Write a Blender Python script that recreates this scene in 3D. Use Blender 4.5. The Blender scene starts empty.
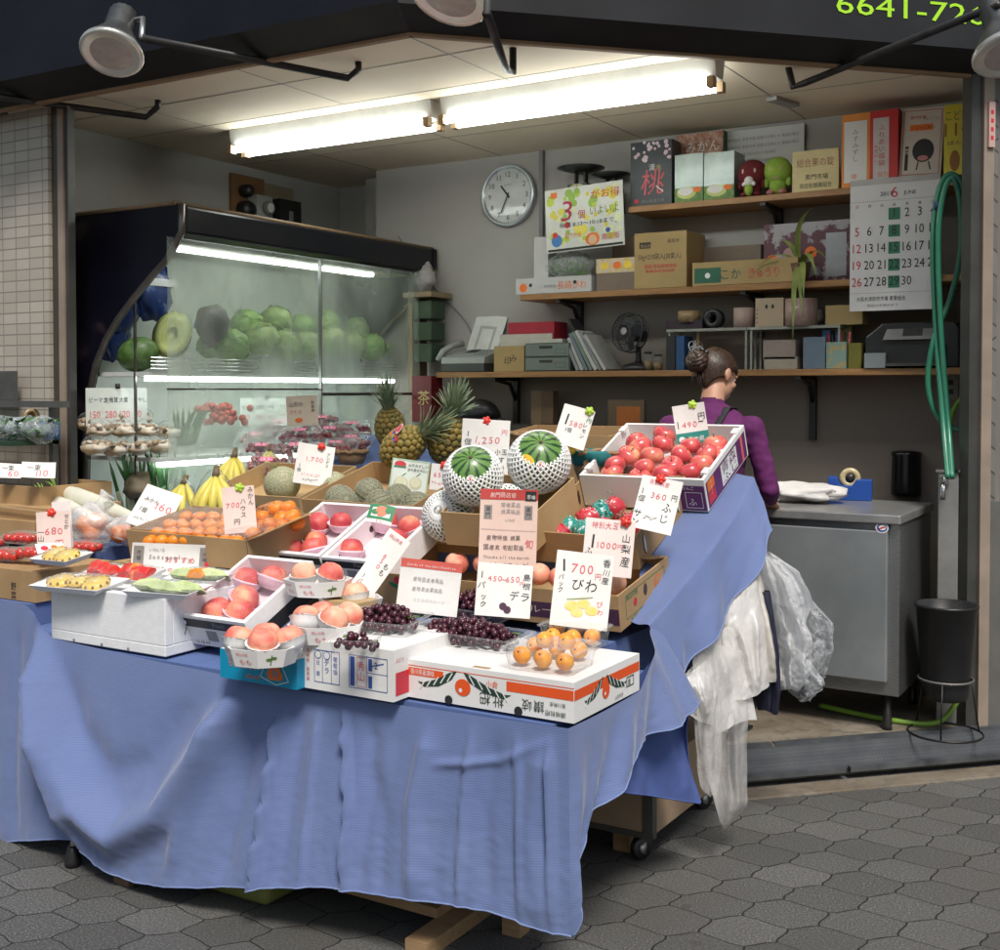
import bpy, bmesh, math, random
from mathutils import Vector, Matrix, Euler, noise as mnoise
random.seed(7)
R=math.radians; PI=math.pi
SC=bpy.context.scene; COL=SC.collection
V=Vector
# ---------------------------------------------------------------- camera
FPX=1185.0; CAM=V((0,0,1.5)); YAW=R(31.2); PITCH=R(-1.5)
cam=bpy.data.cameras.new('camera'); cam.sensor_width=36; cam.lens=FPX/1000*36; cam.shift_y=-0.054
cam.clip_end=500; cam.clip_start=.05
camo=bpy.data.objects.new('camera',cam); COL.objects.link(camo)
camo.location=CAM; camo.rotation_euler=(PI/2+PITCH,0,YAW); SC.camera=camo
RM=Euler((PI/2+PITCH,0,YAW)).to_matrix()
def ray(x,y): return RM@V(((x-500)/FPX,(421-y)/FPX,-1))
def pl(px,P,n):
    d=ray(*px); n=V(n); return CAM+d*((V(P)-CAM).dot(n)/d.dot(n))
def atZ(x,y,z): return pl((x,y),(0,0,z),(0,0,1))
def atY(x,y,Y): return pl((x,y),(0,Y,0),(0,1,0))
def atX(x,y,X): return pl((x,y),(X,0,0),(1,0,0))
# ---------------------------------------------------------------- materials
class NT:
    def __init__(s,name):
        s.m=bpy.data.materials.new(name); s.m.use_nodes=True; s.t=s.m.node_tree; s.n=s.t.nodes; s.n.clear()
        s.out=s.n.new('ShaderNodeOutputMaterial')
    def node(s,ty,ins=None,**kw):
        n=s.n.new('ShaderNode'+ty)
        for k,v in kw.items(): setattr(n,k,v)
        for k,v in (ins or {}).items(): s.set(n.inputs[k],v)
        return n
    def set(s,sock,v):
        if isinstance(v,bpy.types.NodeSocket): s.t.links.new(v,sock)
        elif isinstance(v,(tuple,list)) and sock.type=='RGBA' and len(v)==3: sock.default_value=(*v,1)
        else: sock.default_value=v
    def math(s,op,a,b=0.0,c=0.0):
        n=s.node('Math',operation=op); s.set(n.inputs[0],a); s.set(n.inputs[1],b); s.set(n.inputs[2],c); return n.outputs[0]
    def mix(s,f,a,b):
        n=s.node('Mix',data_type='RGBA'); s.set(n.inputs[0],f); s.set(n.inputs[6],a); s.set(n.inputs[7],b); return n.outputs[2]
    def ramp(s,f,stops):
        n=s.node('ValToRGB'); e=n.color_ramp.elements
        while len(e)<len(stops): e.new(.5)
        for x,(p,c) in zip(e,stops): x.position=p; x.color=(*c,1) if len(c)==3 else c
        s.set(n.inputs[0],f); return n.outputs[0]
    def coord(s,k='Object'): return s.node('TexCoord').outputs[k]
    def mapped(s,scale=(1,1,1),loc=(0,0,0),rot=(0,0,0),k='Object'):
        return s.node('Mapping',{'Vector':s.coord(k),'Scale':scale,'Location':loc,'Rotation':rot}).outputs[0]
    def noise(s,vec,scale=5,detail=3,rough=.5,dist=0):
        return s.node('TexNoise',{'Vector':vec,'Scale':scale,'Detail':detail,'Roughness':rough,'Distortion':dist}).outputs[0]
    def bump(s,h,st=.3,d=.01): return s.node('Bump',{'Height':h,'Strength':st,'Distance':d}).outputs[0]
    def bsdf(s,**k): return s.node('BsdfPrincipled',{a.replace('_',' '):v for a,v in k.items()})
    def done(s,sh): s.t.links.new(sh.outputs[0] if hasattr(sh,'outputs') else sh,s.out.inputs[0]); return s.m
MATS={}
def mat(name,col,col2=None,scale=6,rough=.55,metal=0,bump=0,bscale=60,coat=0,spec=.5,emit=0,stretch=(1,1,1),sss=0,trans=0,lo=.35,hi=.65):
    if name in MATS: return MATS[name]
    t=NT(name); vec=t.mapped(stretch)
    if col2 is None: col2=tuple(c*.82 for c in col)
    f=t.ramp(t.noise(vec,scale,4,.6),[(lo,(0,0,0)),(hi,(1,1,1))])
    c=t.mix(f,col,col2)
    b=t.bsdf(Base_Color=c,Roughness=rough,Metallic=metal,Coat_Weight=coat,Specular_IOR_Level=spec)
    if bump: t.set(b.inputs['Normal'],t.bump(t.noise(vec,bscale,3),bump,.004))
    if sss: t.set(b.inputs['Subsurface Weight'],sss); b.inputs['Subsurface Radius'].default_value=(.02,.008,.004); b.inputs['Subsurface Scale'].default_value=.5
    if emit: t.set(b.inputs['Emission Color'],col); t.set(b.inputs['Emission Strength'],emit)
    MATS[name]=t.done(b); return MATS[name]
def film(name,fac=.2,tint=(.9,.92,.93),rough=.12,crinkle=.6,cs=30,clear=(1,1,1),vary=.15):
    """thin clear plastic: mostly see-through, with glossy creases"""
    if name in MATS: return MATS[name]
    t=NT(name); vec=t.coord()
    h=t.noise(vec,cs,3,.6,1.2); nrm=t.bump(h,crinkle,.006)
    g=t.bsdf(Base_Color=tint,Roughness=rough,Specular_IOR_Level=.8,Normal=nrm)
    tr=t.node('BsdfTransparent',{'Color':clear})
    fc=t.node('LayerWeight',{'Blend':.5,'Normal':nrm}).outputs['Facing']
    fr=t.math('ADD',t.math('MULTIPLY',t.math('POWER',fc,4.0),.7),.035)
    f=t.math('ADD',fr,fac); f=t.math('ADD',f,t.math('MULTIPLY',t.math('SUBTRACT',h,.5),vary*2)); f=t.node('Clamp',{'Value':f,'Min':.02,'Max':1.0}).outputs[0]
    mx=t.node('MixShader',{0:f,1:tr.outputs[0],2:g.outputs[0]})
    MATS[name]=t.done(mx); return MATS[name]
# ---------------------------------------------------------------- mesh builder
I4=Matrix.Identity(4)
def T(x,y=None,z=None): return Matrix.Translation(V((x,y,z)) if y is not None else V(x))
def RX(d): return Matrix.Rotation(R(d),4,'X')
def RY(d): return Matrix.Rotation(R(d),4,'Y')
def RZ(d): return Matrix.Rotation(R(d),4,'Z')
def S(x,y,z): return Matrix.Diagonal((x,y,z,1))
def frame(o,x,y,z):
    m=Matrix((V(x),V(y),V(z))).transposed().to_4x4(); m.translation=V(o); return m
_tc={}
def text_geo(s):
    if s not in _tc:
        c=bpy.data.curves.new('t','FONT'); c.body=s; c.size=1; c.resolution_u=2
        o=bpy.data.objects.new('t',c); me=bpy.data.meshes.new_from_object(o)
        vs=[v.co.copy() for v in me.vertices]; fs=[tuple(p.vertices) for p in me.polygons]
        bpy.data.objects.remove(o); bpy.data.curves.remove(c); bpy.data.meshes.remove(me)
        _tc[s]=(vs,fs)
    return _tc[s]
class MB:
    def __init__(s): s.v=[]; s.f=[]; s.fm=[]; s.fs=[]; s.mats=[]
    def mi(s,m):
        if m not in s.mats: s.mats.append(m)
        return s.mats.index(m)
    def add(s,vs,fs,m,M=None,smooth=False):
        k=len(s.v); s.v+=[(M@V(v) if M is not None else V(v)) for v in vs]
        i=s.mi(m)
        for f in fs: s.f.append(tuple(j+k for j in f)); s.fm.append(i); s.fs.append(smooth)
        return s
    def box(s,a,b,m,M=None):
        (x0,y0,z0),(x1,y1,z1)=a,b
        vs=[(x,y,z) for z in (z0,z1) for y in (y0,y1) for x in (x0,x1)]
        fs=[(0,2,3,1),(4,5,7,6),(0,1,5,4),(2,6,7,3),(0,4,6,2),(1,3,7,5)]
        return s.add(vs,fs,m,M)
    def prism(s,poly,y0,y1,m,M=None,axis='y'):
        """poly in (x,z), extruded along y"""
        n=len(poly)
        vs=[(x,y0,z) for x,z in poly]+[(x,y1,z) for x,z in poly]
        fs=[tuple(range(n)),tuple(range(2*n-1,n-1,-1))]+[(i,i+n,(i+1)%n+n,(i+1)%n) for i in range(n)]
        return s.add(vs,fs,m,M)
    def poly(s,pts,m,M=None): return s.add(pts,[tuple(range(len(pts)))],m,M)
    def rect(s,x0,y0,x1,y1,m,M=None,z=0): return s.poly([(x0,y0,z),(x1,y0,z),(x1,y1,z),(x0,y1,z)],m,M)
    def disc(s,x,y,r,m,M=None,z=0,n=20,ry=None):
        ry=ry or r; return s.poly([(x+r*math.cos(2*PI*i/n),y+ry*math.sin(2*PI*i/n),z) for i in range(n)],m,M)
    def line(s,x0,y0,x1,y1,w,m,M=None,z=0):
        d=V((x1-x0,y1-y0)); n=V((-d.y,d.x)).normalized()*w/2
        return s.poly([(x0-n.x,y0-n.y,z),(x1-n.x,y1-n.y,z),(x1+n.x,y1+n.y,z),(x0+n.x,y0+n.y,z)],m,M)
    def frame2(s,x0,y0,x1,y1,w,m,M=None,z=0):
        s.rect(x0,y0,x1,y0+w,m,M,z); s.rect(x0,y1-w,x1,y1,m,M,z); s.rect(x0,y0+w,x0+w,y1-w,m,M,z); s.rect(x1-w,y0+w,x1,y1-w,m,M,z)
    def text(s,t,x,y,h,m,M=None,z=.0009,align='l',shear=0,wide=1,w=None,vert=False):
        if vert:
            h*=.82
            for i,c in enumerate(t): s.text(c,x,y-i*h*1.22,h,m,M,z,'c',shear,wide)
            return s
        vs,fs=text_geo(t)
        if not vs: return s
        x0=min(v.x for v in vs); x1=max(v.x for v in vs); tw=(x1-x0)
        k=h*(1.12 if any(ord(ch)>0x2000 for ch in t) else 1.33); kx=k*wide
        if w: kx=w/tw
        off={'l':0,'c':-tw*kx/2,'r':-tw*kx}[align]
        return s.add([((v.x-x0)*kx+off+x+v.y*k*shear,v.y*k+y,z) for v in vs],fs,m,M)
    def tube(s,pts,r,m,M=None,seg=8,closed=False,smooth=True):
        pts=[V(p) for p in pts]; n=len(pts); rs=r if isinstance(r,(list,tuple)) else [r]*n
        up=V((0,0,1)); vs=[]; prev=None
        for i,p in enumerate(pts):
            a=pts[(i-1)%n] if (closed or i>0) else p; b=pts[(i+1)%n] if (closed or i<n-1) else p
            d=(b-a).normalized()
            if prev is None:
                x=d.orthogonal().normalized()
            else:
                x=(prev-d*prev.dot(d))
                x=x.normalized() if x.length>1e-6 else d.orthogonal().normalized()
            prev=x; y=d.cross(x)
            vs+=[p+(x*math.cos(2*PI*j/seg)+y*math.sin(2*PI*j/seg))*rs[i] for j in range(seg)]
        fs=[]
        for i in range(n if closed else n-1):
            for j in range(seg):
                a=i*seg+j; b=i*seg+(j+1)%seg; c=((i+1)%n)*seg+(j+1)%seg; d=((i+1)%n)*seg+j
                fs.append((a,b,c,d))
        if not closed: fs+=[tuple(range(seg-1,-1,-1)),tuple(range((n-1)*seg,n*seg))]
        return s.add(vs,fs,m,M,smooth)
    def lathe(s,prof,m,M=None,seg=24,smooth=True,lob=None):
        """prof: (r,z) from bottom to top, about local z"""
        vs=[];n=len(prof)
        for r,z in prof:
            for j in range(seg):
                a=2*PI*j/seg; k=lob(a,r,z) if lob else 1
                vs.append((r*k*math.cos(a),r*k*math.sin(a),z))
        fs=[(i*seg+j,i*seg+(j+1)%seg,(i+1)*seg+(j+1)%seg,(i+1)*seg+j) for i in range(n-1) for j in range(seg)]
        if prof[0][0]>1e-5: fs.append(tuple(range(seg-1,-1,-1)))
        if prof[-1][0]>1e-5: fs.append(tuple(range((n-1)*seg,n*seg)))
        return s.add(vs,fs,m,M,smooth)
    def ell(s,c,r,m,M=None,seg=16,ring=10,jit=0,seed=0):
        r=(r,r,r) if not isinstance(r,(tuple,list)) else r; vs=[]
        for i in range(ring+1):
            th=PI*i/ring
            for j in range(seg):
                a=2*PI*j/seg; d=V((math.sin(th)*math.cos(a),math.sin(th)*math.sin(a),-math.cos(th)))
                k=1+jit*mnoise.noise(d*2.2+V((seed,0,0))) if jit else 1
                vs.append((c[0]+d.x*r[0]*k,c[1]+d.y*r[1]*k,c[2]+d.z*r[2]*k))
        fs=[(i*seg+j,i*seg+(j+1)%seg,(i+1)*seg+(j+1)%seg,(i+1)*seg+j) for i in range(ring) for j in range(seg)]
        return s.add(vs,fs,m,M,True)
    def grid(s,nu,nv,fn,m,M=None,smooth=True):
        vs=[fn(i/nu,j/nv) for j in range(nv+1) for i in range(nu+1)]
        fs=[(j*(nu+1)+i,j*(nu+1)+i+1,(j+1)*(nu+1)+i+1,(j+1)*(nu+1)+i) for j in range(nv) for i in range(nu)]
        return s.add(vs,fs,m,M,smooth)
    def build(s,name,parent=None,M=None,bevel=0,weld=False,solid=0,seg=2):
        me=bpy.data.meshes.new(name); me.from_pydata([tuple(v) for v in s.v],[],s.f)
        for m in s.mats: me.materials.append(m)
        me.polygons.foreach_set('material_index',s.fm); me.polygons.foreach_set('use_smooth',s.fs)
        me.update()
        if weld:
            b=bmesh.new(); b.from_mesh(me); bmesh.ops.remove_doubles(b,verts=b.verts,dist=1e-5); b.to_mesh(me); b.free()
        o=bpy.data.objects.new(name,me); COL.objects.link(o)
        if M is not None: o.matrix_local=M
        if parent is not None: o.parent=parent
        if solid:
            k=o.modifiers.new('s','SOLIDIFY'); k.thickness=solid; k.offset=0
        if bevel:
            k=o.modifiers.new('b','BEVEL'); k.width=bevel; k.segments=seg; k.limit_method='ANGLE'; k.angle_limit=R(40)
        return o
def tag(o,label,cat,group=None,kind=None):
    o['label']=label; o['category']=cat
    if group: o['group']=group
    if kind: o['kind']=kind
    return o
def struct(o): o['kind']='structure'; return o
def stuff(o): o['kind']='stuff'; return o
def thing(name,label,cat,M=I4,group=None):
    o=bpy.data.objects.new(name,None); o.empty_display_size=.05; COL.objects.link(o); o.matrix_local=M
    return tag(o,label,cat,group)
def dup(o,M,label=None,group=None,parent=None):
    c=o.copy(); COL.objects.link(c)
    if parent is None: c.matrix_local=M
    else: c.parent=parent
    if label: c['label']=label
    if group: c['group']=group
    for ch in list(KIDS.get(o.name,[])): dup(ch,None,parent=c)
    return c
KIDS={}
def reg(o):
    KIDS[o.name]=[c for c in bpy.data.objects if c.parent==o]
    for c in KIDS[o.name]: reg(c)
    return o
class Spawner:
    """first placement moves the prototype itself, later ones copy it with its parts"""
    def __init__(s,maker): s.maker=maker; s.p={}
    def __call__(s,M,label,cat,group=None,var=0):
        if var not in s.p:
            o=s.maker(var); reg(o); o.matrix_local=M; s.p[var]=o; tag(o,label,cat,group); 
            return o
        o=dup(s.p[var],M,label); tag(o,label,cat,group)
        if not group and 'group' in o: del o['group']
        return o
def look(P,yaw=0,lean=12,roll=0):
    """upright card frame at P facing the street side of the stall: x right, y up, z out"""
    d=V((CAM.x-P.x,CAM.y-P.y)); a=math.degrees(math.atan2(d.y,d.x))+90
    return T(P)@RZ(a+yaw)@RX(90-lean)@RZ(roll)
class CardMB(MB):
    def __init__(s,w,h,seed=0): super().__init__(); s.w=w; s.h=h; s.rnd=random.Random(seed)
    def text(s,t,x,y,h,m,M=None,z=.0009,align='l',shear=0,wide=1,w=None,vert=False):
        n=len(t); W,H=s.w,s.h
        if vert:
            h*=.82; y=min(y,H-1.0*h)
            if n>1: h=min(h,(y-.02*H)/((n-1)*1.2))
            for i,c in enumerate(t): s.glyph(c,x+s.rnd.uniform(-.05,.05)*h,y-i*h*1.2,h,m,M,z,True)
            return s
        cw=[(.98 if ord(c)>0x2000 else .35 if c in ' .,-~1' else .66)*h*(1.12 if ord(c)>0x2000 else 1.33) for c in t]; tot=sum(cw)
        lim=W*.97-x if align=='l' else W*.94
        tgt=min(w or tot,lim); k=tgt/tot
        if not w or k<1: h*=min(1,k)*1.0
        if w and k>1: h*=min(1.15,k)
        cx=x-(tgt/2 if align=='c' else tgt if align=='r' else 0)
        for c,a in zip(t,cw):
            s.glyph(c,cx+a*k/2,y,h,m,M,z,True,a*k*.86 if c not in '1,.- ~' else None); cx+=a*k
        return s
    def rect(s,x0,y0,x1,y1,m,M=None,z=0):
        return s.grid(8,4,lambda u,v:V((x0+(x1-x0)*u,y0+(y1-y0)*v,z)),m,M,False)
    def glyph(s,c,x,y,h,m,M,z,ctr,w=None):
        vs,fs=text_geo(c)
        if not vs: return
        x0=min(v.x for v in vs); x1=max(v.x for v in vs); k=h*(1.12 if ord(c)>0x2000 else 1.33); r=s.rnd.uniform(-.10,.10); sc=s.rnd.uniform(.92,1.1); sh=s.rnd.uniform(.0,.18)
        kx=k*s.rnd.uniform(.92,1.06)
        if w: kx=min(kx*1.1,w/max(.2,(x1-x0)))
        j=s.rnd.uniform(-.06,.06)*h; ca,sa=math.cos(r),math.sin(r); out=[]
        for v in vs:
            px=(v.x-(x0+x1)/2)*kx+v.y*k*sh*.6; py=v.y*k*sc
            out.append((x+px*ca-py*sa,y+j+px*sa+py*ca,z))
        s.add(out,fs,m,M)
# colours shared by many things
WHITE=mat('white_print',(.8,.8,.78),(.74,.74,.72),rough=.6)
CARD=mat('card_paper',(.82,.8,.76),(.74,.72,.68),8,.65,bump=.12,bscale=90)
PINKCARD=mat('pink_card_paper',(.82,.66,.60),(.76,.6,.54),8,.6)
BLACK=mat('black_ink',(.02,.02,.022),rough=.6)
RED=mat('red_ink',(.62,.03,.05),(.5,.03,.05),rough=.6)
PINKINK=mat('pink_red_ink',(.72,.14,.17),(.6,.1,.13),rough=.6)
BLUEINK=mat('blue_ink',(.04,.09,.35),rough=.6)
GREENINK=mat('green_ink',(.03,.22,.09),rough=.6)
GREYINK=mat('grey_ink',(.25,.25,.25),rough=.6)
ORANGE=mat('orange_ink',(.85,.18,.02),rough=.55)
YELLOW=mat('yellow_ink',(.85,.6,.05),rough=.55)
KRAFT=mat('kraft_board',(.42,.27,.13),(.35,.22,.10),5,.75,bump=.15,bscale=120,stretch=(1,1,1))
KRAFT2=mat('tan_board',(.47,.32,.16),(.40,.26,.12),4,.75,bump=.15,bscale=110)
WBOARD=mat('white_board',(.8,.79,.77),(.72,.71,.69),5,.6,bump=.08,bscale=90)
STEEL=mat('brushed_steel',(.42,.43,.43),(.32,.33,.33),20,.32,metal=.9,stretch=(1,1,12))
DARKMETAL=mat('dark_metal',(.025,.025,.027),(.045,.042,.04),12,.4,metal=.5)
CHROME=mat('chrome',(.7,.7,.7),rough=.15,metal=1)
BLACKPLASTIC=mat('black_plastic',(.012,.012,.013),(.02,.02,.021),rough=.35)
# ================================================================ SHOPKEEPER
SKIN=mat('skin',(.52,.29,.19),(.46,.24,.155),9,.5,sss=.12); SWEAT=mat('purple_knit',(.115,.012,.10),(.085,.008,.075),7,.85,bump=.25,bscale=260,stretch=(1,1,.4)); TROU=mat('navy_trousers',(.012,.014,.035),(.02,.022,.05),8,.8); HAIR=mat('brown_hair',(.018,.009,.006),(.055,.027,.014),95,.42,stretch=(1,.10,.7),bump=.55,bscale=170,lo=.3,hi=.7); APRON=mat('black_apron',(.012,.012,.016),(.02,.02,.026),9,.8); LIP=mat('lip',(.42,.15,.12),rough=.5)
PX,PY_=-1.83,4.72
pr_=thing('person','woman in a purple sweater, brown hair in a bun, standing at the steel worktop','person',T(PX,PY_,.05)@S(.985,.985,.985))
def capsule(m,pts,rs,seg=16,flat=None):
    """tapered limb with rounded ends"""
    P=[V(p) for p in pts]; m.tube(P,rs,SKIN,None,seg)
    for p,r in zip(P,rs): m.ell(p,r*.995,SKIN,None,seg,10)
m=MB()
# torso: stacked ellipses, leaning forward a little
rings=[(.80,.165,.115,-.01),(.88,.175,.125,-.012),(.98,.158,.112,-.005),(1.06,.145,.10,.0),(1.16,.158,.105,.004),(1.26,.178,.108,.01),(1.33,.180,.095,.016),(1.38,.120,.075,.024),(1.41,.066,.06,.032)]
vs=[];n=28
for z,rx,ry,yy in rings:
    for j in range(n):
        a=2*PI*j/n; c,s_=math.cos(a),math.sin(a); k=1+.03*abs(s_)
        vs.append((rx*math.copysign(abs(c)**.88,c),yy+ry*s_*k-(.012 if s_<0 and 1.1<z<1.32 else 0),z))
m.add(vs,[(i*n+j,i*n+(j+1)%n,(i+1)*n+(j+1)%n,(i+1)*n+j) for i in range(len(rings)-1) for j in range(n)]+[tuple(range(n-1,-1,-1)),tuple(range((len(rings)-1)*n,len(rings)*n))],SKIN)
for s in (-1,1): m.ell((s*.170,.012,1.312),(.055,.056,.052),SKIN)
m.ell((-.06,.10,1.2),(.07,.05,.07),SKIN); m.ell((.06,.10,1.2),(.07,.05,.07),SKIN); m.ell((0,-.03,.84),(.165,.13,.11),SKIN)
# neck, bowed head with a face
capsule(m,[(0,.025,1.38),(0,.045,1.45),(0,.07,1.50)],[.056,.05,.05])
HM=T(0,.088,1.535)@RX(-31)@RZ(-24)            # head frame, face towards +y
hq=lambda x,y,z:HM@V((x,y,z))
hm=MB(); hm.ell((0,-.008,.018),(.072,.09,.088),SKIN,None,28,20); hm.ell((0,.022,-.05),(.056,.062,.058),SKIN,None,24,16); hm.ell((0,.052,-.085),(.026,.024,.02),SKIN); hm.tube([(0,.082,.008),(0,.099,-.022),(0,.094,-.034)],[.008,.012,.010],SKIN); 
for s in (-1,1):
    hm.ell((s*.014,.088,-.034),(.008,.008,.006),SKIN); hm.ell((s*.03,.07,-.02),(.02,.018,.018),SKIN); hm.ell((s*.03,.075,.022),(.024,.012,.007),SKIN)
    hm.ell((s*.073,-.005,-.012),(.009,.02,.031),SKIN); hm.ell((s*.079,-.012,-.008),(.006,.015,.024),SKIN); hm.ell((s*.072,.0,-.038),(.007,.009,.010),SKIN)
hm.ell((0,.084,-.058),(.021,.008,.006),SKIN); hm.ell((0,.082,-.067),(.019,.009,.006),SKIN)
m.add(hm.v,hm.f,SKIN,HM)
# arms: right one bent over the worktop, left one reaching forward
def arm(sh,el,wr):
    capsule(m,[sh,V(sh).lerp(V(el),.5),el],[.049,.046,.040]); capsule(m,[el,V(el).lerp(V(wr),.35),wr],[.042,.041,.027])
RW=(.175,.30,.985); LW=(-.13,.33,.985)
arm((.188,.012,1.315),(.255,.03,1.06),RW); arm((-.188,.012,1.315),(-.24,.07,1.06),LW)
def hand(w_,dx,side):
    w_=V(w_); d=V((dx,.75,-.42)).normalized(); sd_=V((1,0,0))-d*d.x; sd_.normalize(); nm=sd_.cross(d)   # d forward, sd across, nm up
    pal=w_+d*.048; q=frame(pal,sd_,d,nm); m.add(*(lambda b:(b.v,b.f))(MB().ell((0,0,0),(.038,.048,.016),SKIN)),SKIN,q)
    for i,(off,L_) in enumerate(((-.030,.062),(-.0105,.072),(.010,.068),(.029,.052))):
        b0=pal+sd_*off+d*.028; p1=b0+d*L_*.42+nm*.004; p2=p1+d*L_*.32-nm*L_*.22; p3=p2+d*L_*.16-nm*L_*.28
        capsule(m,[b0,p1,p2,p3],[.0095,.0088,.0082,.0072],10)
    t0=pal-sd_*side*.022-d*.02; t1=t0-sd_*side*.026+d*.022-nm*.006; t2=t1-sd_*side*.006+d*.028-nm*.010
    capsule(m,[t0,t1,t2],[.0125,.0105,.0085],10)
hand(RW,-.22,1); hand(LW,.2,-1)
# legs
for s in (-1,1):
    capsule(m,[(s*.088,-.012,.82),(s*.092,.0,.64),(s*.096,.006,.46)],[.098,.083,.064]); capsule(m,[(s*.096,.006,.46),(s*.098,-.012,.33),(s*.1,-.006,.09)],[.064,.062,.046]); capsule(m,[(s*.1,-.006,.07),(s*.105,.09,.035)],[.04,.032])
raw=m.build('raw_body'); md=raw.modifiers.new('r','REMESH'); md.mode='VOXEL'; md.voxel_size=.0062; md.use_smooth_shade=True
ms_=raw.modifiers.new('s','SMOOTH'); ms_.factor=.5; ms_.iterations=4
dg=bpy.context.evaluated_depsgraph_get(); me=bpy.data.meshes.new_from_object(raw.evaluated_get(dg)); bpy.data.objects.remove(raw)
me.materials.clear(); 
for mm in (SKIN,SWEAT,TROU,LIP): me.materials.append(mm)
Hi=HM.inverted(); rw,lw=V(RW),V(LW); er,el_=V((.255,.03,1.06)),V((-.24,.07,1.06))
for p in me.polygons:
    c=p.center; k=1
    if c.z<.90 and abs(c.x)<.22 and c.y<.16: k=2
    if c.z>1.405 and c.y>-.2 and abs(c.x)<.2 and (c.z+.25*c.y>1.438): k=0
    for wv,ev in ((rw,er),(lw,el_)):
        d=(wv-ev); s_=(c-ev).dot(d)/d.length_squared
        if s_>.90 and (c-wv).length<.2 and abs(c.z-wv.z)<.16 and c.y>.2: k=0
    if k==0:
        h=Hi@c
        if h.y>.078 and abs(h.x)<.022 and -.074<h.z<-.053: k=3
    p.material_index=k; p.use_smooth=True
body=bpy.data.objects.new('body',me); COL.objects.link(body); body.parent=pr_
# knit folds
nn_=[v.normal.copy() for v in me.vertices]; cc_=[v.co.copy() for v in me.vertices]; flat=[]
for c,nr in zip(cc_,nn_):
    if .92<c.z<1.40: c=c+nr*(.0045*math.sin(c.z*70+c.x*26)*mnoise.noise(c*9)+.005*mnoise.noise(c*16)+.003*mnoise.noise(c*38))
    elif c.z<.8: c=c+nr*(.008+.007*math.sin(c.z*34+c.x*18)*mnoise.noise(c*7))
    flat+=[c.x,c.y,c.z]
me.vertices.foreach_set('co',flat); me.update()
# eyes
for s in (-1,1): e=MB(); e.ell((s*.03,.072,.006),(.012,.007,.006),mat('eye_white',(.7,.68,.65),rough=.3),HM,12,8); e.ell((s*.03,.0778,.006),(.005,.0025,.005),BLACK,HM,10,6); e.build('eye',pr_)
# hair: combed back into a low bun held by a dark clip
h=MB(); n=34
def hairpt(u,v):
    a=2*PI*u; th=v*PI*.70
    d=V((math.sin(th)*math.sin(a),-math.sin(th)*math.cos(a),math.cos(th)))      # a=0 is the back of the head
    front=max(0,-math.cos(a)); thm=PI*(.86-.42*front**.8-.20*abs(math.sin(a))**2.5)
    th=v*thm; d=V((math.sin(th)*math.sin(a),-math.sin(th)*math.cos(a),math.cos(th)))
    k=1.0+.018*math.sin(a*23+th*3)*math.sin(th)+.03*mnoise.noise(d*3)
    zz=.020+d.z*.098*k; pin=1-.30*max(0,-d.z-.1); return V((d.x*.0800*k*pin,-.010+d.y*.1*k*(1-.22*max(0,-d.z-.1)),zz-.02*max(0,-d.z)))
h.grid(48,22,hairpt,HAIR,HM); 
h.build('hair',pr_,solid=.006)
b2=MB(); b2.ell((0,-.125,.002),(.050,.044,.046),HAIR,HM,24,16,.16,2)
for i in range(9): a=i*.7; b2.tube([HM@V((.046*math.cos(a+t_*1.6)*math.sin(.5+t_*.8),-.125-.036*math.cos(.4+t_)+.0,.002+.044*math.sin(a+t_*1.6)*math.sin(.5+t_*.8))) for t_ in (0,.4,.8,1.2,1.6)],[.010,.012,.012,.011,.007],HAIR,None,7)
b2.build('hair_bun',pr_)
k=MB(); k.tube([HM@V((-.035,-.108,.046)),HM@V((0,-.116,.056)),HM@V((.035,-.108,.046))],[.008,.013,.008],BLACKPLASTIC,None,8)
for i in range(5): k.tube([HM@V((-.026+.013*i,-.114,.05)),HM@V((-.026+.013*i,-.15,.04)),HM@V((-.026+.013*i,-.16,.018))],[.0045,.004,.003],BLACKPLASTIC,None,6)
k.build('hair_clip',pr_)
st_=MB()
for i in range(10): a=random.uniform(-.05,.05); st_.tube([HM@V((a,-.095,-.03)),HM@V((a*1.05,-.09,-.06)),HM@V((a*1.1+.004,-.082,-.085))],[.0022,.0016,.0008],HAIR,None,5)
st_.build('loose_hair',pr_)
# apron straps and skirt
ap_=MB()
def strip3(pts,w_):
    P=[V(p) for p in pts]; vs=[]
    for i,p in enumerate(P):
        t_=(P[min(i+1,len(P)-1)]-P[max(i-1,0)]).normalized(); nrm_=V((p.x*.5,p.y,0)).normalized() if p.z<1.33 else V((0,-.3,1)).normalized(); s_=t_.cross(nrm_).normalized()*w_/2; vs+=[p-s_,p+s_]
    ap_.add(vs,[(2*i,2*i+1,2*i+3,2*i+2) for i in range(len(P)-1)],APRON,None,True)
strip3([(.085,.105,1.33),(.09,.05,1.398),(.088,-.02,1.398),(.07,-.085,1.33),(.03,-.118,1.22),(-.03,-.122,1.10),(-.09,-.118,1.0)],.032)
strip3([(-.085,.105,1.33),(-.09,.05,1.398),(-.088,-.02,1.398),(-.07,-.085,1.33),(-.03,-.118,1.22),(.03,-.122,1.10),(.09,-.118,1.0)],.032)
ap_.grid(28,16,lambda u,v:V(((.19+.03*v)*math.sin((u-.5)*5.0),(.155+.03*v)*math.cos((u-.5)*5.0)+.012*v*math.sin(u*40),1.0-.56*v)),APRON)
ap_.build('apron',pr_,solid=.004)
for s in (-1,1):
    sh=MB(); sh.ell((s*.103,.045,.03),(.047,.125,.034),BLACKPLASTIC,None,18,10); sh.box((s*.103-.045,-.07,0),(s*.103+.045,.16,.014),BLACKPLASTIC); sh.build('shoe',pr_,bevel=.004)
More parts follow.
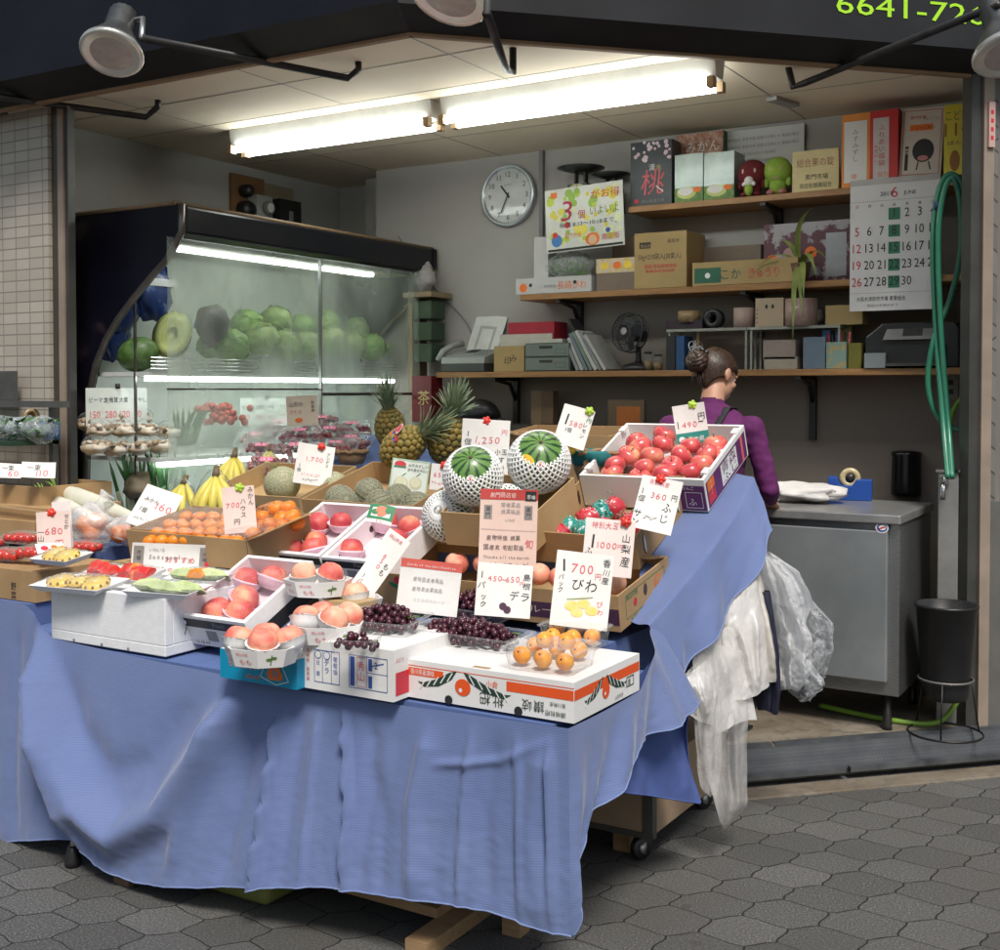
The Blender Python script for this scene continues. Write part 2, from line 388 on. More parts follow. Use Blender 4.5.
# ================================================================ SETTING
w=bpy.data.worlds.new('World'); SC.world=w; w.use_nodes=True
nt=w.node_tree; bg=nt.nodes['Background']; sky=nt.nodes.new('ShaderNodeTexSky'); sky.sky_type='NISHITA'; sky.sun_disc=False
SUN_EL,SUN_AZ=R(55),R(138)     # azimuth measured from +Y towards +X: behind the camera, to its right
sky.sun_elevation=SUN_EL; sky.sun_rotation=SUN_AZ; sky.air_density=1.4; sky.dust_density=3.0
nt.links.new(sky.outputs[0],bg.inputs[0]); bg.inputs[1].default_value=0.10
sl=bpy.data.lights.new('sun','SUN'); sl.energy=3.6; sl.angle=R(16); sl.color=(1,.96,.9)
so=bpy.data.objects.new('sun',sl); COL.objects.link(so)
sd=V((math.sin(SUN_AZ)*math.cos(SUN_EL),math.cos(SUN_AZ)*math.cos(SUN_EL),math.sin(SUN_EL)))
so.rotation_euler=sd.to_track_quat('Z','Y').to_euler(); so.location=(0,0,8)
SC.view_settings.view_transform='Standard'; SC.view_settings.look='None'; SC.view_settings.exposure=0
SC.render.engine='CYCLES'; SC.cycles.use_denoising=True; SC.cycles.max_bounces=8; SC.cycles.transparent_max_bounces=16
SC.cycles.caustics_reflective=False; SC.cycles.caustics_refractive=False; SC.cycles.sample_clamp_indirect=6
ZS=-.1; ZFL=.05
# --- street: interlocking wavy hexagonal pavers
t=NT('paver'); co=t.mapped((1,1,1),rot=(0,0,R(-14)))
wob=t.noise(co,9,2); 
sp=t.node('SeparateXYZ',{0:co})
x=sp.outputs[0]; y=t.math('ADD',sp.outputs[1],t.math('MULTIPLY',t.math('SUBTRACT',wob,.5),.035))
x=t.math('ADD',x,t.math('MULTIPLY',t.math('SINE',t.math('MULTIPLY',y,2*PI/.15)),.013))
Wd,Hd=.225,.15
tri=t.math('SUBTRACT',t.math('PINGPONG',x,Wd/4),Wd/8)      # zigzag of the row joint
sgn=t.math('MULTIPLY',t.math('COSINE',t.math('MULTIPLY',y,PI/Hd)),-1.0)
y2=t.math('ADD',y,t.math('MULTIPLY',t.math('MULTIPLY',t.math('SUBTRACT',t.math('PINGPONG',t.math('ADD',x,0),Wd/2),Wd/4),.56),sgn))
cmb=t.node('CombineXYZ',{0:x,1:y2,2:0}).outputs[0]
br=t.node('TexBrick',{'Vector':cmb,'Color1':(.5,.5,.5),'Color2':(.9,.9,.9),'Mortar':(0,0,0),'Scale':1,'Mortar Size':.0038,'Mortar Smooth':.6,'Brick Width':Wd,'Row Height':Hd},offset=.5,offset_frequency=2)
fine=t.noise(co,150,3,.75); mid=t.noise(co,3.2,4,.6); stain=t.noise(co,1.1,3)
g=t.ramp(fine,[(.38,(.036,.036,.036)),(.50,(.098,.097,.095)),(.60,(.20,.20,.196)),(.70,(.42,.42,.41))])
g2=t.mix(t.math('MULTIPLY',mid,.55),g,(.10,.098,.095))
g2=t.mix(t.ramp(stain,[(.45,(0,0,0)),(.75,(.5,.5,.5))]),g2,(.085,.083,.08))
var=t.node('SeparateColor',{0:br.outputs[0]}).outputs[0]
g3=t.node('Mix',{0:1.0,6:g2},data_type='RGBA',blend_type='MULTIPLY'); t.set(g3.inputs[7],t.node('CombineColor',{0:t.math('ADD',var,.15),1:t.math('ADD',var,.15),2:t.math('ADD',var,.13)}).outputs[0])
gv=t.node('TexVoronoi',{'Vector':co,'Scale':2.6},feature='F1').outputs['Distance']; gum=t.math('LESS_THAN',t.math('ADD',gv,t.math('MULTIPLY',wob,.03)),.062)
dirt=t.ramp(t.noise(co,.7,5,.7),[(.42,(0,0,0)),(.66,(.55,.55,.55))])
jf=t.ramp(br.outputs['Fac'],[(.15,(0,0,0)),(.75,(1,1,1))])
cg=t.mix(dirt,t.mix(t.math('MULTIPLY',gum,.6),g3.outputs[2],(.055,.052,.05)),(.075,.07,.062))
cc=t.mix(jf,cg,(.018,.016,.014))
hh=t.math('SUBTRACT',t.math('MULTIPLY',fine,.12),br.outputs['Fac'])
b=t.bsdf(Base_Color=cc,Roughness=.72,Normal=t.bump(hh,.7,.006)); PAVER=t.done(b)
m=MB(); m.rect(-40,-30,30,40,PAVER,None,ZS); struct(m.build('street'))
# --- shop floor slab with sloped steel step plate
C0=V((-2.606,3.652,0)); PR=V((-.866,5.414,0))            # corner of the opening, right post
cd=(PR-C0).normalized(); cn=V((cd.y,-cd.x,0))              # along and out of the right-hand opening
def conc(name,c1,c2,c3):
    t=NT(name); co=t.coord(); n=t.noise(co,2.6,5,.65,.6); n2=t.noise(co,14,4,.7)
    c=t.mix(t.ramp(n,[(.38,(0,0,0)),(.62,(1,1,1))]),c1,c2); c=t.mix(t.ramp(n2,[(.5,(0,0,0)),(.72,(.8,.8,.8))]),c,c3)
    return t.done(t.bsdf(Base_Color=c,Roughness=t.math('ADD',.45,t.math('MULTIPLY',n,.4)),Normal=t.bump(n2,.35,.004)))
FLOORM=conc('worn_concrete',(.13,.105,.075),(.23,.2,.155),(.06,.05,.04))
LEDGE=conc('ledge_concrete',(.15,.12,.085),(.2,.17,.13),(.09,.08,.065))
e0=C0+cn*.03+cd*(-.1); e1=PR+cn*.03+cd*1.2
m=MB(); poly=[(-7,3.6),(C0.x-.1,3.6),(e0.x,e0.y),(e1.x,e1.y),(1.5,9),(-7,9)]
n=len(poly); m.add([(x,y,z) for z in (ZS,ZFL) for x,y in poly],[tuple(range(n,2*n))]+[(i,(i+1)%n,(i+1)%n+n,i+n) for i in range(n)],FLOORM)
struct(m.build('shop_floor'))
t=NT('step_plate_steel'); co=t.coord(); ch=t.node('TexChecker',{'Vector':t.mapped((1,1,1),rot=(0,0,R(45))),'Scale':95,'Color1':(0,0,0),'Color2':(1,1,1)}).outputs[1]
n=t.noise(co,9,4); c=t.mix(n,(.05,.054,.06),(.12,.127,.135)); c=t.mix(t.math('MULTIPLY',ch,.35),c,(.03,.034,.04))
STEP=t.done(t.bsdf(Base_Color=c,Roughness=.45,Metallic=.35,Normal=t.bump(ch,.5,.004)))
RAIL=mat('step_rail_steel',(.14,.15,.16),(.08,.085,.095),8,.45,metal=.5)
L=(e1-e0).length; F0=frame((e0.x,e0.y,ZS+.03),cd,V((-cn.x,-cn.y,0)),(0,0,1))     # x along, y into the shop
m=MB(); m.add([(0,-.006,.112),(L,-.006,.112),(L,-.045,.012),(0,-.045,.012)],[(0,3,2,1)],STEP)
m.box((0,-.004,.104),(L*.42,.03,.125),RAIL); m.box((L*.424,-.004,.104),(L,.03,.1245),RAIL)
m.box((0,-.068,.002),(L*.5,-.043,.024),RAIL); m.box((L*.505,-.068,.002),(L,-.043,.024),RAIL)
struct(m.build('step',None,F0))
m=MB(); m.box((-.2,-.19,-.05),(L,-.069,-.022),LEDGE); struct(m.build('kerb',None,F0,bevel=.004))
# --- room shell
def plaster(name,a,b_): return mat(name,a,b_,1.3,.8,bump=.1,bscale=160)
WALLM=plaster('grey_wall_paper',(.37,.365,.35),(.31,.305,.295)); CEILM=plaster('ceiling_board',(.86,.75,.58),(.80,.69,.53))
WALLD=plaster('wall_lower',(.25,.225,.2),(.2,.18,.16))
YB=6.1; ZC=2.9
t=NT('back_wall_shade_tint'); co=t.coord(); zz=t.node('SeparateXYZ',{0:co}).outputs[2]; xx=t.node('SeparateXYZ',{0:co}).outputs[0]
g=t.ramp(t.math('ADD',t.math('MULTIPLY',zz,.5),t.math('MULTIPLY',t.math('ADD',xx,2.7),-.07)),[(.80,(.20,.155,.12)),(1.0,(.42,.41,.395))])  # browner down and to the right; shadow is mixed into this wall tint
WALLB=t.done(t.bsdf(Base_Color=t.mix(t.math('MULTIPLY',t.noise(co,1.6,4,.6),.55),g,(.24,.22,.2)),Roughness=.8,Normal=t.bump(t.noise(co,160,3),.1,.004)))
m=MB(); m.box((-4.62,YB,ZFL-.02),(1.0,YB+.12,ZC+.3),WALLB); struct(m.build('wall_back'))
m=MB(); m.box((-5.6,6.5,ZFL-.02),(-4.5,6.6,ZC+.3),WALLM); m.box((-4.62,YB+.121,ZFL-.02),(-4.5,6.5,ZC+.3),WALLM); m.box((-4.86,6.3,ZFL-.02),(-4.623,6.499,ZC+.3),WALLM); struct(m.build('wall_recess'))
m=MB(); m.box((-5.36,3.86,ZFL-.02),(-5.24,6.5,ZC+.3),WALLM); struct(m.build('wall_left'))
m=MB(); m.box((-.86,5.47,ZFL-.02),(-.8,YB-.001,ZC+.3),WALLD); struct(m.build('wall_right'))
m=MB(); pl_=[(-5.24,3.7),(C0.x-.01,3.7),(C0.x+.06,3.68),(PR.x+.05,PR.y+.05),(PR.x+.05,6.6),(-5.24,6.6)]
m.add([(x,y,ZC) for x,y in pl_],[tuple(range(len(pl_)-1,-1,-1))],CEILM)
SEAM=mat('ceiling_seam',(.3,.27,.22))
for X in (-4.6,-3.68,-2.76,-1.84,-.92): m.box((X-.003,3.72 if X<-2.6 else 3.72+(X+2.6)*1.01+.1,ZC-.0015),(X+.003,6.09,ZC-.0005),SEAM)
for Y in (4.15,4.6,5.5): m.box((-5.2,Y-.003,ZC-.0017),(-2.6+ (Y-3.7)*.98,Y+.003,ZC-.0007),SEAM)
struct(m.build('ceiling'))
m=MB(); q_=[(-7,3.7),(C0.x,3.7),(PR.x+.1,PR.y+.1),(1.5,8),(1.5,9),(-7,9)]; n=len(q_); m.add([(x,y,z) for z in (ZC+.02,ZC+.2) for x,y in q_],[tuple(range(n-1,-1,-1)),tuple(range(n,2*n))]+[(i,(i+1)%n,(i+1)%n+n,i+n) for i in range(n)],CEILM); struct(m.build('upper_slab'))
# wooden trim between ceiling and fascia
# --- shutter-box fascia that wraps the corner, with the phone number
NAVY=mat('navy_fascia',(.0045,.0055,.010),(.009,.010,.016),2.5,.55,spec=.22,bump=.03,bscale=30); GREYF=mat('charcoal_fascia',(.012,.0125,.0145),(.02,.021,.024),2.5,.5,spec=.3)
SOFF=mat('fascia_soffit',(.008,.008,.009),(.016,.0155,.0155),4,.6,spec=.3); LIME=mat('lime_lettering',(.38,.72,.02),(.34,.66,.02),rough=.5,emit=.12)
fa=thing('shop_fascia','dark navy shutter-box fascia wrapping the shop corner, with a lime green phone number','fascia',T(0,0,0))
Zf=2.84
def strip(name,pts,m1,dep,zt,parent):
    pass
lx=V((-1,-.012,0)).normalized(); ln=V((.012*-1,-1,0)).normalized()
A=C0.copy(); 
def seg_frame(o,d,nrm): return frame((o.x,o.y,0),d,V((-nrm.x,-nrm.y,0)),(0,0,1))
# left run: outer face stands .34 m in front of the opening line
DEP=.17
mit=(ln+cn); mit=mit/(1+ln.dot(cn))*DEP
oc=C0+mit; ol=C0+lx*5+ln*DEP; orr=C0+cd*4.2+cn*DEP
il=C0+lx*5; ir=C0+cd*4.2
def wallquad(m,a,b_,z0,z1,mm): m.add([(a.x,a.y,z0),(b_.x,b_.y,z0),(b_.x,b_.y,z1),(a.x,a.y,z1)],[(0,1,2,3)],mm)
m=MB(); wallquad(m,ol,oc,Zf+.06,4.2,NAVY); m.build('fascia_panel',fa)
m=MB(); wallquad(m,oc,orr,Zf+.05,4.2,GREYF)
FR=frame((oc.x,oc.y,0),cd,(0,0,1),cn)
def facade_u(px,py):
    P=pl((px,py),oc,cn); q=P-oc; return q.dot(cd),P.z
u0,z0=facade_u(836,9); u1,z1=facade_u(1004,22); 
m.text('6641-7266',u0,z0-.014,.085,LIME,FR,.003,w=u1-u0)
m.build('fascia_panel',fa)
m=MB(); m.add([(p.x,p.y,z) for p,z in ((il,Zf),(C0,Zf),(oc,Zf+.06),(ol,Zf+.06))],[(3,2,1,0)],SOFF); m.add([(p.x,p.y,z) for p,z in ((C0,Zf),(ir,Zf),(orr,Zf+.05),(oc,Zf+.05))],[(3,2,1,0)],SOFF); m.build('soffit',fa)
m=MB()
for a,b_,nn in ((il,C0,ln),(C0,ir,cn)):
    q=frame((a.x,a.y,0),(b_-a).normalized(),V((-nn.x,-nn.y,0)),(0,0,1)); LL=(b_-a).length
    m.box((0,.0,Zf-.012),(LL,.03,Zf+.06),mat('wood_trim',(.33,.2,.11),(.25,.15,.08),5,.6),q)
m.build('trim',fa)
# --- tiled pillar on the left with its steel frame
t=NT('small_tiles'); co=t.mapped((1,1,1),rot=(R(90),0,0)); 
br=t.node('TexBrick',{'Vector':co,'Color1':(.47,.43,.37),'Color2':(.38,.345,.295),'Mortar':(.2,.185,.165),'Scale':1,'Mortar Size':.0035,'Mortar Smooth':.2,'Brick Width':.1,'Row Height':.052},offset=0)
TILE=t.done(t.bsdf(Base_Color=t.mix(t.math('MULTIPLY',t.noise(t.coord(),3,3),.5),br.outputs[0],(.33,.3,.25)),Roughness=.35,Normal=t.bump(t.math('SUBTRACT',1.0,br.outputs[1]),.5,.004)))
pp=thing('tiled_pillar','beige small-tile pillar at the left edge of the shop','pillar')
m=MB(); m.box((-6.2,3.72,ZS),(-4.76,3.782,Zf),TILE); m.build('pillar_face',pp)
m=MB(); m.box((-4.757,3.74,ZS),(-4.712,3.79,Zf),mat('post_bronze',(.1,.085,.07),rough=.4,metal=.5)); m.box((-4.71,3.735,.0),(-4.672,3.785,Zf),mat('post_beige',(.30,.24,.19),(.24,.19,.15),6,.5)); m.box((-4.67,3.745,.0),(-4.648,3.785,Zf),mat('post_grey',(.07,.07,.066),(.05,.05,.047),6,.45,metal=.3)); m.build('steel_frame',pp)
# --- right-hand post and the grey slatted panel beyond it
po=thing('door_post','beige and grey steel post at the right edge of the opening','post')
FP=frame((PR.x,PR.y,0),cd,V((-cn.x,-cn.y,0)),(0,0,1))
m=MB(); m.box((-.015,-.02,ZFL),(.035,.05,Zf),mat('post_beige',(1,1,1)),FP); m.build('post_face',po)
m=MB(); m.box((-.065,-.005,ZFL),(-.017,.06,Zf),mat('post_grey',(1,1,1)),FP); m.build('shutter_guide',po)
P=atY(985,95,PR.y-.04); m=MB(); m.box((.0,-.032,2.53),(.03,-.021,2.72),mat('pink_label',(.6,.4,.36)),FP)
for i in range(4): m.rect(.008,2.56+i*.036,.022,2.578+i*.036,RED,FP@RX(90),.0325)
m.build('label_strip',po)
sw=thing('side_wall','grey horizontal-course wall to the right of the door post','wall')
t=NT('grey_courses'); co=t.mapped((1,1,1),rot=(R(90),0,0)); br=t.node('TexBrick',{'Vector':t.mapped((1,1,1),rot=(R(90),0,R(-45))),'Color1':(.17,.165,.16),'Color2':(.13,.128,.125),'Mortar':(.06,.06,.06),'Scale':1,'Mortar Size':.004,'Brick Width':.6,'Row Height':.075})
COURSE=t.done(t.bsdf(Base_Color=br.outputs[0],Roughness=.6,Normal=t.bump(t.math('SUBTRACT',1.0,br.outputs[1]),.4,.004)))
m=MB(); m.box((.04,.005,ZS),(1.6,.12,Zf),COURSE,FP); m.build('wall_face',sw)
m=MB(); m.box((.037,-.012,ZFL),(.1,.003,1.02),mat('base_panel',(.12,.118,.11)),FP); m.build('base_panel',sw)
# --- floodlights on bent arms
LAMPH=mat('lamp_housing',(.16,.165,.16),(.10,.105,.10),14,.35,metal=.7)
GALV=mat('galvanised',(.42,.43,.42),(.3,.31,.3),9,.38,metal=.85); LENS=mat('ribbed_lens',(.52,.45,.42),(.44,.38,.36),30,.25,bump=.3,bscale=220,coat=.4); RIMM=mat('lamp_rim',(.75,.74,.68),rough=.3,metal=.7)
def spotlamp(P,aim,label,armpts,r=.115,head=True):
    o=thing('spot_lamp',label,'spot lamp',T(P),'spot lamps over the opening')
    arm=[V(p)-P for p in armpts]
    m=MB(); m.tube(arm,.0155,DARKMETAL); m.build('arm',o)
    if head:
        q=V(aim).normalized().to_track_quat('Z','Y').to_matrix().to_4x4()
        m=MB(); m.lathe([(.05,-.215),(.052,-.21),(.055,-.12),(.062,-.1),(.085,-.06),(r*.97,-.015),(r,0),(r,.008)],LAMPH,q,28,lob=lambda a,rr,z:1+(.03*math.copysign(1,math.sin(a*14)) if z<-.115 else 0)); m.build('housing',o)
        m=MB(); m.lathe([(r*.93,.004),(r*1.03,-.006),(r*1.05,.006),(r*.98,.018),(r*.9,.012)],RIMM,q,28); m.build('rim',o)
        m=MB(); m.lathe([(r*.93,.006),(r*.7,.012),(.0,.02)],LENS,q,28); m.build('lens',o)
        m=MB(); m.tube([q@V((.04,0,-.17)),q@V((.085,0,-.18)),arm[0]],.011,GALV); m.build('bracket',o)
    return o
P=atY(112,57,3.12); E=atZ(358,62,ZC); J=atZ(348,78,ZC-.07)
spotlamp(P+V((0,0,.02)),(.22,-.45,-.80),'galvanised spot lamp on a long dark arm at the upper left',[atY(142,38,3.16),J,J+(E-J)*.55+V((.02,.01,0)),E+V((0,0,.01))])
E=atZ(158,100,ZC); J=atZ(146,117,ZC-.07); spotlamp(J,(0,0,-1),'bare dark lamp arm reaching in past the tiled pillar',[atY(-60,84,3.3),atY(0,97,3.5),J,J+(E-J)*.6+V((.02,.01,0)),E+V((0,0,.01))],head=False)
P=atY(450,-6,3.05); E=atZ(513,48,ZC); J=E+V((0,0,-.1))
spotlamp(P,(-.05,-.4,-.8),'spot lamp cut by the top edge above the shop corner',[atY(487,14,3.05),J+V((-.0,-.05,0)),J,E+V((0,0,.01))],r=.125)
P=atY(1008,52,4.4); E=atZ(788,68,ZC); J=E+V((.03,-.02,-.09))
spotlamp(P,(.25,-.3,-.8),'spot lamp at the right edge under the phone number',[atY(1000,4,4.4),J+V((.05,0,.01)),J,E+V((0,0,.01))])
# --- fluorescent fittings
TUBE=mat('lit_tube',(.95,1,.95),rough=.4,emit=18.0)
LH=mat('light_housing',(.6,.6,.58),rough=.4); CAP=mat('tube_holder',(.35,.22,.12),(.5,.35,.2),20,.5)
def fluo(a,b_,label):
    o=thing('fluorescent_light',label,'ceiling light',T(a),'fluorescent lights')
    d=(b_-a); Ln=d.length; q=frame((0,0,0),d.normalized(),V((0,0,1)).cross(d.normalized()),(0,0,1))
    m=MB(); m.prism([(-.06,.098),(.06,.098),(.04,.014),(-.04,.014)],0,Ln,LH,q@RZ(-90)); m.build('light_housing',o)
    for y in (-.055,.055):
        m=MB(); m.tube([(.02,y,-.012),(Ln-.02,y,-.012)],.0165,TUBE,q,12); m.build('tube',o)
        for xx in (-.0,Ln-.03):
            m=MB(); m.box((xx,y-.02,-.032),(xx+.03,y+.02,.012),CAP,q); m.build('tube_holder',o)
a=atZ(236,150,2.80); b1=atZ(447,123,2.80); b2=atZ(720,82,2.80); a.y=b1.y=b2.y=(a.y+b2.y)/2
fluo(a,V((b1.x-.03,b1.y,2.80)),'twin-tube fluorescent light on the ceiling, the left of two'); fluo(V((b1.x+.03,b1.y,2.80)),b2,'twin-tube fluorescent light on the ceiling, the right of two')
P=atZ(783,100,ZC); m=MB(); m.box((-.1,-.03,-.02),(.1,.03,0),mat('hatch_metal',(.4,.4,.38),metal=.3)); tag(m.build('ceiling_hatch',None,T(P)@RZ(75),bevel=.004),'small pale metal hatch rail on the ceiling near the right','hatch')
# ================================================================ STALL: table, cloth, cartons
def slopeplane(Y0,z0,t,h=0):
    n=V((0,-math.sin(R(t)),math.cos(R(t)))); return V((0,Y0,z0))+n*h,n
def slopebox(ftl,ftr,btl,h,Y0=3.1,z0=.62,t=24,depth=None):
    P,n=slopeplane(Y0,z0,t,h); a=pl(ftl,P,n); b_=pl(ftr,P,n); c=pl(btl,P,n)
    return T(a-n*h)@RX(t), b_.x-a.x, depth or (c-a).dot(V((0,n.z,-n.y)))
def inbox(M,px,h):
    n=M.to_3x3()@V((0,0,1)); return pl(px,M@V((0,0,h)),n)
def tray(m,w,d,h,th,outer,inner=None,M=None,front=None):
    inner=inner or outer; f=front if front is not None else h
    m.box((0,0,0),(w,d,th),inner,M)
    m.box((0,0,th),(w,th,f),outer,M); m.box((0,d-th,th),(w,d,h),outer,M)
    m.box((0,th,th),(th,d-th,h),outer,M); m.box((w-th,th,th),(w,d-th,h),outer,M)
    if inner is not outer:
        e=.0012
        m.rect(th,th,w-th,f,inner,M@T(0,th+e,0)@RX(90) if M else T(0,th+e,0)@RX(90)); m.rect(th,th,w-th,h,inner,M@T(0,d-th-e,0)@RX(90) if M else T(0,d-th-e,0)@RX(90))
        for X in (th+e,w-th-e): m.poly([(X,th,th),(X,d-th,th),(X,d-th,h),(X,th,h)],inner,M)
def flap(m,x0,y0,x1,y1,z,th,mm,hinge,ang,M=None):
    """a carton flap lying outwards from one rim; hinge 'f','b','l','r'"""
    pass
# --- cloths -----------------------------------------------------
t=NT('blue_striped_cloth'); co=t.coord(); uv=t.node('UVMap').outputs[0]
sx=t.node('SeparateXYZ',{0:uv}); rib=t.math('SINE',t.math('MULTIPLY',sx.outputs[1],2*PI*150))
rib=t.math('ADD',t.math('MULTIPLY',rib,.5),.5); fade=t.noise(co,3.0,4,.6); thr=t.noise(t.node('Mapping',{'Vector':uv,'Scale':(14,340,1)}).outputs[0],1,3)
c=t.mix(t.math('MULTIPLY',rib,.30),(.105,.150,.315),(.178,.228,.40)); c=t.mix(t.ramp(fade,[(.4,(0,0,0)),(.75,(.45,.45,.45))]),c,(.17,.215,.375)); c=t.mix(t.math('MULTIPLY',thr,.28),c,(.06,.10,.255))
b=t.bsdf(Base_Color=c,Roughness=.85,Sheen_Weight=.25,Normal=t.bump(t.math('ADD',t.math('MULTIPLY',rib,.6),thr),.18,.002))
CLOTH=t.done(b); CLOTHIN=mat('cloth_underside',(.06,.10,.30),(.075,.12,.33),5,.9)
HEM=mat('cloth_hem',(.20,.26,.45),(.15,.205,.39),40,.85)
def lerp_poly(pts,ts,u):
    for i in range(len(ts)-1):
        if u<=ts[i+1] or i==len(ts)-2:
            k=(u-ts[i])/(ts[i+1]-ts[i]); 
            return pts[i].lerp(pts[i+1],max(0,min(1,k)))
def smoothpoly(pts,ts,u,e=.02):
    return (lerp_poly(pts,ts,max(ts[0],u-e))+lerp_poly(pts,ts,u)*2+lerp_poly(pts,ts,min(ts[-1],u+e)))/4
def params(pts):
    L=[0]
    for a,b_ in zip(pts,pts[1:]): L.append(L[-1]+(b_-a).length)
    return [l/L[-1] for l in L]
def segdist(p,poly):
    best=9;side=1;tt=0
    for i,(a,b_) in enumerate(zip(poly,poly[1:])):
        d=b_-a; k=max(0,min(1,(p-a).dot(d)/d.length_squared)); q=a+d*k; l=(p-q).length
        if l<best: best=l; side=1 if d.x*(p-q).y-d.y*(p-q).x>0 else -1; tt=(i+k)/(len(poly)-1)
    return best,side,tt
LASTCOL=[]
def drape(name,top,bot,nrm,folds=(),nu=90,nv=46,tt=None,tb=None,axes=None,wob=.006,hem=True,parent=None,M=None,seed=0,gather=None,join=None):
    """cloth lofted between two edges; folds: (polyline of px in the picture's own cloth plane, height, width, sharp)"""
    tt=tt or params(top); tb=tb or params(bot); m=MB(); uvs=[]
    ax,ay=axes; 
    def base(u,v): return smoothpoly(top,tt,u).lerp(smoothpoly(bot,tb,u),v)
    def pt(u,v):
        p=base(u,v); q=V((p.dot(ax),p.dot(ay))); d=0
        for poly,hgt,wd,sharp in folds:
            l,side,s=segdist(q,poly); wds=wd*(sharp if side<0 else 1); en=min(1,max(0,s)*6,(1-s)*6+.35)
            d+=1.15*hgt*math.exp(-(l/wds)**2)*en*(.45 if hgt<0 else 1)
        d+=.0014*v*abs(mnoise.noise(V((q.x*24+q.y*9+seed,q.y*30-q.x*7,seed+5))))*3+.0035*mnoise.noise(V((q.x*34,q.y*11,seed+8)))*v
        d+=wob*v*(mnoise.noise(V((q.x*5+seed,q.y*2.2,seed)))+.5*mnoise.noise(V((q.x*13,q.y*6,seed+3))))*2
        if gather: d+=gather(u,v)
        return p+nrm*(d*min(1,v*5))
    vs=[pt(i/nu,j/nv) for j in range(nv+1) for i in range(nu+1)]
    if join:
        for j in range(nv+1):
            t_=j/nv*(len(join)-1); k=min(int(t_),len(join)-2); q=join[k].lerp(join[k+1],t_-k); dlt=q-vs[j*(nu+1)]
            for i in range(nu+1): vs[j*(nu+1)+i]=vs[j*(nu+1)+i]+dlt*max(0,1-i/nu*3.5)**2
    LASTCOL[:]=[vs[j*(nu+1)+nu].copy() for j in range(nv+1)]
    m.add(vs,[(j*(nu+1)+i,j*(nu+1)+i+1,(j+1)*(nu+1)+i+1,(j+1)*(nu+1)+i) for j in range(nv) for i in range(nu)],CLOTH,None,True)
    if hem: m.tube([vs[nv*(nu+1)+i]-V((0,0,.0)) for i in range(nu+1)],.0026,HEM,seg=6)
    o=m.build(name,parent); ul=o.data.uv_layers.new(name='UVMap')
    for lp in o.data.loops:
        p=V(m.v[lp.vertex_index]); ul.data[lp.index].uv=(p.dot(ax),p.dot(ay))
    return o
YF=2.715
def fpx(*pts): return [atY(x,y,YF) for x,y in pts]
def f2(*pts): return [V((p.x,p.z)) for p in fpx(*pts)]
top=fpx((-70,588),(0,598),(34,603),(42,636),(160,662),(300,690),(400,705),(572,729)); 
bot=fpx((-70,838),(0,839),(52,833),(98,829),(128,852),(165,868),(232,872),(300,873),(345,873),(372,880),(430,889),(478,899),(512,907),(540,924),(577,937))
for p in top: p.z=min(p.z,.74)
bot=[p+V((0,o,0)) for p,o in zip(bot,(-.03,-.05,-.08,-.10,-.13,-.14,-.14,-.13,-.11,-.10,-.08,-.06,-.05,-.03,-.01))]
tb=[0,.13,.21,.27,.33,.40,.50,.58,.64,.69,.77,.85,.90,.95,1.0]
tt_=[0,.13,.20,.22,.40,.60,.75,1.0]
folds=[(f2((36,606),(52,680),(75,760),(104,826)),.075,.055,.35),
 (f2((45,640),(75,730),(110,795),(150,822),(190,800),(222,740),(240,690)),.075,.05,1.3),
 (f2((60,660),(90,730),(130,770),(165,760),(200,700)),-.045,.06,1),
 (f2((243,676),(225,760),(200,862)),.03,.04,1),(f2((287,692),(286,780),(283,878)),.05,.016,.3),(f2((305,692),(306,780),(308,878)),-.03,.03,1),(f2((262,690),(258,780),(250,870)),-.03,.03,1),
 (f2((344,700),(352,740),(361,800),(364,880)),.034,.011,.35),(f2((374,706),(380,790),(378,884)),-.03,.025,1),(f2((378,760),(395,820),(400,885)),-.02,.03,1),(f2((430,715),(421,800),(428,888)),.02,.04,.5),(f2((545,730),(535,830),(545,925)),.018,.035,1),(f2((500,722),(490,800),(500,905)),-.02,.03,1),
 (f2((320,700),(322,780),(326,878)),.014,.012,.6),(f2((472,715),(468,800),(470,900)),.012,.016,.4),(f2((405,710),(398,790),(392,885)),-.012,.03,1),(f2((515,722),(521,800),(528,915)),.012,.016,.4),(f2((548,728),(552,820),(556,930)),.02,.012,.4),(f2((560,735),(500,760),(440,762)),.010,.014,.7),(f2((20,600),(22,720),(30,835)),-.025,.03,1),(f2((-10,600),(-6,720),(-4,835)),.03,.035,1)]
cl=drape('tablecloth',top,bot,V((0,-1,0)),folds,230,80,tt_,tb,(V((1,0,0)),V((0,0,1))),wob=.006)
tag(cl,'blue ribbed cloth hanging in folds down the front of the stall','tablecloth')
# right-hand side cloths: the stall's end runs back along Y
XR=-1.43
def spx(X,*pts): return [atX(x,y,X) for x,y in pts]
axs=(V((0,1,0)),V((0,0,1)))
JOIN=list(LASTCOL); corner=bot[-1].copy(); ctop=top[-1].copy()
top=[ctop,V((XR,3.15,.622)),V((XR-.03,3.33,.70)),V((XR-.10,3.44,.735)),V((XR-.12,3.52,.765))]
bot=[corner]+spx(XR+.03,(581,895),(592,842),(600,815),(622,782),(642,748),(676,723),(699,699))
def ga(u,v): return .022*v*math.sin(u*15+1.0)+.012*v*math.sin(u*34)
c2=drape('tablecloth',top,bot,V((1,0,0)),[],90,44,None,None,axs,wob=.012,seed=5,gather=ga,join=JOIN)
tag(c2,'blue ribbed cloth hanging from the right end of the stall in a stepped hem','tablecloth')
top=[V((XR-.03,2.95,.6)),V((XR-.06,3.3,.64)),V((XR-.10,3.52,.66))]
bot=spx(XR-.02,(600,788),(628,793),(664,798),(697,803),(694,770),(684,715))
c3=drape('tablecloth',top,bot,V((1,0,0)),[],60,36,None,None,axs,wob=.012,seed=9,gather=lambda u,v:.02*v*math.sin(u*13))
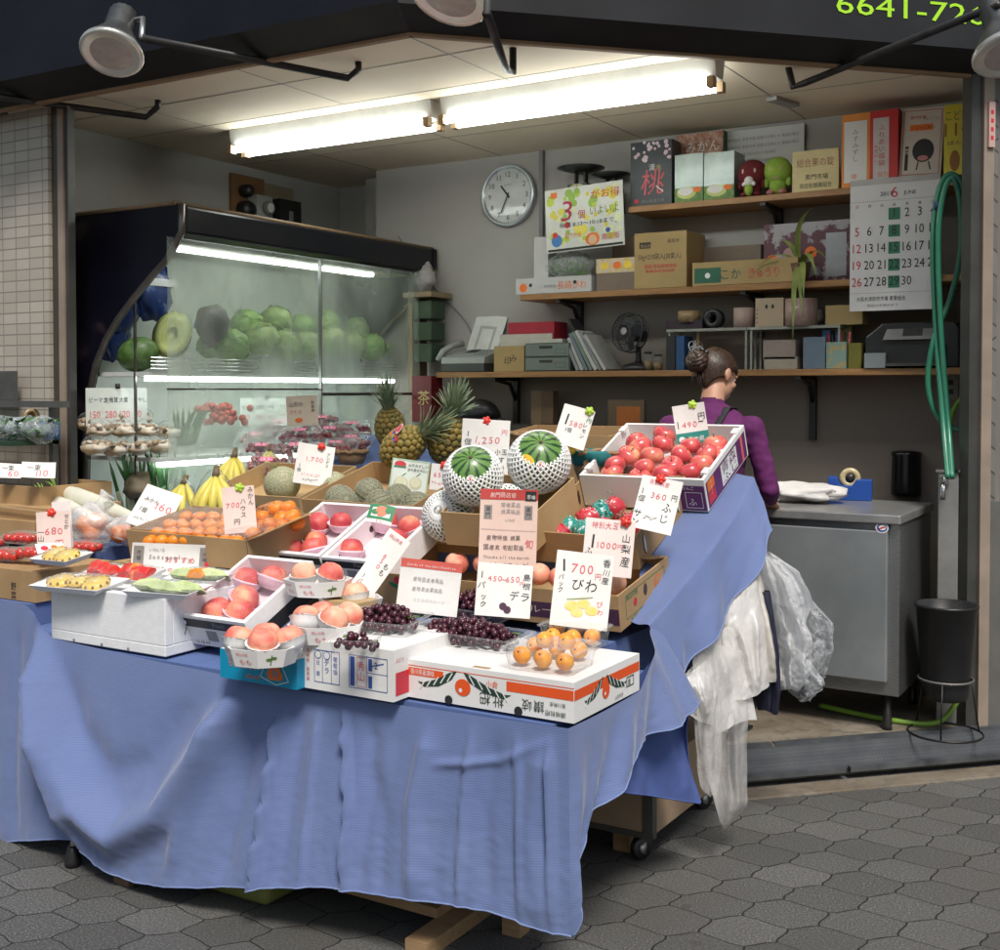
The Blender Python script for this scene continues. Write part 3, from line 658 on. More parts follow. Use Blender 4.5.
for p in c3.data.polygons: p.material_index=0
c3.data.materials[0]=CLOTHIN; c3.data.materials[1]=CLOTHIN
tag(c3,'deep blue inner cloth showing under the stepped hem at the stall end','tablecloth')
# upper cloth over the back of the slope and its right-hand drop
P0,n0=slopeplane(3.1,.62,24,.006)
top=[pl(p,P0,n0) for p in ((560,640),(600,560),(640,545),(690,515),(735,483))]
top=[V((-1.64,3.45,.755)),V((-1.66,3.64,.835)),V((-1.72,3.80,.925)),V((-1.74,4.06,1.045)),V((-1.66,4.4,1.195))]
rim=[V((-1.54,3.45,.748)),V((-1.52,3.66,.83)),V((-1.49,3.82,.93)),V((-1.475,4.05,1.045)),V((-1.50,4.34,1.175))]
m=MB()
bot=[atY(664,678,3.52),atY(690,664,3.62),atY(716,628,3.78),atY(741,588,3.95),atY(775,527,4.2)]
nu,nv=60,44; t1=[i/4 for i in range(5)]
def up(u,v):
    a=smoothpoly(top,t1,u,.04); r_=smoothpoly(rim,t1,u,.04); c=smoothpoly(bot,t1,u,.04)
    if v<.4: p=a.lerp(r_,v/.4)
    else:
        k=(v-.4)/.6; p=r_.lerp(c,k); p+=V((1,-.15,0))*(.012*math.sin(k*PI*.6)+.018*k*math.sin(u*17)+.012*k*mnoise.noise(V((u*9,k*3,2))))
    return p+V((0,0,.008*mnoise.noise(V((u*6,v*6,7)))))
vs=[up(i/nu,j/nv) for j in range(nv+1) for i in range(nu+1)]
m.add(vs,[(j*(nu+1)+i,j*(nu+1)+i+1,(j+1)*(nu+1)+i+1,(j+1)*(nu+1)+i) for j in range(nv) for i in range(nu)],CLOTH,None,True)
m.tube([vs[nv*(nu+1)+i] for i in range(nu+1)],.0026,HEM,seg=6)
# back corner drop, seen as a pointed fold
c4=m.build('tablecloth'); ul=c4.data.uv_layers.new(name='UVMap')
for lp in c4.data.loops:
    p=V(m.v[lp.vertex_index]); ul.data[lp.index].uv=(p.x,p.y*.5+p.z*.9)
tag(c4,'blue cloth over the high back corner of the stall beside the purple-sided apple box','tablecloth')
# --- the trestle table under it all
WOOD=mat('raw_wood',(.36,.23,.12),(.28,.17,.085),7,.65,stretch=(1,9,9),bump=.15,bscale=30); WOODD=mat('dark_wood',(.16,.1,.06),(.11,.07,.04),7,.7,stretch=(1,6,6))
CLOTH2=mat('cloth_top',(.10,.155,.35),(.085,.135,.31),9,.9)
tb_=thing('display_table','low wooden trestle table hidden under the blue cloths','table')
m=MB(); m.box((-4.6,2.73,.575),(-1.49,3.42,.614),CLOTH2); m.build('tabletop',tb_)
m=MB(); M=T(-2.02,3.80,.895)@RX(24); m.box((0,0,0),(.5,.62,.02),CLOTH2,M); m.build('slope_board',tb_)
m=MB(); m.box((-3.5,3.4,.615),(-2.6,3.76,.66),CLOTH2); m.build('tier',tb_)
m=MB(); m.box((-2.56,3.335,.615),(-1.63,3.76,.70),CLOTH2); m.build('tier',tb_)
m=MB(); m.box((-4.2,3.762,.575),(-1.98,4.30,.93),CLOTH2); m.build('tier',tb_)
m=MB(); m.box((-3.75,3.215,.615),(-3.0,3.6,.82),KRAFT2); m.build('tier',tb_)
for X in (-3.9,-1.75):
    for Y in (2.95,3.7):
        m=MB(); m.box((X-.03,Y,ZS),(X+.03,Y+.06,.574),WOOD); m.build('leg',tb_)
a=atZ(118,884,ZS); m=MB(); m.box((a.x-.02,a.y,ZS),(a.x+.05,a.y+.9,ZS+.05),WOODD); m.build('foot',tb_)
a=atZ(408,955,ZS); m=MB(); m.box((a.x-.01,a.y,ZS),(a.x+.065,a.y+.9,ZS+.045),WOOD); m.build('foot',tb_)
a=atY(452,925,2.98); m=MB(); m.box((a.x-.03,2.96,ZS+.045),(a.x+.04,3.03,.57),WOOD); m.build('leg',tb_)
a=atY(318,876,2.85); b_=atY(440,905,2.85); m=MB(); m.box((a.x-.5,2.85,a.z-.03),(b_.x-.01,3.4,a.z+.0),WOOD); m.build('lower_shelf',tb_)
lg=thing('table_leg_post','pale metal post with a black rubber foot under the left of the cloth','post',T(atZ(73,866,ZS)))
m=MB(); m.tube([(0,0,.05),(0,.04,.24)],.012,mat('painted_metal',(.45,.42,.36),rough=.4)); m.build('post',lg)
m=MB(); m.lathe([(.026,0),(.028,.02),(.02,.055),(.015,.07)],BLACKPLASTIC,None,14); m.build('rubber_foot',lg)
a=atZ(194,889,ZS); b_=atZ(283,896,ZS); m=MB(); OL=mat('olive_plastic',(.20,.21,.06),(.17,.18,.05),4,.45)
m.box((0,0,0),(b_.x-a.x+.05,.42,.26),OL); tag(m.build('storage_bin',None,T(a.x-.02,a.y-.0,ZS+.003),bevel=.03,seg=4),'olive green plastic bin standing under the stall','bin')
# --- cart with casters under the right end
a=atX(602,836,-1.62); ct=thing('wooden_cart','wooden crate cart with grey corner irons on casters under the stall end','cart',T(-2.02,3.62,ZS))
m=MB(); m.box((0,0,.105),(.42,.7,.34),mat('pale_ply',(.42,.3,.2),(.33,.24,.16),6,.7)); m.build('crate',ct)
m=MB(); 
for x in (-.004,.39): m.box((x,-.006,.095),(x+.036,.03,.36),mat('corner_iron',(.12,.12,.115),rough=.5,metal=.5)); 
m.box((-.004,-.005,.095),(.426,.0,.115),mat('corner_iron',(1,1,1))); m.build('corner_iron',ct)
for X,Y in ((.36,.05),(.36,.62),(.06,.05),(.06,.62)):
    w_=MB(); w_.lathe([(.008,-.014),(.036,-.014),(.042,-.009),(.042,.009),(.036,.014),(.008,.014)],BLACKPLASTIC,T(X,Y,.043)@RY(90)@RX(25),20); ow=w_.build('caster',ct)
    h_=MB(); h_.lathe([(.0,-.018),(.02,-.018),(.022,.018),(.0,.018)],GALV,T(X,Y,.043)@RY(90),14); h_.box((X-.03,Y-.02,.085),(X+.03,Y+.04,.104),GALV); h_.build('wheel_fork',ow)
# --- cartons on the front edge
def prism_box(name,label,M,w,d,h,mm,cat='box',bevel=.003,draw=None,group=None,**k):
    m=MB(); m.box((0,0,0),(w,d,h),mm)
    if draw: draw(m,w,d,h)
    o=m.build(name,None,M,bevel=0); return tag(o,label,cat,group)
FR_=lambda :RX(90)                                  # front face frame: x right, y up, z towards street
def RF(w): return T(w,0,0)@RZ(90)@RX(90)           # right face frame: x = depth
ZT=.624
ORB=mat('orange_red_print',(.80,.10,.015),(.74,.09,.015),6,.55)
DGRN=mat('dark_leaf_print',(.02,.05,.035),rough=.6)
def leafband(m,M,cx,cy,s,w,k=1.0):
    """two drooping dark leaves with an orange fruit between them"""
    y_=lambda v:cy+v*s*k
    for sg,n in ((-1,1.0),(1,1.15)):
        pts=[(cx+sg*s*.15,y_(.9)),(cx+sg*s*.5,y_(.75)),(cx+sg*s*1.1*n,y_(.25)),(cx+sg*s*1.75*n,y_(-.05)),(cx+sg*s*2.0*n,y_(-.02)),(cx+sg*s*1.7*n,y_(-.3)),(cx+sg*s*1.0*n,y_(-.15)),(cx+sg*s*.4,y_(.35))]
        m.poly([(x,y,.0014) for x,y in (pts if sg<0 else pts[::-1])][::-1],DGRN,M)
        for q in range(5):
            f=.35+.32*q; m.line(cx+sg*s*f*n*1.02,y_(.74-.55*f+.2),cx+sg*s*(f*n+.25),y_(.5-.5*f-.12),s*.05,WHITE,M,.0018)
    m.disc(cx+s*.12,y_(0),s*.36,ORB,M,.0016,20,s*.5*k)
    m.disc(cx+s*.02,y_(-.18),s*.08,WHITE,M,.002)
def drawloq(m,w,d,h):
    F=RX(90)
    m.rect(.0,h*.60,w*.24,h*.80,ORB,F,.0008); m.rect(w*.62,h*.55,w-.001,h*.80,ORB,F,.0008)
    m.rect(w*.0,h*.845,w,h*.865,ORB,F,.0008)
    m.text('香川県産讃岐',w*.035,h*.64,.016,WHITE,F,.0014,w=w*.15)
    leafband(m,F,w*.345,h*.47,.072,w,.66)
    UP=lambda x,y:F@T(x,y,0)@RZ(180)
    for ch,x,s_ in (('杷',.525,.032),('枇',.605,.034),('岐',.765,.03),('讃',.835,.03)): m.text(ch,0,0,s_,DGRN,UP(w*x,h*.40),.0015)
    m.text('香川県産',0,0,.011,DGRN,UP(w*.955,h*.44),.0015); m.text('讃岐枇杷',0,0,.014,DGRN,UP(w*.955,h*.22),.0015)
    m.text('小倉',w*.50,h*.60,.018,ORB,F,.0022)
    for x in (.275,.69): m.disc(w*x,.010,.013,BLACK,F,.002,16)
    G=RF(w)
    m.rect(.001,h*.55,d*.99,h*.8,ORB,G,.0008); leafband(m,G,d*.44,h*.45,.062,d,.75); m.frame2(d*.78,h*.25,d*.9,h*.52,.003,DGRN,G,.0014); m.text('讃',d*.8,h*.3,.018,DGRN,G,.0016); m.text('山田青果',d*.6,h*.08,.012,GREYINK,G,.0015)
    m.rect(w*.4,.012,w*.5,.03,KRAFT,None,h+.0006)
a=atZ(406,696,ZT); b_=atZ(570,726,ZT); h=.108
LOQ=T(a.x,2.742,ZT); loqw=b_.x-a.x
prism_box('fruit_box','white loquat box with orange band and dark leaves, at the front right corner',LOQ,loqw,.41,h,WBOARD,draw=drawloq)
def drawmel(m,w,d,h):
    F=RX(90)
    m.text('長崎県',w*.06,h*.74,.014,RED,F,.0012,'c',vert=True); m.text('産青果',w*.06,h*.36,.014,RED,F,.0012,'c',vert=True)
    m.frame2(w*.13,h*.16,w*.42,h*.82,.002,BLUEINK,F,.001)
    for x in (.225,.325): m.line(w*x,h*.16,w*x,h*.82,.002,BLUEINK,F,.001)
    m.text('デラ',w*.275,h*.52,.022,BLUEINK,F,.0012,'c',vert=True); m.text('日 園',w*.175,h*.52,.016,BLUEINK,F,.0012,'c',vert=True); m.text('葡萄協',w*.37,h*.62,.018,BLUEINK,F,.0012,'c',vert=True)
    for x in (.175,.275): m.disc(w*x,h*.72,.012,BLUEINK,F,.0012); m.disc(w*x,h*.72,.010,WHITE,F,.0015)
    m.frame2(w*.52,h*.16,w*.94,h*.82,.002,BLUEINK,F,.001); m.line(w*.72,h*.16,w*.72,h*.82,.002,BLUEINK,F,.001); m.line(w*.72,h*.5,w*.94,h*.5,.0015,BLUEINK,F,.001)
    m.rect(w*.535,h*.2,w*.585,h*.78,BLUEINK,F,.0012); m.text('秀山',w*.655,h*.54,.03,PINKINK,F,.0014,'c',vert=True); m.frame2(w*.605,h*.2,w*.705,h*.79,.0015,PINKINK,F,.001)
    m.rect(w*.735,h*.54,w*.775,h*.78,BLUEINK,F,.0012); m.rect(w*.735,h*.2,w*.775,h*.44,BLUEINK,F,.0012); m.text('2',w*.8,h*.6,.02,BLUEINK,F,.0012); m.line(w*.74,h*.62,w*.9,h*.72,.003,BLUEINK,F,.0013)
    G=RF(w); m.rect(.01,h*.1,d*.8,h*.55,RED,G,.001); m.text('ぶどう',.01,h*.75,.012,PINKINK,G,.001)
a=atZ(301,688,ZT); b_=atZ(393,703,ZT); MEL=T(a.x,a.y+.01,ZT); melw=b_.x-a.x
prism_box('fruit_box','white grape box printed in blue and red, between the cyan and the loquat box',MEL,melw-.002,.34,.145,WBOARD,draw=drawmel)
CYAN=mat('cyan_board',(.0,.27,.46),(.0,.24,.42),5,.5)
def drawcy(m,w,d,h):
    F=RX(90); m.text('ももなんちゅ',w*.12,h*.45,.026,ORANGE,F,.0012,w=w*.38); m.text('岡山の桃',w*.36,h*.14,.012,ORANGE,F,.0012)
    pts=[(w*.62,h*.82),(w*.80,h*.80),(w*.90,h*.22),(w*.74,h*.05),(w*.54,h*.26)]
    for p,q in zip(pts,pts[1:]+pts[:1]): m.line(*p,*q,.0022,WHITE,F,.0012)
    m.poly([(w*.66,h*.66,.0013),(w*.62,h*.36,.0013),(w*.65,h*.2,.0013),(w*.8,h*.2,.0013),(w*.83,h*.34,.0013),(w*.78,h*.66,.0013)][::-1],ORANGE,F); m.text('桃',w*.685,h*.3,.024,CYAN,F,.0016)
    m.rect(w*.0015,.001,w-.0015,d-.002,WBOARD,None,h+.0005)
a=atZ(213,679,ZT); b_=atZ(301,689,ZT); CY=T(a.x,a.y+.03,ZT); cyw=b_.x-a.x
prism_box('fruit_box','cyan peach box with orange lettering at the front edge of the stall',CY,cyw-.002,.36,.088,CYAN,draw=drawcy)
# styrofoam box with slightly sagging cut top
STY=mat('styrofoam',(.80,.81,.82),(.74,.75,.765),30,.75,bump=.25,bscale=170)
a=atZ(45,640,ZT); b_=atZ(159,659,ZT); w_=b_.x-a.x; STYM=T(a.x,2.735,ZT)
m=MB(); tray(m,w_,.46,.192,.035,STY); m.box((.035,.035,.035),(w_-.035,.425,.15),STY)
for x in (.2,.45,.68): m.box((w_*x,-.002,0),(w_*x+.012,.004,.014),GREYINK)
G=RF(w_); m.disc(.09,.12,.012,RED,G,.001); m.disc(.10,.09,.009,RED,G,.001); m.line(.1,.1,.085,.06,.004,GREENINK,G,.001)
sb=m.build('styrofoam_box',None,STYM,bevel=.006); tag(sb,'white styrofoam box under the trays of cut fruit','box')
# --- tilted white peach boxes (black printed outside)
INNER=mat('pink_white_board',(.80,.72,.74),(.74,.64,.67),4,.6); BLKB=mat('black_box_print',(.018,.018,.02),(.03,.03,.03),5,.45)
FOAMW=mat('box_foam',(.84,.82,.82),(.8,.76,.77),40,.8,bump=.2,bscale=200)
CLEAR=film('clear_wrap',.0,(.35,.36,.37),rough=.08,crinkle=.8,cs=22); CLEAR2=film('clear_clamshell',.05,(.45,.47,.48),rough=.06,crinkle=.35,cs=14); BAGC=film('clear_bag',.16,(.85,.88,.92),.12,1.2,16,vary=.3)
def peachbox(ftl,ftr,btl,h,label,Y0,z0,t,black=True,wedge=False):
    M,w,d=slopebox(ftl,ftr,btl,h,Y0,z0,t)
    m=MB(); tray(m,w,d,h,.016,FOAMW,INNER)
    if black:
        F=RX(90); m.rect(0,h*.62,w,h*.9,BLKB,F,.0012); m.rect(0,0,w,h*.62,mat('label_paper',(.7,.69,.67),rough=.6),F,.001); m.rect(w*.03,0.01,w*.08,h*.6,BLKB,F,.0014)
        m.rect(w*.36,h*.2,w*.52,h*.55,GREYINK,F,.0014); m.text('15 18 4.9',w*.16,h*.06,.013,BLACK,F,.0014); m.text('Peach',w*.5,h*.7,.018,GREYINK,F,.0014); m.text('桃桃',w*.74,h*.3,.016,BLACK,F,.0014,vert=True)
        m.disc(w*.08,h*.76,.008,WHITE,F,.0016)
        m.poly([(-.0012,0,0),(-.0012,0,h*.9),(-.0012,d,h*.9),(-.0012,d,0)],BLKB); m.poly([(w+.0012,0,0),(w+.0012,d,0),(w+.0012,d,h*.5),(w+.0012,0,h*.5)],BLKB if not wedge else FOAMW)
    for y in (.2,.72):
        for x in (.0165+.0015,w-.0165-.0015): m.disc(y*d,h*.55,.013,mat('vent_hole',(.06,.04,.04)),T(x,0,0)@RZ(90)@RX(90)@(T(0,0,.0) if x>w/2 else RY(180)@T(-2*y*d,0,0)),.0004)
    o=m.build('peach_box',None,M,bevel=.002); tag(o,label,'fruit box','white peach boxes')
    return o,M,w,d
PB1,MB1,w1,d1=peachbox((177,614),(249,619),(239,554),.115,'nearest white peach box with a black front, beside the styrofoam box',2.82,.63,25)
PB2,MB2,w2,d2=peachbox((262,551),(318,557),(312,501),.10,'middle white peach box, second row, left of its twin',3.1,.66,24)
PB3,MB3,w3,d3=peachbox((321,557),(386,562),(369,504),.10,'white peach box with a green leaf label on its rim, second row',3.1,.66,24,wedge=True)
for M,w,d,lab in ((MB1,w1,d1,'clear film stretched over the nearest white peach box'),):
    m=MB(); m.grid(10,12,lambda u,v:V((.012+u*(w-.024),d*.30+v*d*.68,.1165+.003*math.sin(u*9)*math.sin(v*7))),CLEAR); tag(m.build('plastic_wrap',None,M),lab,'plastic wrap')
# riser boxes that carry the tilted boxes
# --- brown cartons
def carton(name,label,M,w,d,h,mm=KRAFT,th=.006,front=None,draw=None,flaps=(),inner=None,group=None):
    m=MB(); tray(m,w,d,h,th,mm,inner or mm,None,front)
    if draw: draw(m,w,d,h)
    o=m.build(name,None,M); tag(o,label,'carton',group)
    for side,ln,ang in flaps:
        f=MB()
        if side=='b': Mf=T(0,d-.003,h)@RX(ang); f.box((0,0,-.002),(w,ln,.002),mm,Mf)
        if side=='f': Mf=T(0,.003,front or h)@RX(-ang); f.box((0,-ln,-.002),(w,0,.002),mm,Mf)
        if side=='l': Mf=T(.003,0,h)@RY(ang); f.box((-ln,0,-.002),(0,d,.002),mm,Mf)
        if side=='r': Mf=T(w-.003,0,h)@RY(-ang); f.box((0,0,-.002),(ln,d,.002),mm,Mf)
        f.build('flap',o)
    return o
# E: peach carton with a plum strip and a leafy tree mark
PLUM=mat('plum_print',(.07,.025,.06),rough=.6)
ME,we,de=slopebox((373,572),(617,597),(430,538),.12,3.336,.725,11)
def drawE(m,w,d,h):
    F=RX(90); m.rect(w*.38,h*.18,w-.001,h*.62,PLUM,F,.0009); m.text('フルーツ フルーツ王国',w*.40,h*.32,.026,mat('cream_print',(.6,.5,.36)),F,.0015,w=w*.5)
    x=w*.12; m.line(x,h*.1,x,h*.6,.012,GREENINK,F,.001)
    for s in (-1,1): m.poly([(x,h*.52,.0012),(x+s*.035,h*.62,.0012),(x+s*.055,h*.74,.0012),(x+s*.03,h*.74,.0012),(x,h*.62,.0012)][::s],GREENINK,F)
    m.disc(x-.012,h*.82,.014,RED,F,.0013); m.disc(x+.012,h*.88,.014,PLUM,F,.0014); m.disc(x,h*.12,.016,PLUM,F,.0014)
    m.text('JA',w*.21,h*.5,.018,GREENINK,F,.0012)
    G=RF(w); m.frame2(d*.12,h*.2,d*.9,h*.85,.002,GREENINK,G,.001); m.text('JAフルーツ',d*.2,h*.06,.016,GREENINK,G,.0012); m.disc(d*.75,h*.55,.026,ORANGE,G,.0012); m.disc(d*.75,h*.55,.02,KRAFT,G,.0015); m.disc(d*.3,h*.5,.013,RED,G,.0012); m.text('桃',d*.71,h*.45,.024,ORANGE,G,.0018); m.text('岡山の桃',d*.14,h*.7,.02,GREENINK,G,.0012)
    m.disc(d*.5,h*.62,.014,mat('vent_hole',(1,1,1)),G,.0014,16,.02)
cE=carton('peach_carton','wide brown carton of loose peaches with a plum strip and small tree mark',ME,we,de,.12,KRAFT,draw=drawE,flaps=(('l',.05,-22),))
f=MB(); f.add([(.0,de-.003,.12),(we,de-.003,.12),(we-.04,de-.06,.128),(.05,de-.07,.128)],[(0,1,2,3)],KRAFT); f.build('flap',cE,solid=.004)
# D: slotted carton
MD,wd,dd=slopebox((529,531),(632,541),(577,472),.12,3.42,.78,22)
def drawD(m,w,d,h):
    G=RF(w)
    SL=mat('hand_slot',(.75,.74,.72),(.7,.69,.67))
    SD=mat('slot_dark',(.03,.02,.015))
    for y in (.14,.45,.78):
        m.disc(d*y,h*.52,.011,SD,G,.001,16,.038); m.disc(d*y+.003,h*.52,.008,SL,G,.0016,16,.034)
        m.disc(d*y,h*.55,.008,SD,T(.0066,0,0)@RZ(90)@RX(90),.0014,16,.03)
cD=carton('slotted_carton','brown carton with oval hand slots holding the wrapped apples',MD,wd,dd,.12,KRAFT,draw=drawD)
# C: watermelon carton
MC,wc,dc=slopebox((440,512),(531,517),(474,473),.13,3.5,.905,20)
def drawC(m,w,d,h): m.line(w*.5,.0,w*.5,h,.004,KRAFT2,RX(90),.0006)
cC=carton('watermelon_carton','brown carton holding the netted watermelons',MC,wc,dc,.13,KRAFT2,draw=drawC)
# A, B: melon cartons
MA,wa,da=slopebox((205,492),(298,498),(262,462),.10,3.88,.943,16)
def drawA(m,w,d,h): m.tube([(.0,-.004,h*.55),(w*.2,-.006,h*.42),(w*.45,-.006,h*.5),(w*.62,-.004,h*.42)],.006,BLACKPLASTIC,None,6); m.box((w*.22,-.012,h*.36),(w*.34,-.004,h*.52),BLACKPLASTIC)
cA=carton('melon_carton','brown melon carton with a black strap on its front',MA,wa,da,.10,KRAFT2,draw=drawA)
MBx,wb,db=slopebox((301,499),(414,505),(384,462),.10,3.78,.955,15)
cB=carton('melon_carton','brown carton of small netted melons beside the watermelons',MBx,wb,db,.10,KRAFT)
# mikan carton
MM,wm,dm=slopebox((126,530),(239,544),(170,504),.115,3.225,.84,11)
def drawM(m,w,d,h): m.line(w*.995,.0,w*.995,h,.003,BLACK,RX(90),.0006)
cM=carton('mikan_carton','brown carton packed with bagged mandarins behind the red hiragana sign',MM,wm,dm,.115,KRAFT,draw=drawM,flaps=(('r',.07,18),))
# apple box: white with purple printed side
PUR=mat('purple_print',(.12,.025,.13),(.10,.02,.11),5,.55)
MAp,wap,dap=slopebox((579,475),(705,478),(624,423),.13,3.1,.63,24)
def drawAp(m,w,d,h):
    G=RF(w); m.rect(.012,.004,d-.012,h-.02,PUR,G,.0008); m.rect(d*.36,h*.12,d*.74,h*.78,WHITE,G,.0012); m.text('青森',d*.38,h*.46,.045,PUR,G,.0018,w=d*.34); m.text('ふじ',d*.38,h*.16,.034,PUR,G,.0018,w=d*.34)
    m.rect(d*.05,h*.5,d*.2,h*.82,ORANGE,G,.0014); m.rect(d*.05,h*.12,d*.2,h*.46,RED,G,.0014); m.text('りんご',d*.125,h*.68,.02,WHITE,G,.002,'c',vert=True); m.rect(d*.85,.004,d*.9,h-.02,PINKINK,G,.0013)
    F=RX(90); m.rect(w*.8,.003,w-.003,h-.025,PUR,F,.0008); m.frame2(w*.84,h*.1,w*.97,h*.6,.002,WHITE,F,.0012); m.text('ふ',w*.86,h*.2,.03,WHITE,F,.0012); m.text('りんご',w*.83,h*.68,.014,WHITE,F,.0012)
    for x in (.014,w-.014):
        for y in (.14,.86): m.box((x-.012,d*y-.022,h-.004),(x+.012,d*y+.022,h+.007),WBOARD)
m=MB(); tray(m,wap,dap,.13,.012,WBOARD); drawAp(m,wap,dap,.13); apb=m.build('apple_box',None,MAp); tag(apb,'white apple box with a purple printed side at the high right of the stall','fruit box')
# ================================================================ FRUIT AND CARDS
def fruitmat(name,stops,scale=3,rough=.4,speck=None,rand=1,bump=0,bs=60,sss=.08,axis=None,coat=0,dist=.4):
    t=NT(name); co=t.coord(); oi=t.node('ObjectInfo').outputs['Random']
    off=t.node('CombineXYZ',{0:t.math('MULTIPLY',oi,37*rand),1:t.math('MULTIPLY',oi,91*rand),2:t.math('MULTIPLY',oi,13*rand)}).outputs[0]
    vec=t.node('VectorMath',{0:co,1:off},operation='ADD').outputs[0]
    c=t.ramp(t.noise(vec,scale,4,.55,dist),stops)
    if speck:
        c=t.mix(t.ramp(t.noise(vec,speck[1],2,.6),[(speck[2],(0,0,0)),(speck[2]+.12,(.7,.7,.7))]),c,speck[0])
    b=t.bsdf(Base_Color=c,Roughness=rough,Subsurface_Weight=sss,Coat_Weight=coat)
    b.inputs['Subsurface Radius'].default_value=(.02,.008,.004); b.inputs['Subsurface Scale'].default_value=.4
    if bump: t.set(b.inputs['Normal'],t.bump(t.noise(vec,bs,3),bump,.003))
    return t.done(b)
PEACH=fruitmat('peach_skin',[(.30,(.82,.46,.26)),(.45,(.78,.25,.17)),(.58,(.64,.10,.10)),(.75,(.45,.03,.05))],11,.55,((.8,.5,.3),300,.62))
PEACHP=fruitmat('pale_peach_skin',[(.30,(.85,.57,.38)),(.46,(.82,.36,.24)),(.6,(.74,.16,.12)),(.78,(.60,.06,.07))],11,.55,((.82,.6,.42),300,.64))
PEACHD=fruitmat('dark_peach_skin',[(.30,(.76,.30,.16)),(.45,(.66,.12,.10)),(.62,(.50,.05,.07)),(.8,(.36,.02,.045))],11,.5)
APPLE=fruitmat('apple_skin',[(.28,(.76,.38,.20)),(.40,(.70,.17,.13)),(.56,(.60,.075,.085)),(.75,(.46,.035,.05))],13,.27,((.75,.45,.3),330,.66),coat=.25)
MIKAN=fruitmat('mandarin_skin',[(.3,(.85,.28,.02)),(.7,(.78,.2,.012))],9,.38,None,1,.25,260)
LOQUAT=fruitmat('loquat_skin',[(.3,(.85,.42,.06)),(.6,(.80,.28,.03)),(.85,(.5,.14,.03))],24,.45,((.25,.1,.03),160,.72))
LEMON=fruitmat('lemon_skin',[(.3,(.85,.66,.05)),(.7,(.8,.55,.03))],9,.4,None,1,.2,200)
STEMM=mat('stem_brown',(.12,.075,.035),rough=.8); STEMG=mat('stem_green',(.16,.22,.06),(.1,.15,.04),30,.7)
FOAM=mat('pink_foam',(.86,.62,.72),(.8,.55,.67),50,.8,sss=.2); FOAMWH=mat('white_foam',(.86,.86,.85),(.8,.8,.79),60,.8)
LEAFG=mat('leaf_green',(.07,.16,.03),(.12,.22,.05),14,.5)
def cleft(a,r,z): 
    d=abs(((a+PI)%(2*PI))-PI); return 1-.10*math.exp(-(d/.22)**2)
def round_prof(r,hz,n=12,dim=.0,dimb=.0,p=1):
    out=[]
    for i in range(n+1):
        th=PI*i/n; rr=r*math.sin(th)**p; z=-hz*math.cos(th)
        if dim: z-=dim*math.exp(-((math.sin(th)/.33)**2))*(1 if th>PI/2 else 0)
        if dimb: z+=dimb*math.exp(-((math.sin(th)/.33)**2))*(1 if th<PI/2 else 0)
        out.append((max(rr,1e-5 if i in(0,n) else rr),z))
    return out
def mk_peach(var):
    m=MB(); m.lathe(round_prof(.042,.039,14,.009,.004),{0:PEACHP,1:PEACH,2:PEACHD,3:PEACHP}[var],None,28,lob=cleft); o=m.build('peach')
    if var in (1,2):   # pink foam cup
        f=MB(); f.lathe([(.012,-.041),(.03,-.037),(.042,-.024),(.0455,-.010),(.050,-.003),(.0465,-.008)],FOAM,None,40,lob=lambda a,r,z:1+(.07*abs(math.sin(a*11)) if z>-.012 else .02*math.sin(a*22))); f.build('foam_net',o)
    if var==3:
        f=MB(); f.lathe([(.012,-.041),(.03,-.036),(.043,-.018),(.045,-.004),(.049,.0),(.046,-.003)],FOAMWH,None,36,lob=lambda a,r,z:1+(.06*abs(math.sin(a*9)) if z>-.01 else 0)); f.build('foam_net',o)
    return o
PEACHES=Spawner(mk_peach)
def rrot(t=25): return RZ(random.uniform(0,360))@RX(random.uniform(-t,t))@RY(random.uniform(-t,t))
def put(sp,P,s,label,cat,group=None,var=0,M0=I4,t=25): return sp(T(P)@M0@rrot(t)@S(s,s,s),label,cat,group,var)
def peaches(M,pts,h,s,label,group,var):
    for i,px in enumerate(pts): put(PEACHES,inbox(M,px,h),s*random.uniform(.94,1.05),label,'peach',group,var)
peaches(MB1,[(248,579),(273,577),(245,598),(217,611),(240,612)],.066,1.16,'peach in a pink foam cup inside the nearest white peach box','peaches in the nearest white box',1)
peaches(MB2,[(318,523),(341,522),(316,541),(291,549),(313,548)],.06,1.1,'dark peach in a pink foam cup inside the middle white peach box','peaches in the middle white box',2)
peaches(MB3,[(386,522),(409,526),(396,540),(351,549)],.06,1.1,'dark peach in a pink foam cup inside the white box with the leaf label','peaches in the leaf-labelled box',2)
peaches(ME,[(457,563),(484,563),(509,570),(539,574),(560,578),(585,580),(614,583)],.085,1.02,'loose peach in the wide brown carton with the plum strip','peaches in the wide brown carton',0)
def mk_apple(var):
    m=MB()
    def lob(a,r,z): return 1+.022*math.cos(5*a)*(1 if z<0 else .4)+.02*math.cos(2*a+.6)
    m.lathe(round_prof(.046,.039,16,.016,.01),APPLE,None,28,lob=lob); o=m.build('apple')
    f=MB(); f.tube([(0,0,.02),(.001,.0,.03),(.004,.002,.042)],[.0022,.0018,.0026],STEMM,seg=6); f.build('stem',o)
    return o
APPLES=Spawner(mk_apple)
ap=[(636,442),(640,447),(663,444),(690,446),(715,445),(629,456),(652,456),(681,455),(707,454),(615,465),(644,468),(672,466),(702,464),(690,472),(664,476),(612,473),(640,478),(720,455),(694,438),(665,434)]
for i,(x,y) in enumerate(ap):
    q=inbox(MAp,(x,y),.085+.02*(i<12)); put(APPLES,q,random.uniform(.93,1.06),'red apple in the purple-sided white apple box','apple','apples in the purple-sided box',t=40)
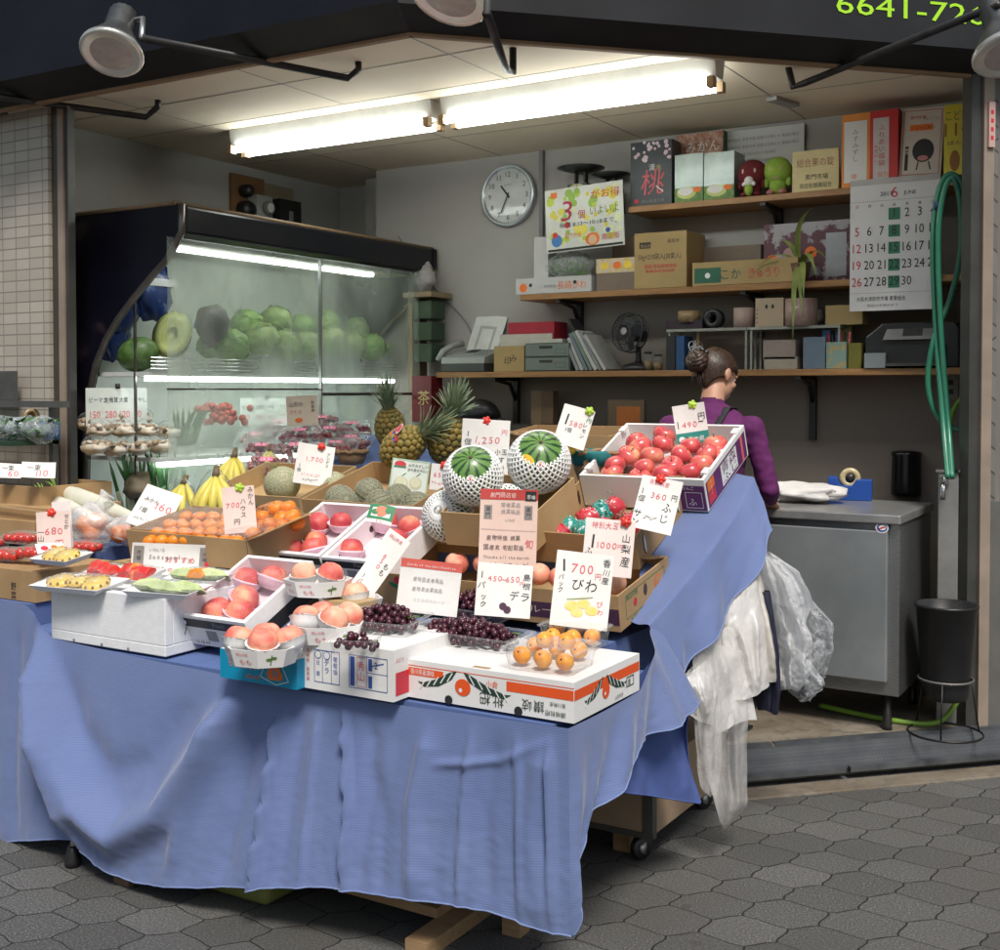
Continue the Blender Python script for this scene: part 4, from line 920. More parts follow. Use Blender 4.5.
# wrapped apples
WRAPT=mat('teal_print_film',(.02,.26,.22),(.7,.75,.72),70,.25,coat=.4,lo=.55,hi=.6); WRAPR=mat('red_print_film',(.55,.04,.06),(.75,.6,.58),40,.25,coat=.4,lo=.6,hi=.68)
def mk_wrap(var):
    m=MB(); m.ell((0,0,0),(.044,.044,.04),[WRAPR,WRAPT][var%2],None,22,14,.12,var)
    for i in range(7):
        a=i*.9; m.ell((.03*math.cos(a),.03*math.sin(a),.026),(.012,.005,.01),[WRAPR,WRAPT][var%2],None,8,6)
    o=m.build('wrapped_apple')
    f=MB(); f.tube([(0,0,.036),(.006,.004,.048),(.02,.01,.056)],[.008,.004,.012],CLEAR,seg=8); f.build('wrapper_twist',o); return o
WR=Spawner(mk_wrap)
for i,(x,y,v,l) in enumerate(((614,508,0,'red'),(602,512,1,'teal'),(588,519,0,'red'),(569,528,1,'teal'),(559,535,0,'red'),(632,524,0,'red'),(640,520,1,'teal'),(622,530,0,'red'),(585,532,1,'teal'),(605,530,0,'red'))):
    put(WR,inbox(MD,(x,y),.05),1.0,f'apple wrapped in {l} printed film in the slotted carton','wrapped apple',f'{l} wrapped apples in the slotted carton',v,t=50)
# --- peach punnets
PBASK=mat('paper_basket',(.82,.8,.78),(.78,.76,.74),9,.6)
def punnet(px,Y,z,label,n,yaw=0,dots=((-.052,-.03),(.052,-.03),(-.03,.045),(.06,.04)),group=None,hz=.0,peachlab=''):
    P=atY(*px,Y) if z is None else atZ(*px,z); M=T(P)@RZ(yaw)
    m=MB(); nn=8
    def ring(r,rz,z): return [(r*1.22*math.cos(2*PI*(i+.5)/nn),r*math.sin(2*PI*(i+.5)/nn),z) for i in range(nn)]
    a,b_,c_=ring(.082,0,0),ring(.097,0,.052),ring(.092,0,.052)
    vs=a+b_+c_+ring(.076,0,.004); fs=[tuple(range(nn))[::-1]]+[(i,(i+1)%nn,nn+(i+1)%nn,nn+i) for i in range(nn)]+[(nn+i,nn+(i+1)%nn,2*nn+(i+1)%nn,2*nn+i) for i in range(nn)]+[(2*nn+i,2*nn+(i+1)%nn,3*nn+(i+1)%nn,3*nn+i) for i in range(nn)]+[tuple(range(3*nn,4*nn))]
    m.add(vs,fs,PBASK)
    for k in (5,6,4):   # printed faces towards the street
        p,q,r_=V(a[k]),V(a[(k+1)%nn]),V(b_[k]); ex=(q-p).normalized(); ey=(r_-p); ey=(ey-ex*ey.dot(ex)).normalized(); F=frame(p,ex,ey,ex.cross(ey)); L_=(q-p).length
        if k!=6: m.text('もも',L_*.25,.010,.017,PINKINK,F,.001,w=L_*.5); m.text('岡山の桃',L_*.14,.035,.01,PINKINK,F,.001,w=L_*.5)
        else: m.line(L_*.5,.008,L_*.55,.04,.003,LEAFG,F,.001); m.disc(L_*.44,.026,.009,LEAFG,F,.001,10,.005); m.disc(L_*.63,.03,.009,LEAFG,F,.001,10,.005)
    o=m.build('peach_punnet',None,M); tag(o,label,'punnet','peach punnets')
    for i,(dx,dy) in enumerate(dots[:n]):
        PEACHES(M@T(dx,dy,.068)@rrot()@S(1.03,1.03,1.03),peachlab,'peach',peachlab.replace('peach ','peaches ',1),3)
    return o
punnet((262,662),None,.715,'white paper punnet of peaches standing on the cyan box',4,8,((-.06,-.025),(.03,-.04),(-.015,.045),(.072,.03)),peachlab='peach in the punnet on the cyan box')
punnet((326,640),None,.755,'white paper punnet of peaches on the white grape box',4,30,((-.055,-.015),(.03,-.035),(-.02,.05),(.065,.035)),peachlab='peach in the punnet on the white grape box')
rb=MB(); q=atY(312,640,2.98); rb.box((0,0,0),(.14,.11,.115),KRAFT2); tag(rb.build('riser_box',None,T(atY(328,606,3.0).x-.02,3.0,.70),bevel=.002),'small tan box holding up the topmost peach punnet','box')
punnet((318,594),3.03,None,'topmost white paper punnet of peaches, raised on a tan box',2,18,((-.045,-.01),(.045,.0)),peachlab='peach in the topmost punnet')
punnet((350,612),3.10,None,'white paper punnet of peaches half hidden behind the tan riser box',2,0,((-.05,0),(.035,-.02)),peachlab='peach in the half hidden punnet')
# --- loquats in a clear pack
def mk_loq(var):
    m=MB(); m.lathe(round_prof(.0245,.029,12,.004),LOQUAT,None,18); o=m.build('loquat')
    f=MB(); f.lathe([(.0001,.0275),(.0022,.027),(.003,.0255),(.0,.024)],mat('loquat_calyx',(.06,.035,.015),rough=.9),None,10); f.build('calyx',o); return o
LQ=Spawner(mk_loq)
lz=ZT+.108
def clampack(M,w,d,h,label,lid=.022,cat='fruit pack',group=None,name='clear_pack',mm=None):
    mm=mm or CLEAR2
    m=MB(); 
    def rr(k,z,c=.012):
        x0,x1,y0,y1=-w/2*k,w/2*k,-d/2*k,d/2*k; return [(x0+c,y0,z),(x1-c,y0,z),(x1,y0+c,z),(x1,y1-c,z),(x1-c,y1,z),(x0+c,y1,z),(x0,y1-c,z),(x0,y0+c,z)]
    rings=[rr(.86,.001),rr(.96,h),rr(1.04,h+.001),rr(1.04,h+.004),rr(.95,h+.005),rr(.86,h+lid)]
    vs=sum(rings,[]); fs=[tuple(range(8))]+[(8*k+i,8*k+(i+1)%8,8*k+8+(i+1)%8,8*k+8+i) for k in range(5) for i in range(8)]+([tuple(range(40,48))] if lid else [])
    m.add(vs,fs,mm); o=m.build(name,None,M,bevel=0); return tag(o,label,cat,group)
PACKC=film('loquat_pack_film',.05,(.5,.52,.53),.07,.7,18,vary=.3)
def loqpack(px,z,w,d,pts,label,yaw):
    P=atZ(*px,z); M=T(P)@RZ(yaw); clampack(M,w,d,.058,label,.012,mm=PACKC)
    for i,(x,y) in enumerate(pts): LQ(T(atZ(x,y,z+.032 if i<6 else z+.06))@RX(random.uniform(40,110))@RZ(random.uniform(-60,60)),'orange loquat in the '+('nearer' if 'nearer' in label else 'farther')+' clear pack on the loquat box','loquat',('nearer' if 'nearer' in label else 'farther')+' pack loquats')
loqpack((551,667),lz,.22,.19,[(522,655),(543,659),(565,662),(535,645),(557,648),(579,650),(545,640),(567,641)],'nearer clear pack of loquats on the loquat box',4)
loqpack((575,645),lz,.20,.12,[(553,637),(573,638),(592,637),(557,628),(577,627),(593,628)],'farther clear pack of loquats, under the 700 card',4)
# --- grapes
GRAPE=fruitmat('grape_skin',[(.3,(.085,.012,.026)),(.6,(.045,.008,.02)),(.8,(.16,.03,.045))],22,.3,((.22,.12,.14),60,.62),coat=.2,rand=1)
def bunch(M,w,d,h,label,n=60,seed=1):
    rnd=random.Random(seed); m=MB(); pts=[]; 
    tries=0
    while len(pts)<n and tries<6000:
        tries+=1; p=V((rnd.uniform(-1,1),rnd.uniform(-1,1),rnd.uniform(0,1)))
        if p.x*p.x+p.y*p.y+p.z*p.z*.8>1: continue
        q=V((p.x*w/2,p.y*d/2,.012+p.z*h))
        if all((q-o).length>.0165 for o in pts): pts.append(q)
    for q in pts: m.ell(q,rnd.uniform(.0095,.0112),GRAPE,None,10,7)
    o=m.build('grape_bunch',None,M); tag(o,label,'grapes')
    f=MB(); f.tube([(w*.38,0,h*.7),(w*.47,.005,h*.85),(w*.53,.01,h*.8)],[.003,.0025,.003],STEMG,seg=6); f.build('stem',o)
    return o
def grapepack(px,z,w,d,label,lb,seed,yaw,tilt=0,n=70,h=.05):
    M=T(atZ(*px,z))@RZ(yaw)@RX(tilt); clampack(M,w,d,.04,label,.0); bunch(M@T(0,0,.004),w*.88,d*.85,h,lb,n,seed)
mz=ZT+.146
grapepack((385,630),mz,.25,.17,'clear tray of dark grapes on the white grape box, leftmost','dark purple grape bunch in the leftmost tray',1,6,4,110,.055)
grapepack((470,644),lz,.38,.15,'long clear tray of dark grapes at the front of the loquat box','dark purple grape bunch in the long front tray',2,-2,3,170,.055)
grapepack((478,618),lz+.005,.26,.14,'clear tray of dark grapes behind the long front tray','dark purple grape bunch behind the long front tray',3,-4,6,110,.07)
grapepack((356,652),mz,.13,.11,'small clear tray with a few grapes on the white grape box','few dark grapes at the front left of the white grape box',4,20,2,22,.035)
# --- netted watermelons
t=NT('watermelon_skin'); co=t.coord(); sp=t.node('SeparateXYZ',{0:co}); ang=t.math('ARCTAN2',sp.outputs[1],sp.outputs[0]); nz=t.noise(co,22,4,.65)
f=t.math('ABSOLUTE',t.math('SINE',t.math('ADD',t.math('MULTIPLY',ang,5.5),t.math('MULTIPLY',t.math('SUBTRACT',nz,.5),3.4))))
c=t.ramp(f,[(.25,(.012,.045,.012)),(.5,(.06,.15,.035)),(.8,(.13,.26,.06))]); WMEL=t.done(t.bsdf(Base_Color=c,Roughness=.35,Coat_Weight=.15))
def netmesh(m,r,mm,n=20,z0=-.95,z1=.62,thick=.0028,sy=1.0):
    st=22
    def sp_(a,zz): 
        k=math.sqrt(max(0,1-zz*zz)); return V((r*k*math.cos(a),r*k*math.sin(a),r*zz*sy))
    for sgn in (-1,1):
        for i in range(n):
            pts=[]
            for j in range(st+1):
                u=j/st; ph=math.acos(z0)+(math.acos(z1)-math.acos(z0))*u; a=2*PI*i/n+sgn*u*1.75
                pts.append(sp_(a,math.cos(ph)))
            m.tube(pts,thick,mm,None,5)
    # zig-zag open edge
    pts=[]; 
    for i in range(2*n): pts.append(sp_(2*PI*i/(2*n)+1.75,z1+(.06 if i%2 else -.03)))
    m.tube(pts,thick*1.2,mm,None,5,closed=True)
def mk_wm(var):
    r=.104; m=MB(); m.ell((0,0,0),(r,r,r*1.0),WMEL,None,36,22); o=m.build('watermelon')
    k=MB(); k.lathe([(.0,r+.006),(.005,r+.006),(.007,r-.001)],STEMM,None,10); k.build('stem',o)
    n=MB(); netmesh(n,r*1.025,FOAMWH,30 if var<2 else 28,-.96,.68 if var<2 else .985,.0036); n.build('foam_net',o)
    s=MB(); 
    if var<2:
        q=T(0,0,0)@RX(-38)@RY(-2)@T(0,0,r+.001) if var else T(0,0,0)@RX(42)@T(0,0,r+.0015)
        q=RZ(0)@RX(44)@T(0,0,r+.0018); s.disc(0,0,.0155,WHITE,q,0); s.disc(0,0,.0115,mat('pale_sticker',(.75,.6,.5)),q,.0006); s.disc(0,-.002,.006,RED,q,.0012); s.build('sticker',o)
    if var==1:
        s2=MB(); q=RZ(-38)@RX(40)@T(0,0,r+.0018); s2.disc(0,0,.024,YELLOW,q,0,20,.014); s2.text('すいか',0,-.006,.01,RED,q,.0008,'c'); s2.build('brand_sticker',o)
    return o
WM=Spawner(mk_wm)
face=Matrix.Rotation(math.atan2(.515,.857),4,'Z')
def put_wm(px,Y,s,var,label,tx,ty,roll=0): 
    P=atY(*px,Y); WM(T(P)@face@RX(tx)@RY(ty)@RZ(roll)@S(s,s,s),label,'watermelon','netted watermelons',var)
put_wm((473,476),3.62,1.02,0,'watermelon in a white foam net with one round sticker, left of its twin',48,-4)
put_wm((539,462),3.78,1.08,1,'watermelon in a white foam net with a yellow sticker, right of its twin',48,2)
put_wm((448,516),3.66,.9,2,'foam-netted watermelon low in the carton at its left corner',70,-20)
put_wm((508,512),3.70,.95,2,'foam-netted watermelon low in the carton under the other two',70,10)
# --- musk melons
t=NT('melon_net_skin'); co=t.coord(); oi=t.node('ObjectInfo').outputs['Random']
vv=t.node('VectorMath',{0:co,1:t.node('CombineXYZ',{0:t.math('MULTIPLY',oi,9.0),1:oi,2:oi}).outputs[0]},operation='ADD').outputs[0]
vo=t.node('TexVoronoi',{'Vector':vv,'Scale':105},feature='DISTANCE_TO_EDGE').outputs['Distance']; nn=t.noise(vv,12,3)
e=t.ramp(vo,[(.02,(1,1,1)),(.16,(0,0,0))]); c=t.mix(e,t.mix(nn,(.22,.26,.13),(.30,.31,.17)),(.50,.46,.33))
MELONM=t.done(t.bsdf(Base_Color=c,Roughness=.65,Normal=t.bump(e,.5,.003)))
def mk_melon(var):
    m=MB(); m.ell((0,0,0),(.08,.08,.077),MELONM,None,30,18); o=m.build('musk_melon')
    k=MB(); k.tube([(0,0,.074),(0,0,.09)],.004,STEMG,seg=6); k.tube([(-.022,0,.092),(0,0,.088),(.02,.004,.094)],.0035,STEMG,seg=6); k.build('stem',o); return o
ML=Spawner(mk_melon)
for x,y,Y,s,l in ((282,484,4.02,1.03,'musk melon filling the front of the strapped carton'),(333,487,4.12,.9,'musk melon half hidden behind the white card with the red clip')):
    ML(T(atY(x,y,Y))@RX(30)@rrot(20)@S(s,s,s),l,'melon')
def mk_smelon(var):
    m=MB(); m.ell((0,0,0),(.055,.055,.052),mat('grey_melon_skin',(.17,.18,.10),(.30,.29,.19),150,.6,bump=.3,bscale=160),None,24,16); o=m.build('small_melon')
    k=MB(); netmesh(k,.0565,mat('fine_net',(.42,.42,.33)),16,-.9,.93,.0009); k.build('net_bag',o); return o
SM=Spawner(mk_smelon)
for x,y,Y in ((340,500,3.86),(369,493,4.0),(398,499,3.95),(345,506,3.83),(380,505,3.84),(416,507,3.88)):
    SM(T(atY(x,y,Y))@rrot(60)@S(1.12,1.12,1.12),'small netted melon in the brown carton beside the watermelons','melon','small netted melons')
# --- pineapples
PINE=mat('pineapple_eye',(.30,.20,.04),(.13,.12,.03),45,.6); PINED=mat('pineapple_gap',(.12,.08,.02)); PLEAF=mat('pineapple_leaf',(.16,.22,.12),(.26,.32,.2),20,.55)
def mk_pine(var):
    m=MB(); nr,nc=11,13
    m.ell((0,0,.085),(.062,.062,.09),PINED,None,20,14)
    for i in range(nr):
        th=PI*(.08+.84*i/(nr-1)); 
        for j in range(nc):
            a=2*PI*(j+.5*(i%2))/nc; d=V((math.sin(th)*math.cos(a),math.sin(th)*math.sin(a),-math.cos(th)))
            p=V((d.x*.062,d.y*.062,.085+d.z*.09)); q=d.to_track_quat('Z','Y').to_matrix().to_4x4()
            s=.4+.6*math.sin(th); m.lathe([(.0165*s,-.003),(.0145*s,.004),(.007*s,.0062),(.0,.009)],PINE,T(p)@q@RZ(45),8)
    o=m.build('pineapple'); k=MB(); rnd=random.Random(3)
    for i in range(46):
        f=i/45; a=i*2.4; L_=.07+.075*f; out=.055*(1-f*.85)+.006; w_=.010-.003*f
        pts=[]; base=V((math.cos(a)*.018*(1-f),math.sin(a)*.018*(1-f),.165+.02*f)); dr=V((math.cos(a),math.sin(a),0)); sd_=V((-math.sin(a),math.cos(a),0))
        vs=[]
        for s in range(6):
            u=s/5; c_=base+dr*(out*(u**1.5)*1.2)+V((0,0,L_*u*(1-.16*(1-f)*u))); ww=w_*(1-u**1.6)+.0004
            vs+=[c_-sd_*ww+dr*.003,c_,c_+sd_*ww+dr*.003]
        fs=[]
        for s in range(5): fs+=[(3*s,3*s+1,3*s+4,3*s+3),(3*s+1,3*s+2,3*s+5,3*s+4)]
        k.add(vs,fs,PLEAF,None,True)
    k.build('crown',o)
    if var==0:
        g=MB(); q=RZ(-100)@T(0,-.0665,.1)@RX(90)@RZ(-18)
        for yy,mm in ((.018,RED),(.002,BLUEINK),(-.013,ORANGE)): g.poly([(-.045,yy-.007,-.012),(0,yy-.007,.004),(.045,yy-.007,-.012),(.045,yy+.007,-.012),(0,yy+.007,.004),(-.045,yy+.007,-.012)],mm,q)
        g.disc(0,.03,.026,WHITE,q,.003,20,.014); g.disc(0,.03,.022,RED,q,.0036,20,.011); g.build('paper_band',o)
    return o
PN=Spawner(mk_pine)
def pine(px,Y,s,tx,ty,var,label,rz=0): PN(T(atY(*px,Y))@face@RX(tx)@RY(ty)@RZ(rz)@S(s,s,s),label,'pineapple','pineapples',var)
pine((385,459),4.22,1.24,30,52,0,'pineapple lying with a striped paper band, front left of the three',10)
pine((392,447),4.55,1.1,12,-4,1,'pineapple mostly hidden behind the banded one')
pine((441,461),4.36,1.22,10,14,1,'pineapple with the tallest crown beside the watermelons',40)
# --- clear cherry packs
CHER=fruitmat('cherry_skin',[(.3,(.13,.008,.014)),(.6,(.25,.014,.02)),(.8,(.42,.04,.03))],20,.22,coat=.4)
LABELP=mat('pink_pack_label',(.78,.18,.34),rough=.4)
rc=random.Random(5)
cpos=[(268,462,4.30,0,30,'front-most'),(262,448,4.45,6,22,'second'),(258,436,4.6,0,30,'leftmost upper'),(297,447,4.5,0,28,'middle front'),(301,433,4.62,-5,20,'middle'),(330,431,4.7,4,24,'right middle'),(336,446,4.55,0,15,'right front'),(322,420,4.85,-3,20,'topmost'),(352,426,4.9,8,18,'rightmost upper'),(280,424,4.8,3,20,'back left'),(352,440,4.7,-6,20,'rightmost front'),(310,462,4.4,0,20,'lower middle')]
for i,(x,y,Y,yaw,tilt,l) in enumerate(cpos):
    M=T(atY(x,y+9,Y))@face@RZ(yaw)@RX(tilt)@S(1.3,1.3,1.3)
    o=clampack(M,.165,.12,.03,f'{l} clear pack of dark cherries with a pink label',.022); o['category']='fruit pack'; o['group']='cherry packs'
    m=MB(); 
    for k in range(34): m.ell((rc.uniform(-.066,.066),rc.uniform(-.045,.045),rc.uniform(.013,.036)),.0115,CHER,None,8,6)
    q=m.build('cherries',o); q['kind']='stuff'
    m=MB(); m.rect(-.024,-.014,.024,.014,LABELP,None,.0535); m.disc(.0,.0,.010,WHITE,None,.0541,14,.007); m.disc(.0,.0,.006,RED,None,.0546,12); m.build('pack_label',o)
# supporting stand behind the melons
st=thing('back_display_stand','low covered stand carrying the cherries and pineapples behind the melon cartons','stand')
m=MB(); m.prism([(0,.0),(0,1.04),(.75,1.22),(.75,0)],-1.5,0,CLOTH2,T(-2.5,4.32,.07)@RZ(90)@S(1,-1,1)) if False else m.add([(x,y,z) for x in (-4.0,-2.5) for y,z in ((4.32,.07),(4.32,1.05),(5.1,1.26),(5.1,.07))],[(0,1,2,3),(7,6,5,4),(0,4,5,1),(1,5,6,2),(2,6,7,3),(3,7,4,0)],CLOTH2); m.build('stand_body',st)
# --- mandarins: trays in the carton and a net bag
def mk_mikan(var):
    m=MB(); m.lathe(round_prof(.03,.024,12,.003),MIKAN,None,20); o=m.build('mandarin')
    k=MB(); k.lathe([(.0,.024),(.003,.0235),(.004,.021)],STEMG,None,6); k.build('calyx',o); return o
MK=Spawner(mk_mikan)
for r_,(y,x0,x1,n) in enumerate(((541,150,236,8),(533,158,252,8),(525,170,262,8),(517,186,268,7))):
    for i in range(n):
        x=x0+(x1-x0)*i/(n-1); MK(T(inbox(MM,(x,y),.085))@rrot(25),'mandarin under film in the brown mandarin carton','mandarin','mandarins in the carton')
m=MB(); m.grid(16,10,lambda u,v:V((.012+u*(wm-.024),.02+v*(dm-.04),.118+.008*mnoise.noise(V((u*6,v*5,1))))),CLEAR); tag(m.build('plastic_wrap',None,MM),'crumpled clear film over the mandarins in the brown carton','plastic wrap')
for i,(x,y) in enumerate(((250,520),(262,517),(256,527),(270,524),(281,518),(292,516),(283,527),(272,533),(297,523),(288,507),(276,508))):
    MK(T(atY(x,y,3.44+.003*(530-y)))@rrot(30)@S(1.08,1.08,1.08),'mandarin in the net bag with the round red label','mandarin','mandarins in the net bag')
nb=MB(); P=atY(272,520,3.43); nb.ell((0,.03,0),(.115,.07,.065),film('net_bag_film',.10,(.9,.35,.1),.3,.8,40),None,24,14,.18,2); nbo=tag(nb.build('net_bag',None,T(P)),'clear net bag around the loose mandarins beside the 700 yen card','bag')
k=MB(); q=look(atY(262,519,3.33),0,25); k.disc(0,0,.033,mat('red_round_label',(.75,.09,.05)),q,0,20); k.disc(0,0,.024,WHITE,q,.0012); k.disc(0,0,.018,RED,q,.002); k.text('みかん',0,-.005,.010,WHITE,q,.003,'c'); k.build('bag_label',nbo,nbo.matrix_local.inverted())
# --- cut fruit trays on the styrofoam box
TRAYW=mat('foam_tray',(.84,.84,.83),(.8,.8,.79),9,.4); WRAPF=film('food_film',.03,(.5,.52,.53),.07,.7,26,vary=.2)
PULP=fruitmat('pineapple_flesh',[(.3,(.82,.62,.14)),(.55,(.78,.52,.10)),(.8,(.6,.36,.06))],26,.35,((.35,.2,.04),70,.72),sss=.15)
PBROWN=mat('pineapple_rind_bit',(.25,.13,.04),rough=.7); PCORE=mat('pineapple_core',(.80,.68,.30),rough=.5)
WRED=fruitmat('watermelon_flesh',[(.3,(.72,.06,.04)),(.7,(.58,.03,.03))],26,.3,((.02,.01,.01),120,.74)); GMEL=fruitmat('melon_flesh',[(.25,(.62,.70,.38)),(.55,(.55,.64,.30)),(.8,(.35,.48,.15))],24,.3); ORG=fruitmat('orange_melon_flesh',[(.3,(.8,.32,.05)),(.7,(.7,.22,.03))],24,.3); RIND=mat('melon_rind',(.10,.14,.05),(.3,.32,.2),60,.5)
def fruit_tray(px,z,w,d,yaw,pitch,label,fill):
    M=T(atZ(*px,z))@RZ(yaw)@RX(pitch); o=thing('fruit_tray',label,'fruit tray',M,'trays of cut fruit')
    m=MB(); 
    ring=lambda k,z:[(sx*w/2*k,sy*d/2*k,z) for sx,sy in ((-1,-1),(1,-1),(1,1),(-1,1))]
    vs=ring(.82,0)+ring(1,.022)+ring(.97,.022)+ring(.8,.004); m.add(vs,[(3,2,1,0)]+[(4*k+i,4*k+(i+1)%4,4*k+4+(i+1)%4,4*k+4+i) for k in range(3) for i in range(4)]+[(12,13,14,15)],TRAYW); m.build('foam_tray',o,bevel=.003)
    rnd=random.Random(int(px[0]))
    for kind,n in fill:
        mm={'pine':PULP,'red':WRED,'green':GMEL,'orange':ORG}[kind]
        for i in range(n):
            x=(-.38+.76*(i+.5)/n)*w; q=T(x,rnd.uniform(-.02,.02)*d*3,.014)@RZ(rnd.uniform(-12,12))@RX(rnd.uniform(-20,20))
            f=MB()
            if kind=='pine': f.lathe([(.012,0),(.05,0),(.054,.006),(.05,.018),(.012,.02)],mm,q@S(1,.85,1),18,lob=lambda a,r,z:1+.05*math.sin(a*9)); [f.ell((.049*math.cos(b_*.57),.049*.85*math.sin(b_*.57),.014),(.006,.006,.006),PBROWN,q,6,5) for b_ in range(11)]; f.lathe([(0,.021),(.011,.0212),(.012,.019)],PCORE,q,10); f.build('pineapple_slice',o)
            elif kind=='green':
                f.prism([(-.075,.0),(-.05,.022),(0,.032),(.05,.022),(.075,0),(.04,-.002),(-.04,-.002)],-.02,.02,mm,q@RX(-35)); f.prism([(-.078,-.002),(-.04,-.009),(.04,-.009),(.078,-.002),(.04,-.0025),(-.04,-.0025)],-.021,.021,RIND,q@RX(-35)); f.build('melon_wedge',o,bevel=.004)
            else:
                f.prism([(-.035,0),(-.02,.03),(.01,.036),(.036,.012),(.03,0)],-.03,.03,mm,q@RZ(rnd.uniform(0,90))); f.build('fruit_chunk',o,bevel=.004)
    g=MB(); g.grid(14,10,lambda u,v:V(((u-.5)*w*1.0,(v-.5)*d*1.0,.022+.024*math.sin(PI*u)**.5*math.sin(PI*v)**.5+.004*mnoise.noise(V((u*8,v*8,px[0]))))),WRAPF); g.build('plastic_film',o)
sz=ZT+.195
fruit_tray((80,588),sz-.005,.30,.17,8,6,'foam tray of pineapple slices at the left end of the styrofoam box',(('pine',3),))
fruit_tray((62,561),sz+.04,.19,.14,4,8,'foam tray of pineapple pieces raised behind the front pineapple tray',(('pine',2),))
fruit_tray((168,594),sz,.26,.15,10,5,'foam tray of pale green melon wedges at the right end of the styrofoam box',(('green',3),))
fruit_tray((200,581),sz+.012,.22,.13,14,8,'foam tray of melon wedges leaning behind the front melon tray',(('green',2),('orange',1)))
fruit_tray((104,577),sz+.012,.15,.13,6,12,'foam tray of red watermelon chunks, left of the other red tray',(('red',3),))
fruit_tray((138,579),sz+.008,.15,.13,6,12,'foam tray of red watermelon chunks beside the melon wedges',(('red',3),('orange',1)))
# --- packs of red fruit on the far left carton
def drawL(m,w,d,h): m.text('野菜',w*.72,h*.35,.035,BLACK,RX(90),.0012,'c',vert=True)
a=atY(-40,598,2.88); b_=atY(36,603,2.88)
m=MB(); m.box((0,0,0),(b_.x-a.x,.36,.115),KRAFT); drawL(m,b_.x-a.x,.36,.115); tag(m.build('low_carton',None,T(a.x,2.88,b_.z),bevel=.002),'closed low brown carton under the red fruit packs at the far left','carton')
lowz=b_.z+.117
m=MB(); m.box((a.x-.2,2.86,.615),(b_.x-.01,3.3,b_.z-.003),CLOTH2); tag(m.build('cloth_riser',None),'cloth-covered riser under the low carton at the far left','stand')
TOM=fruitmat('tomato_skin',[(.3,(.66,.05,.03)),(.7,(.52,.025,.025))],14,.2,coat=.4)
def mk_tom(v):
    m=MB(); m.lathe(round_prof(.021,.019,10,.003),TOM,None,16); o=m.build('tomato'); k=MB()
    for i in range(5): a_=i*1.257; k.poly([(0,0,.0185),(.004*math.cos(a_-.5),.004*math.sin(a_-.5),.019),(.012*math.cos(a_),.012*math.sin(a_),.0205),(.004*math.cos(a_+.5),.004*math.sin(a_+.5),.019)],STEMG)
    k.build('calyx',o); return o
TM=Spawner(mk_tom)
for j,(px,Y,dz,l) in enumerate((((10,560),3.0,0,'front'),((38,558),3.02,0,'second'),((24,543),3.22,.03,'back'),((-10,548),3.2,.02,'far left'),((88,552),3.32,.0,'right'))):
    P=atY(*px,Y); P.z=max(lowz,P.z) if j!=4 else P.z
    M=T(P)@RZ(12); clampack(M,.15,.11,.035,f'{l} clear pack of small red tomatoes at the left of the stall',.012,group='tomato packs')
    for i in range(10): TM(M@T((i%4-1.5)*.034,(i//4-1)*.034,.024)@rrot(40),f'small red tomato in the {l} clear pack','tomato',f'tomatoes in the {l} pack')
m=MB(); q=look(atY(50,548,2.98),10,60); m.rect(-.05,-.03,.05,.03,WHITE,q); m.disc(-.02,.0,.014,RED,q,.001); m.disc(.015,.005,.011,ORANGE,q,.001); m.text('とまと',-.02,-.024,.012,RED,q,.001); tag(m.build('pack_label',None,solid=.001),'white printed flyer with red and orange spots lying on the tomato packs','leaflet')
# stacked cartons far left, behind
for i,(yb,yt,xr,Y,l) in enumerate(((546,521,34,3.33,'lowest'),(522,508,48,3.36,'middle'),(508,487,40,3.42,'topmost open'))):
    a=atY(-70,yb,Y); b_=atY(xr,yb,Y); c_=atY(xr,yt,Y); w_=b_.x-a.x; h_=c_.z-b_.z
    m=MB(); 
    if i==2: tray(m,w_,.4,h_,.006,KRAFT)
    else: m.box((0,0,0),(w_,.4,h_-.003),KRAFT)
    if i==1: m.prism([(w_*.2,h_*.9),(w_+.03,h_*.6),(w_+.035,h_*.75),(w_*.2,h_+.01)],.0-.02,.0-.014,KRAFT2)
    tag(m.build('stacked_carton',None,T(a.x,Y,b_.z),bevel=.002),f'{l} of the brown cartons stacked at the far left','carton','cartons stacked at the far left')
m=MB(); a=atY(-70,546,3.33); m.box((a.x,3.32,ZS),(atY(30,546,3.33).x,3.75,a.z-.004),WOODD); tag(m.build('stack_stand',None),'dark stand under the far left cartons','stand')
# daikon, bagged oranges and bananas behind the mikan carton
DK=mat('daikon_skin',(.72,.70,.60),(.62,.62,.48),7,.5); 
def daikon(p,q,r,label):
    a,b_=atY(*p),atY(*q); m=MB(); n=9; m.tube([a.lerp(b_,i/n) for i in range(n+1)],[r*(.35 if i==0 else .8 if i==1 else 1 if i<5 else 1-.14*(i-4)) for i in range(n+1)],DK,None,14); o=tag(m.build('daikon',None),label,'radish','daikon radishes')
    k=MB(); d=(a-b_).normalized()
    rnd=random.Random(int(p[0]))
    for i in range(7):
        e=a+d*rnd.uniform(.05,.10)+V((rnd.uniform(-.04,.04),rnd.uniform(-.03,.03),rnd.uniform(.02,.07))); k.tube([a,a.lerp(e,.5)+V((0,0,.01)),e],[.005,.005,.002],mat('daikon_stalk',(.30,.42,.08),(.2,.33,.06),20,.5),None,6)
    k.build('leaf_stalk',o)
daikon((56,489,3.62),(150,524,3.40),.041,'upper white daikon radish with cut green stalks'); daikon((46,500,3.55),(98,518,3.42),.036,'lower white daikon radish under the other one')
m=MB(); a=atY(40,530,3.5); b_=atY(128,552,3.5); m.box((a.x,3.38,ZS),(b_.x-.02,3.85,atY(90,546,3.4).z),CLOTH2); tag(m.build('produce_stand',None),'cloth-covered stand under the daikon and bagged oranges','stand')
BAGW=film('milky_bag',.34,(.9,.9,.9),.22,1.2,14,vary=.35)
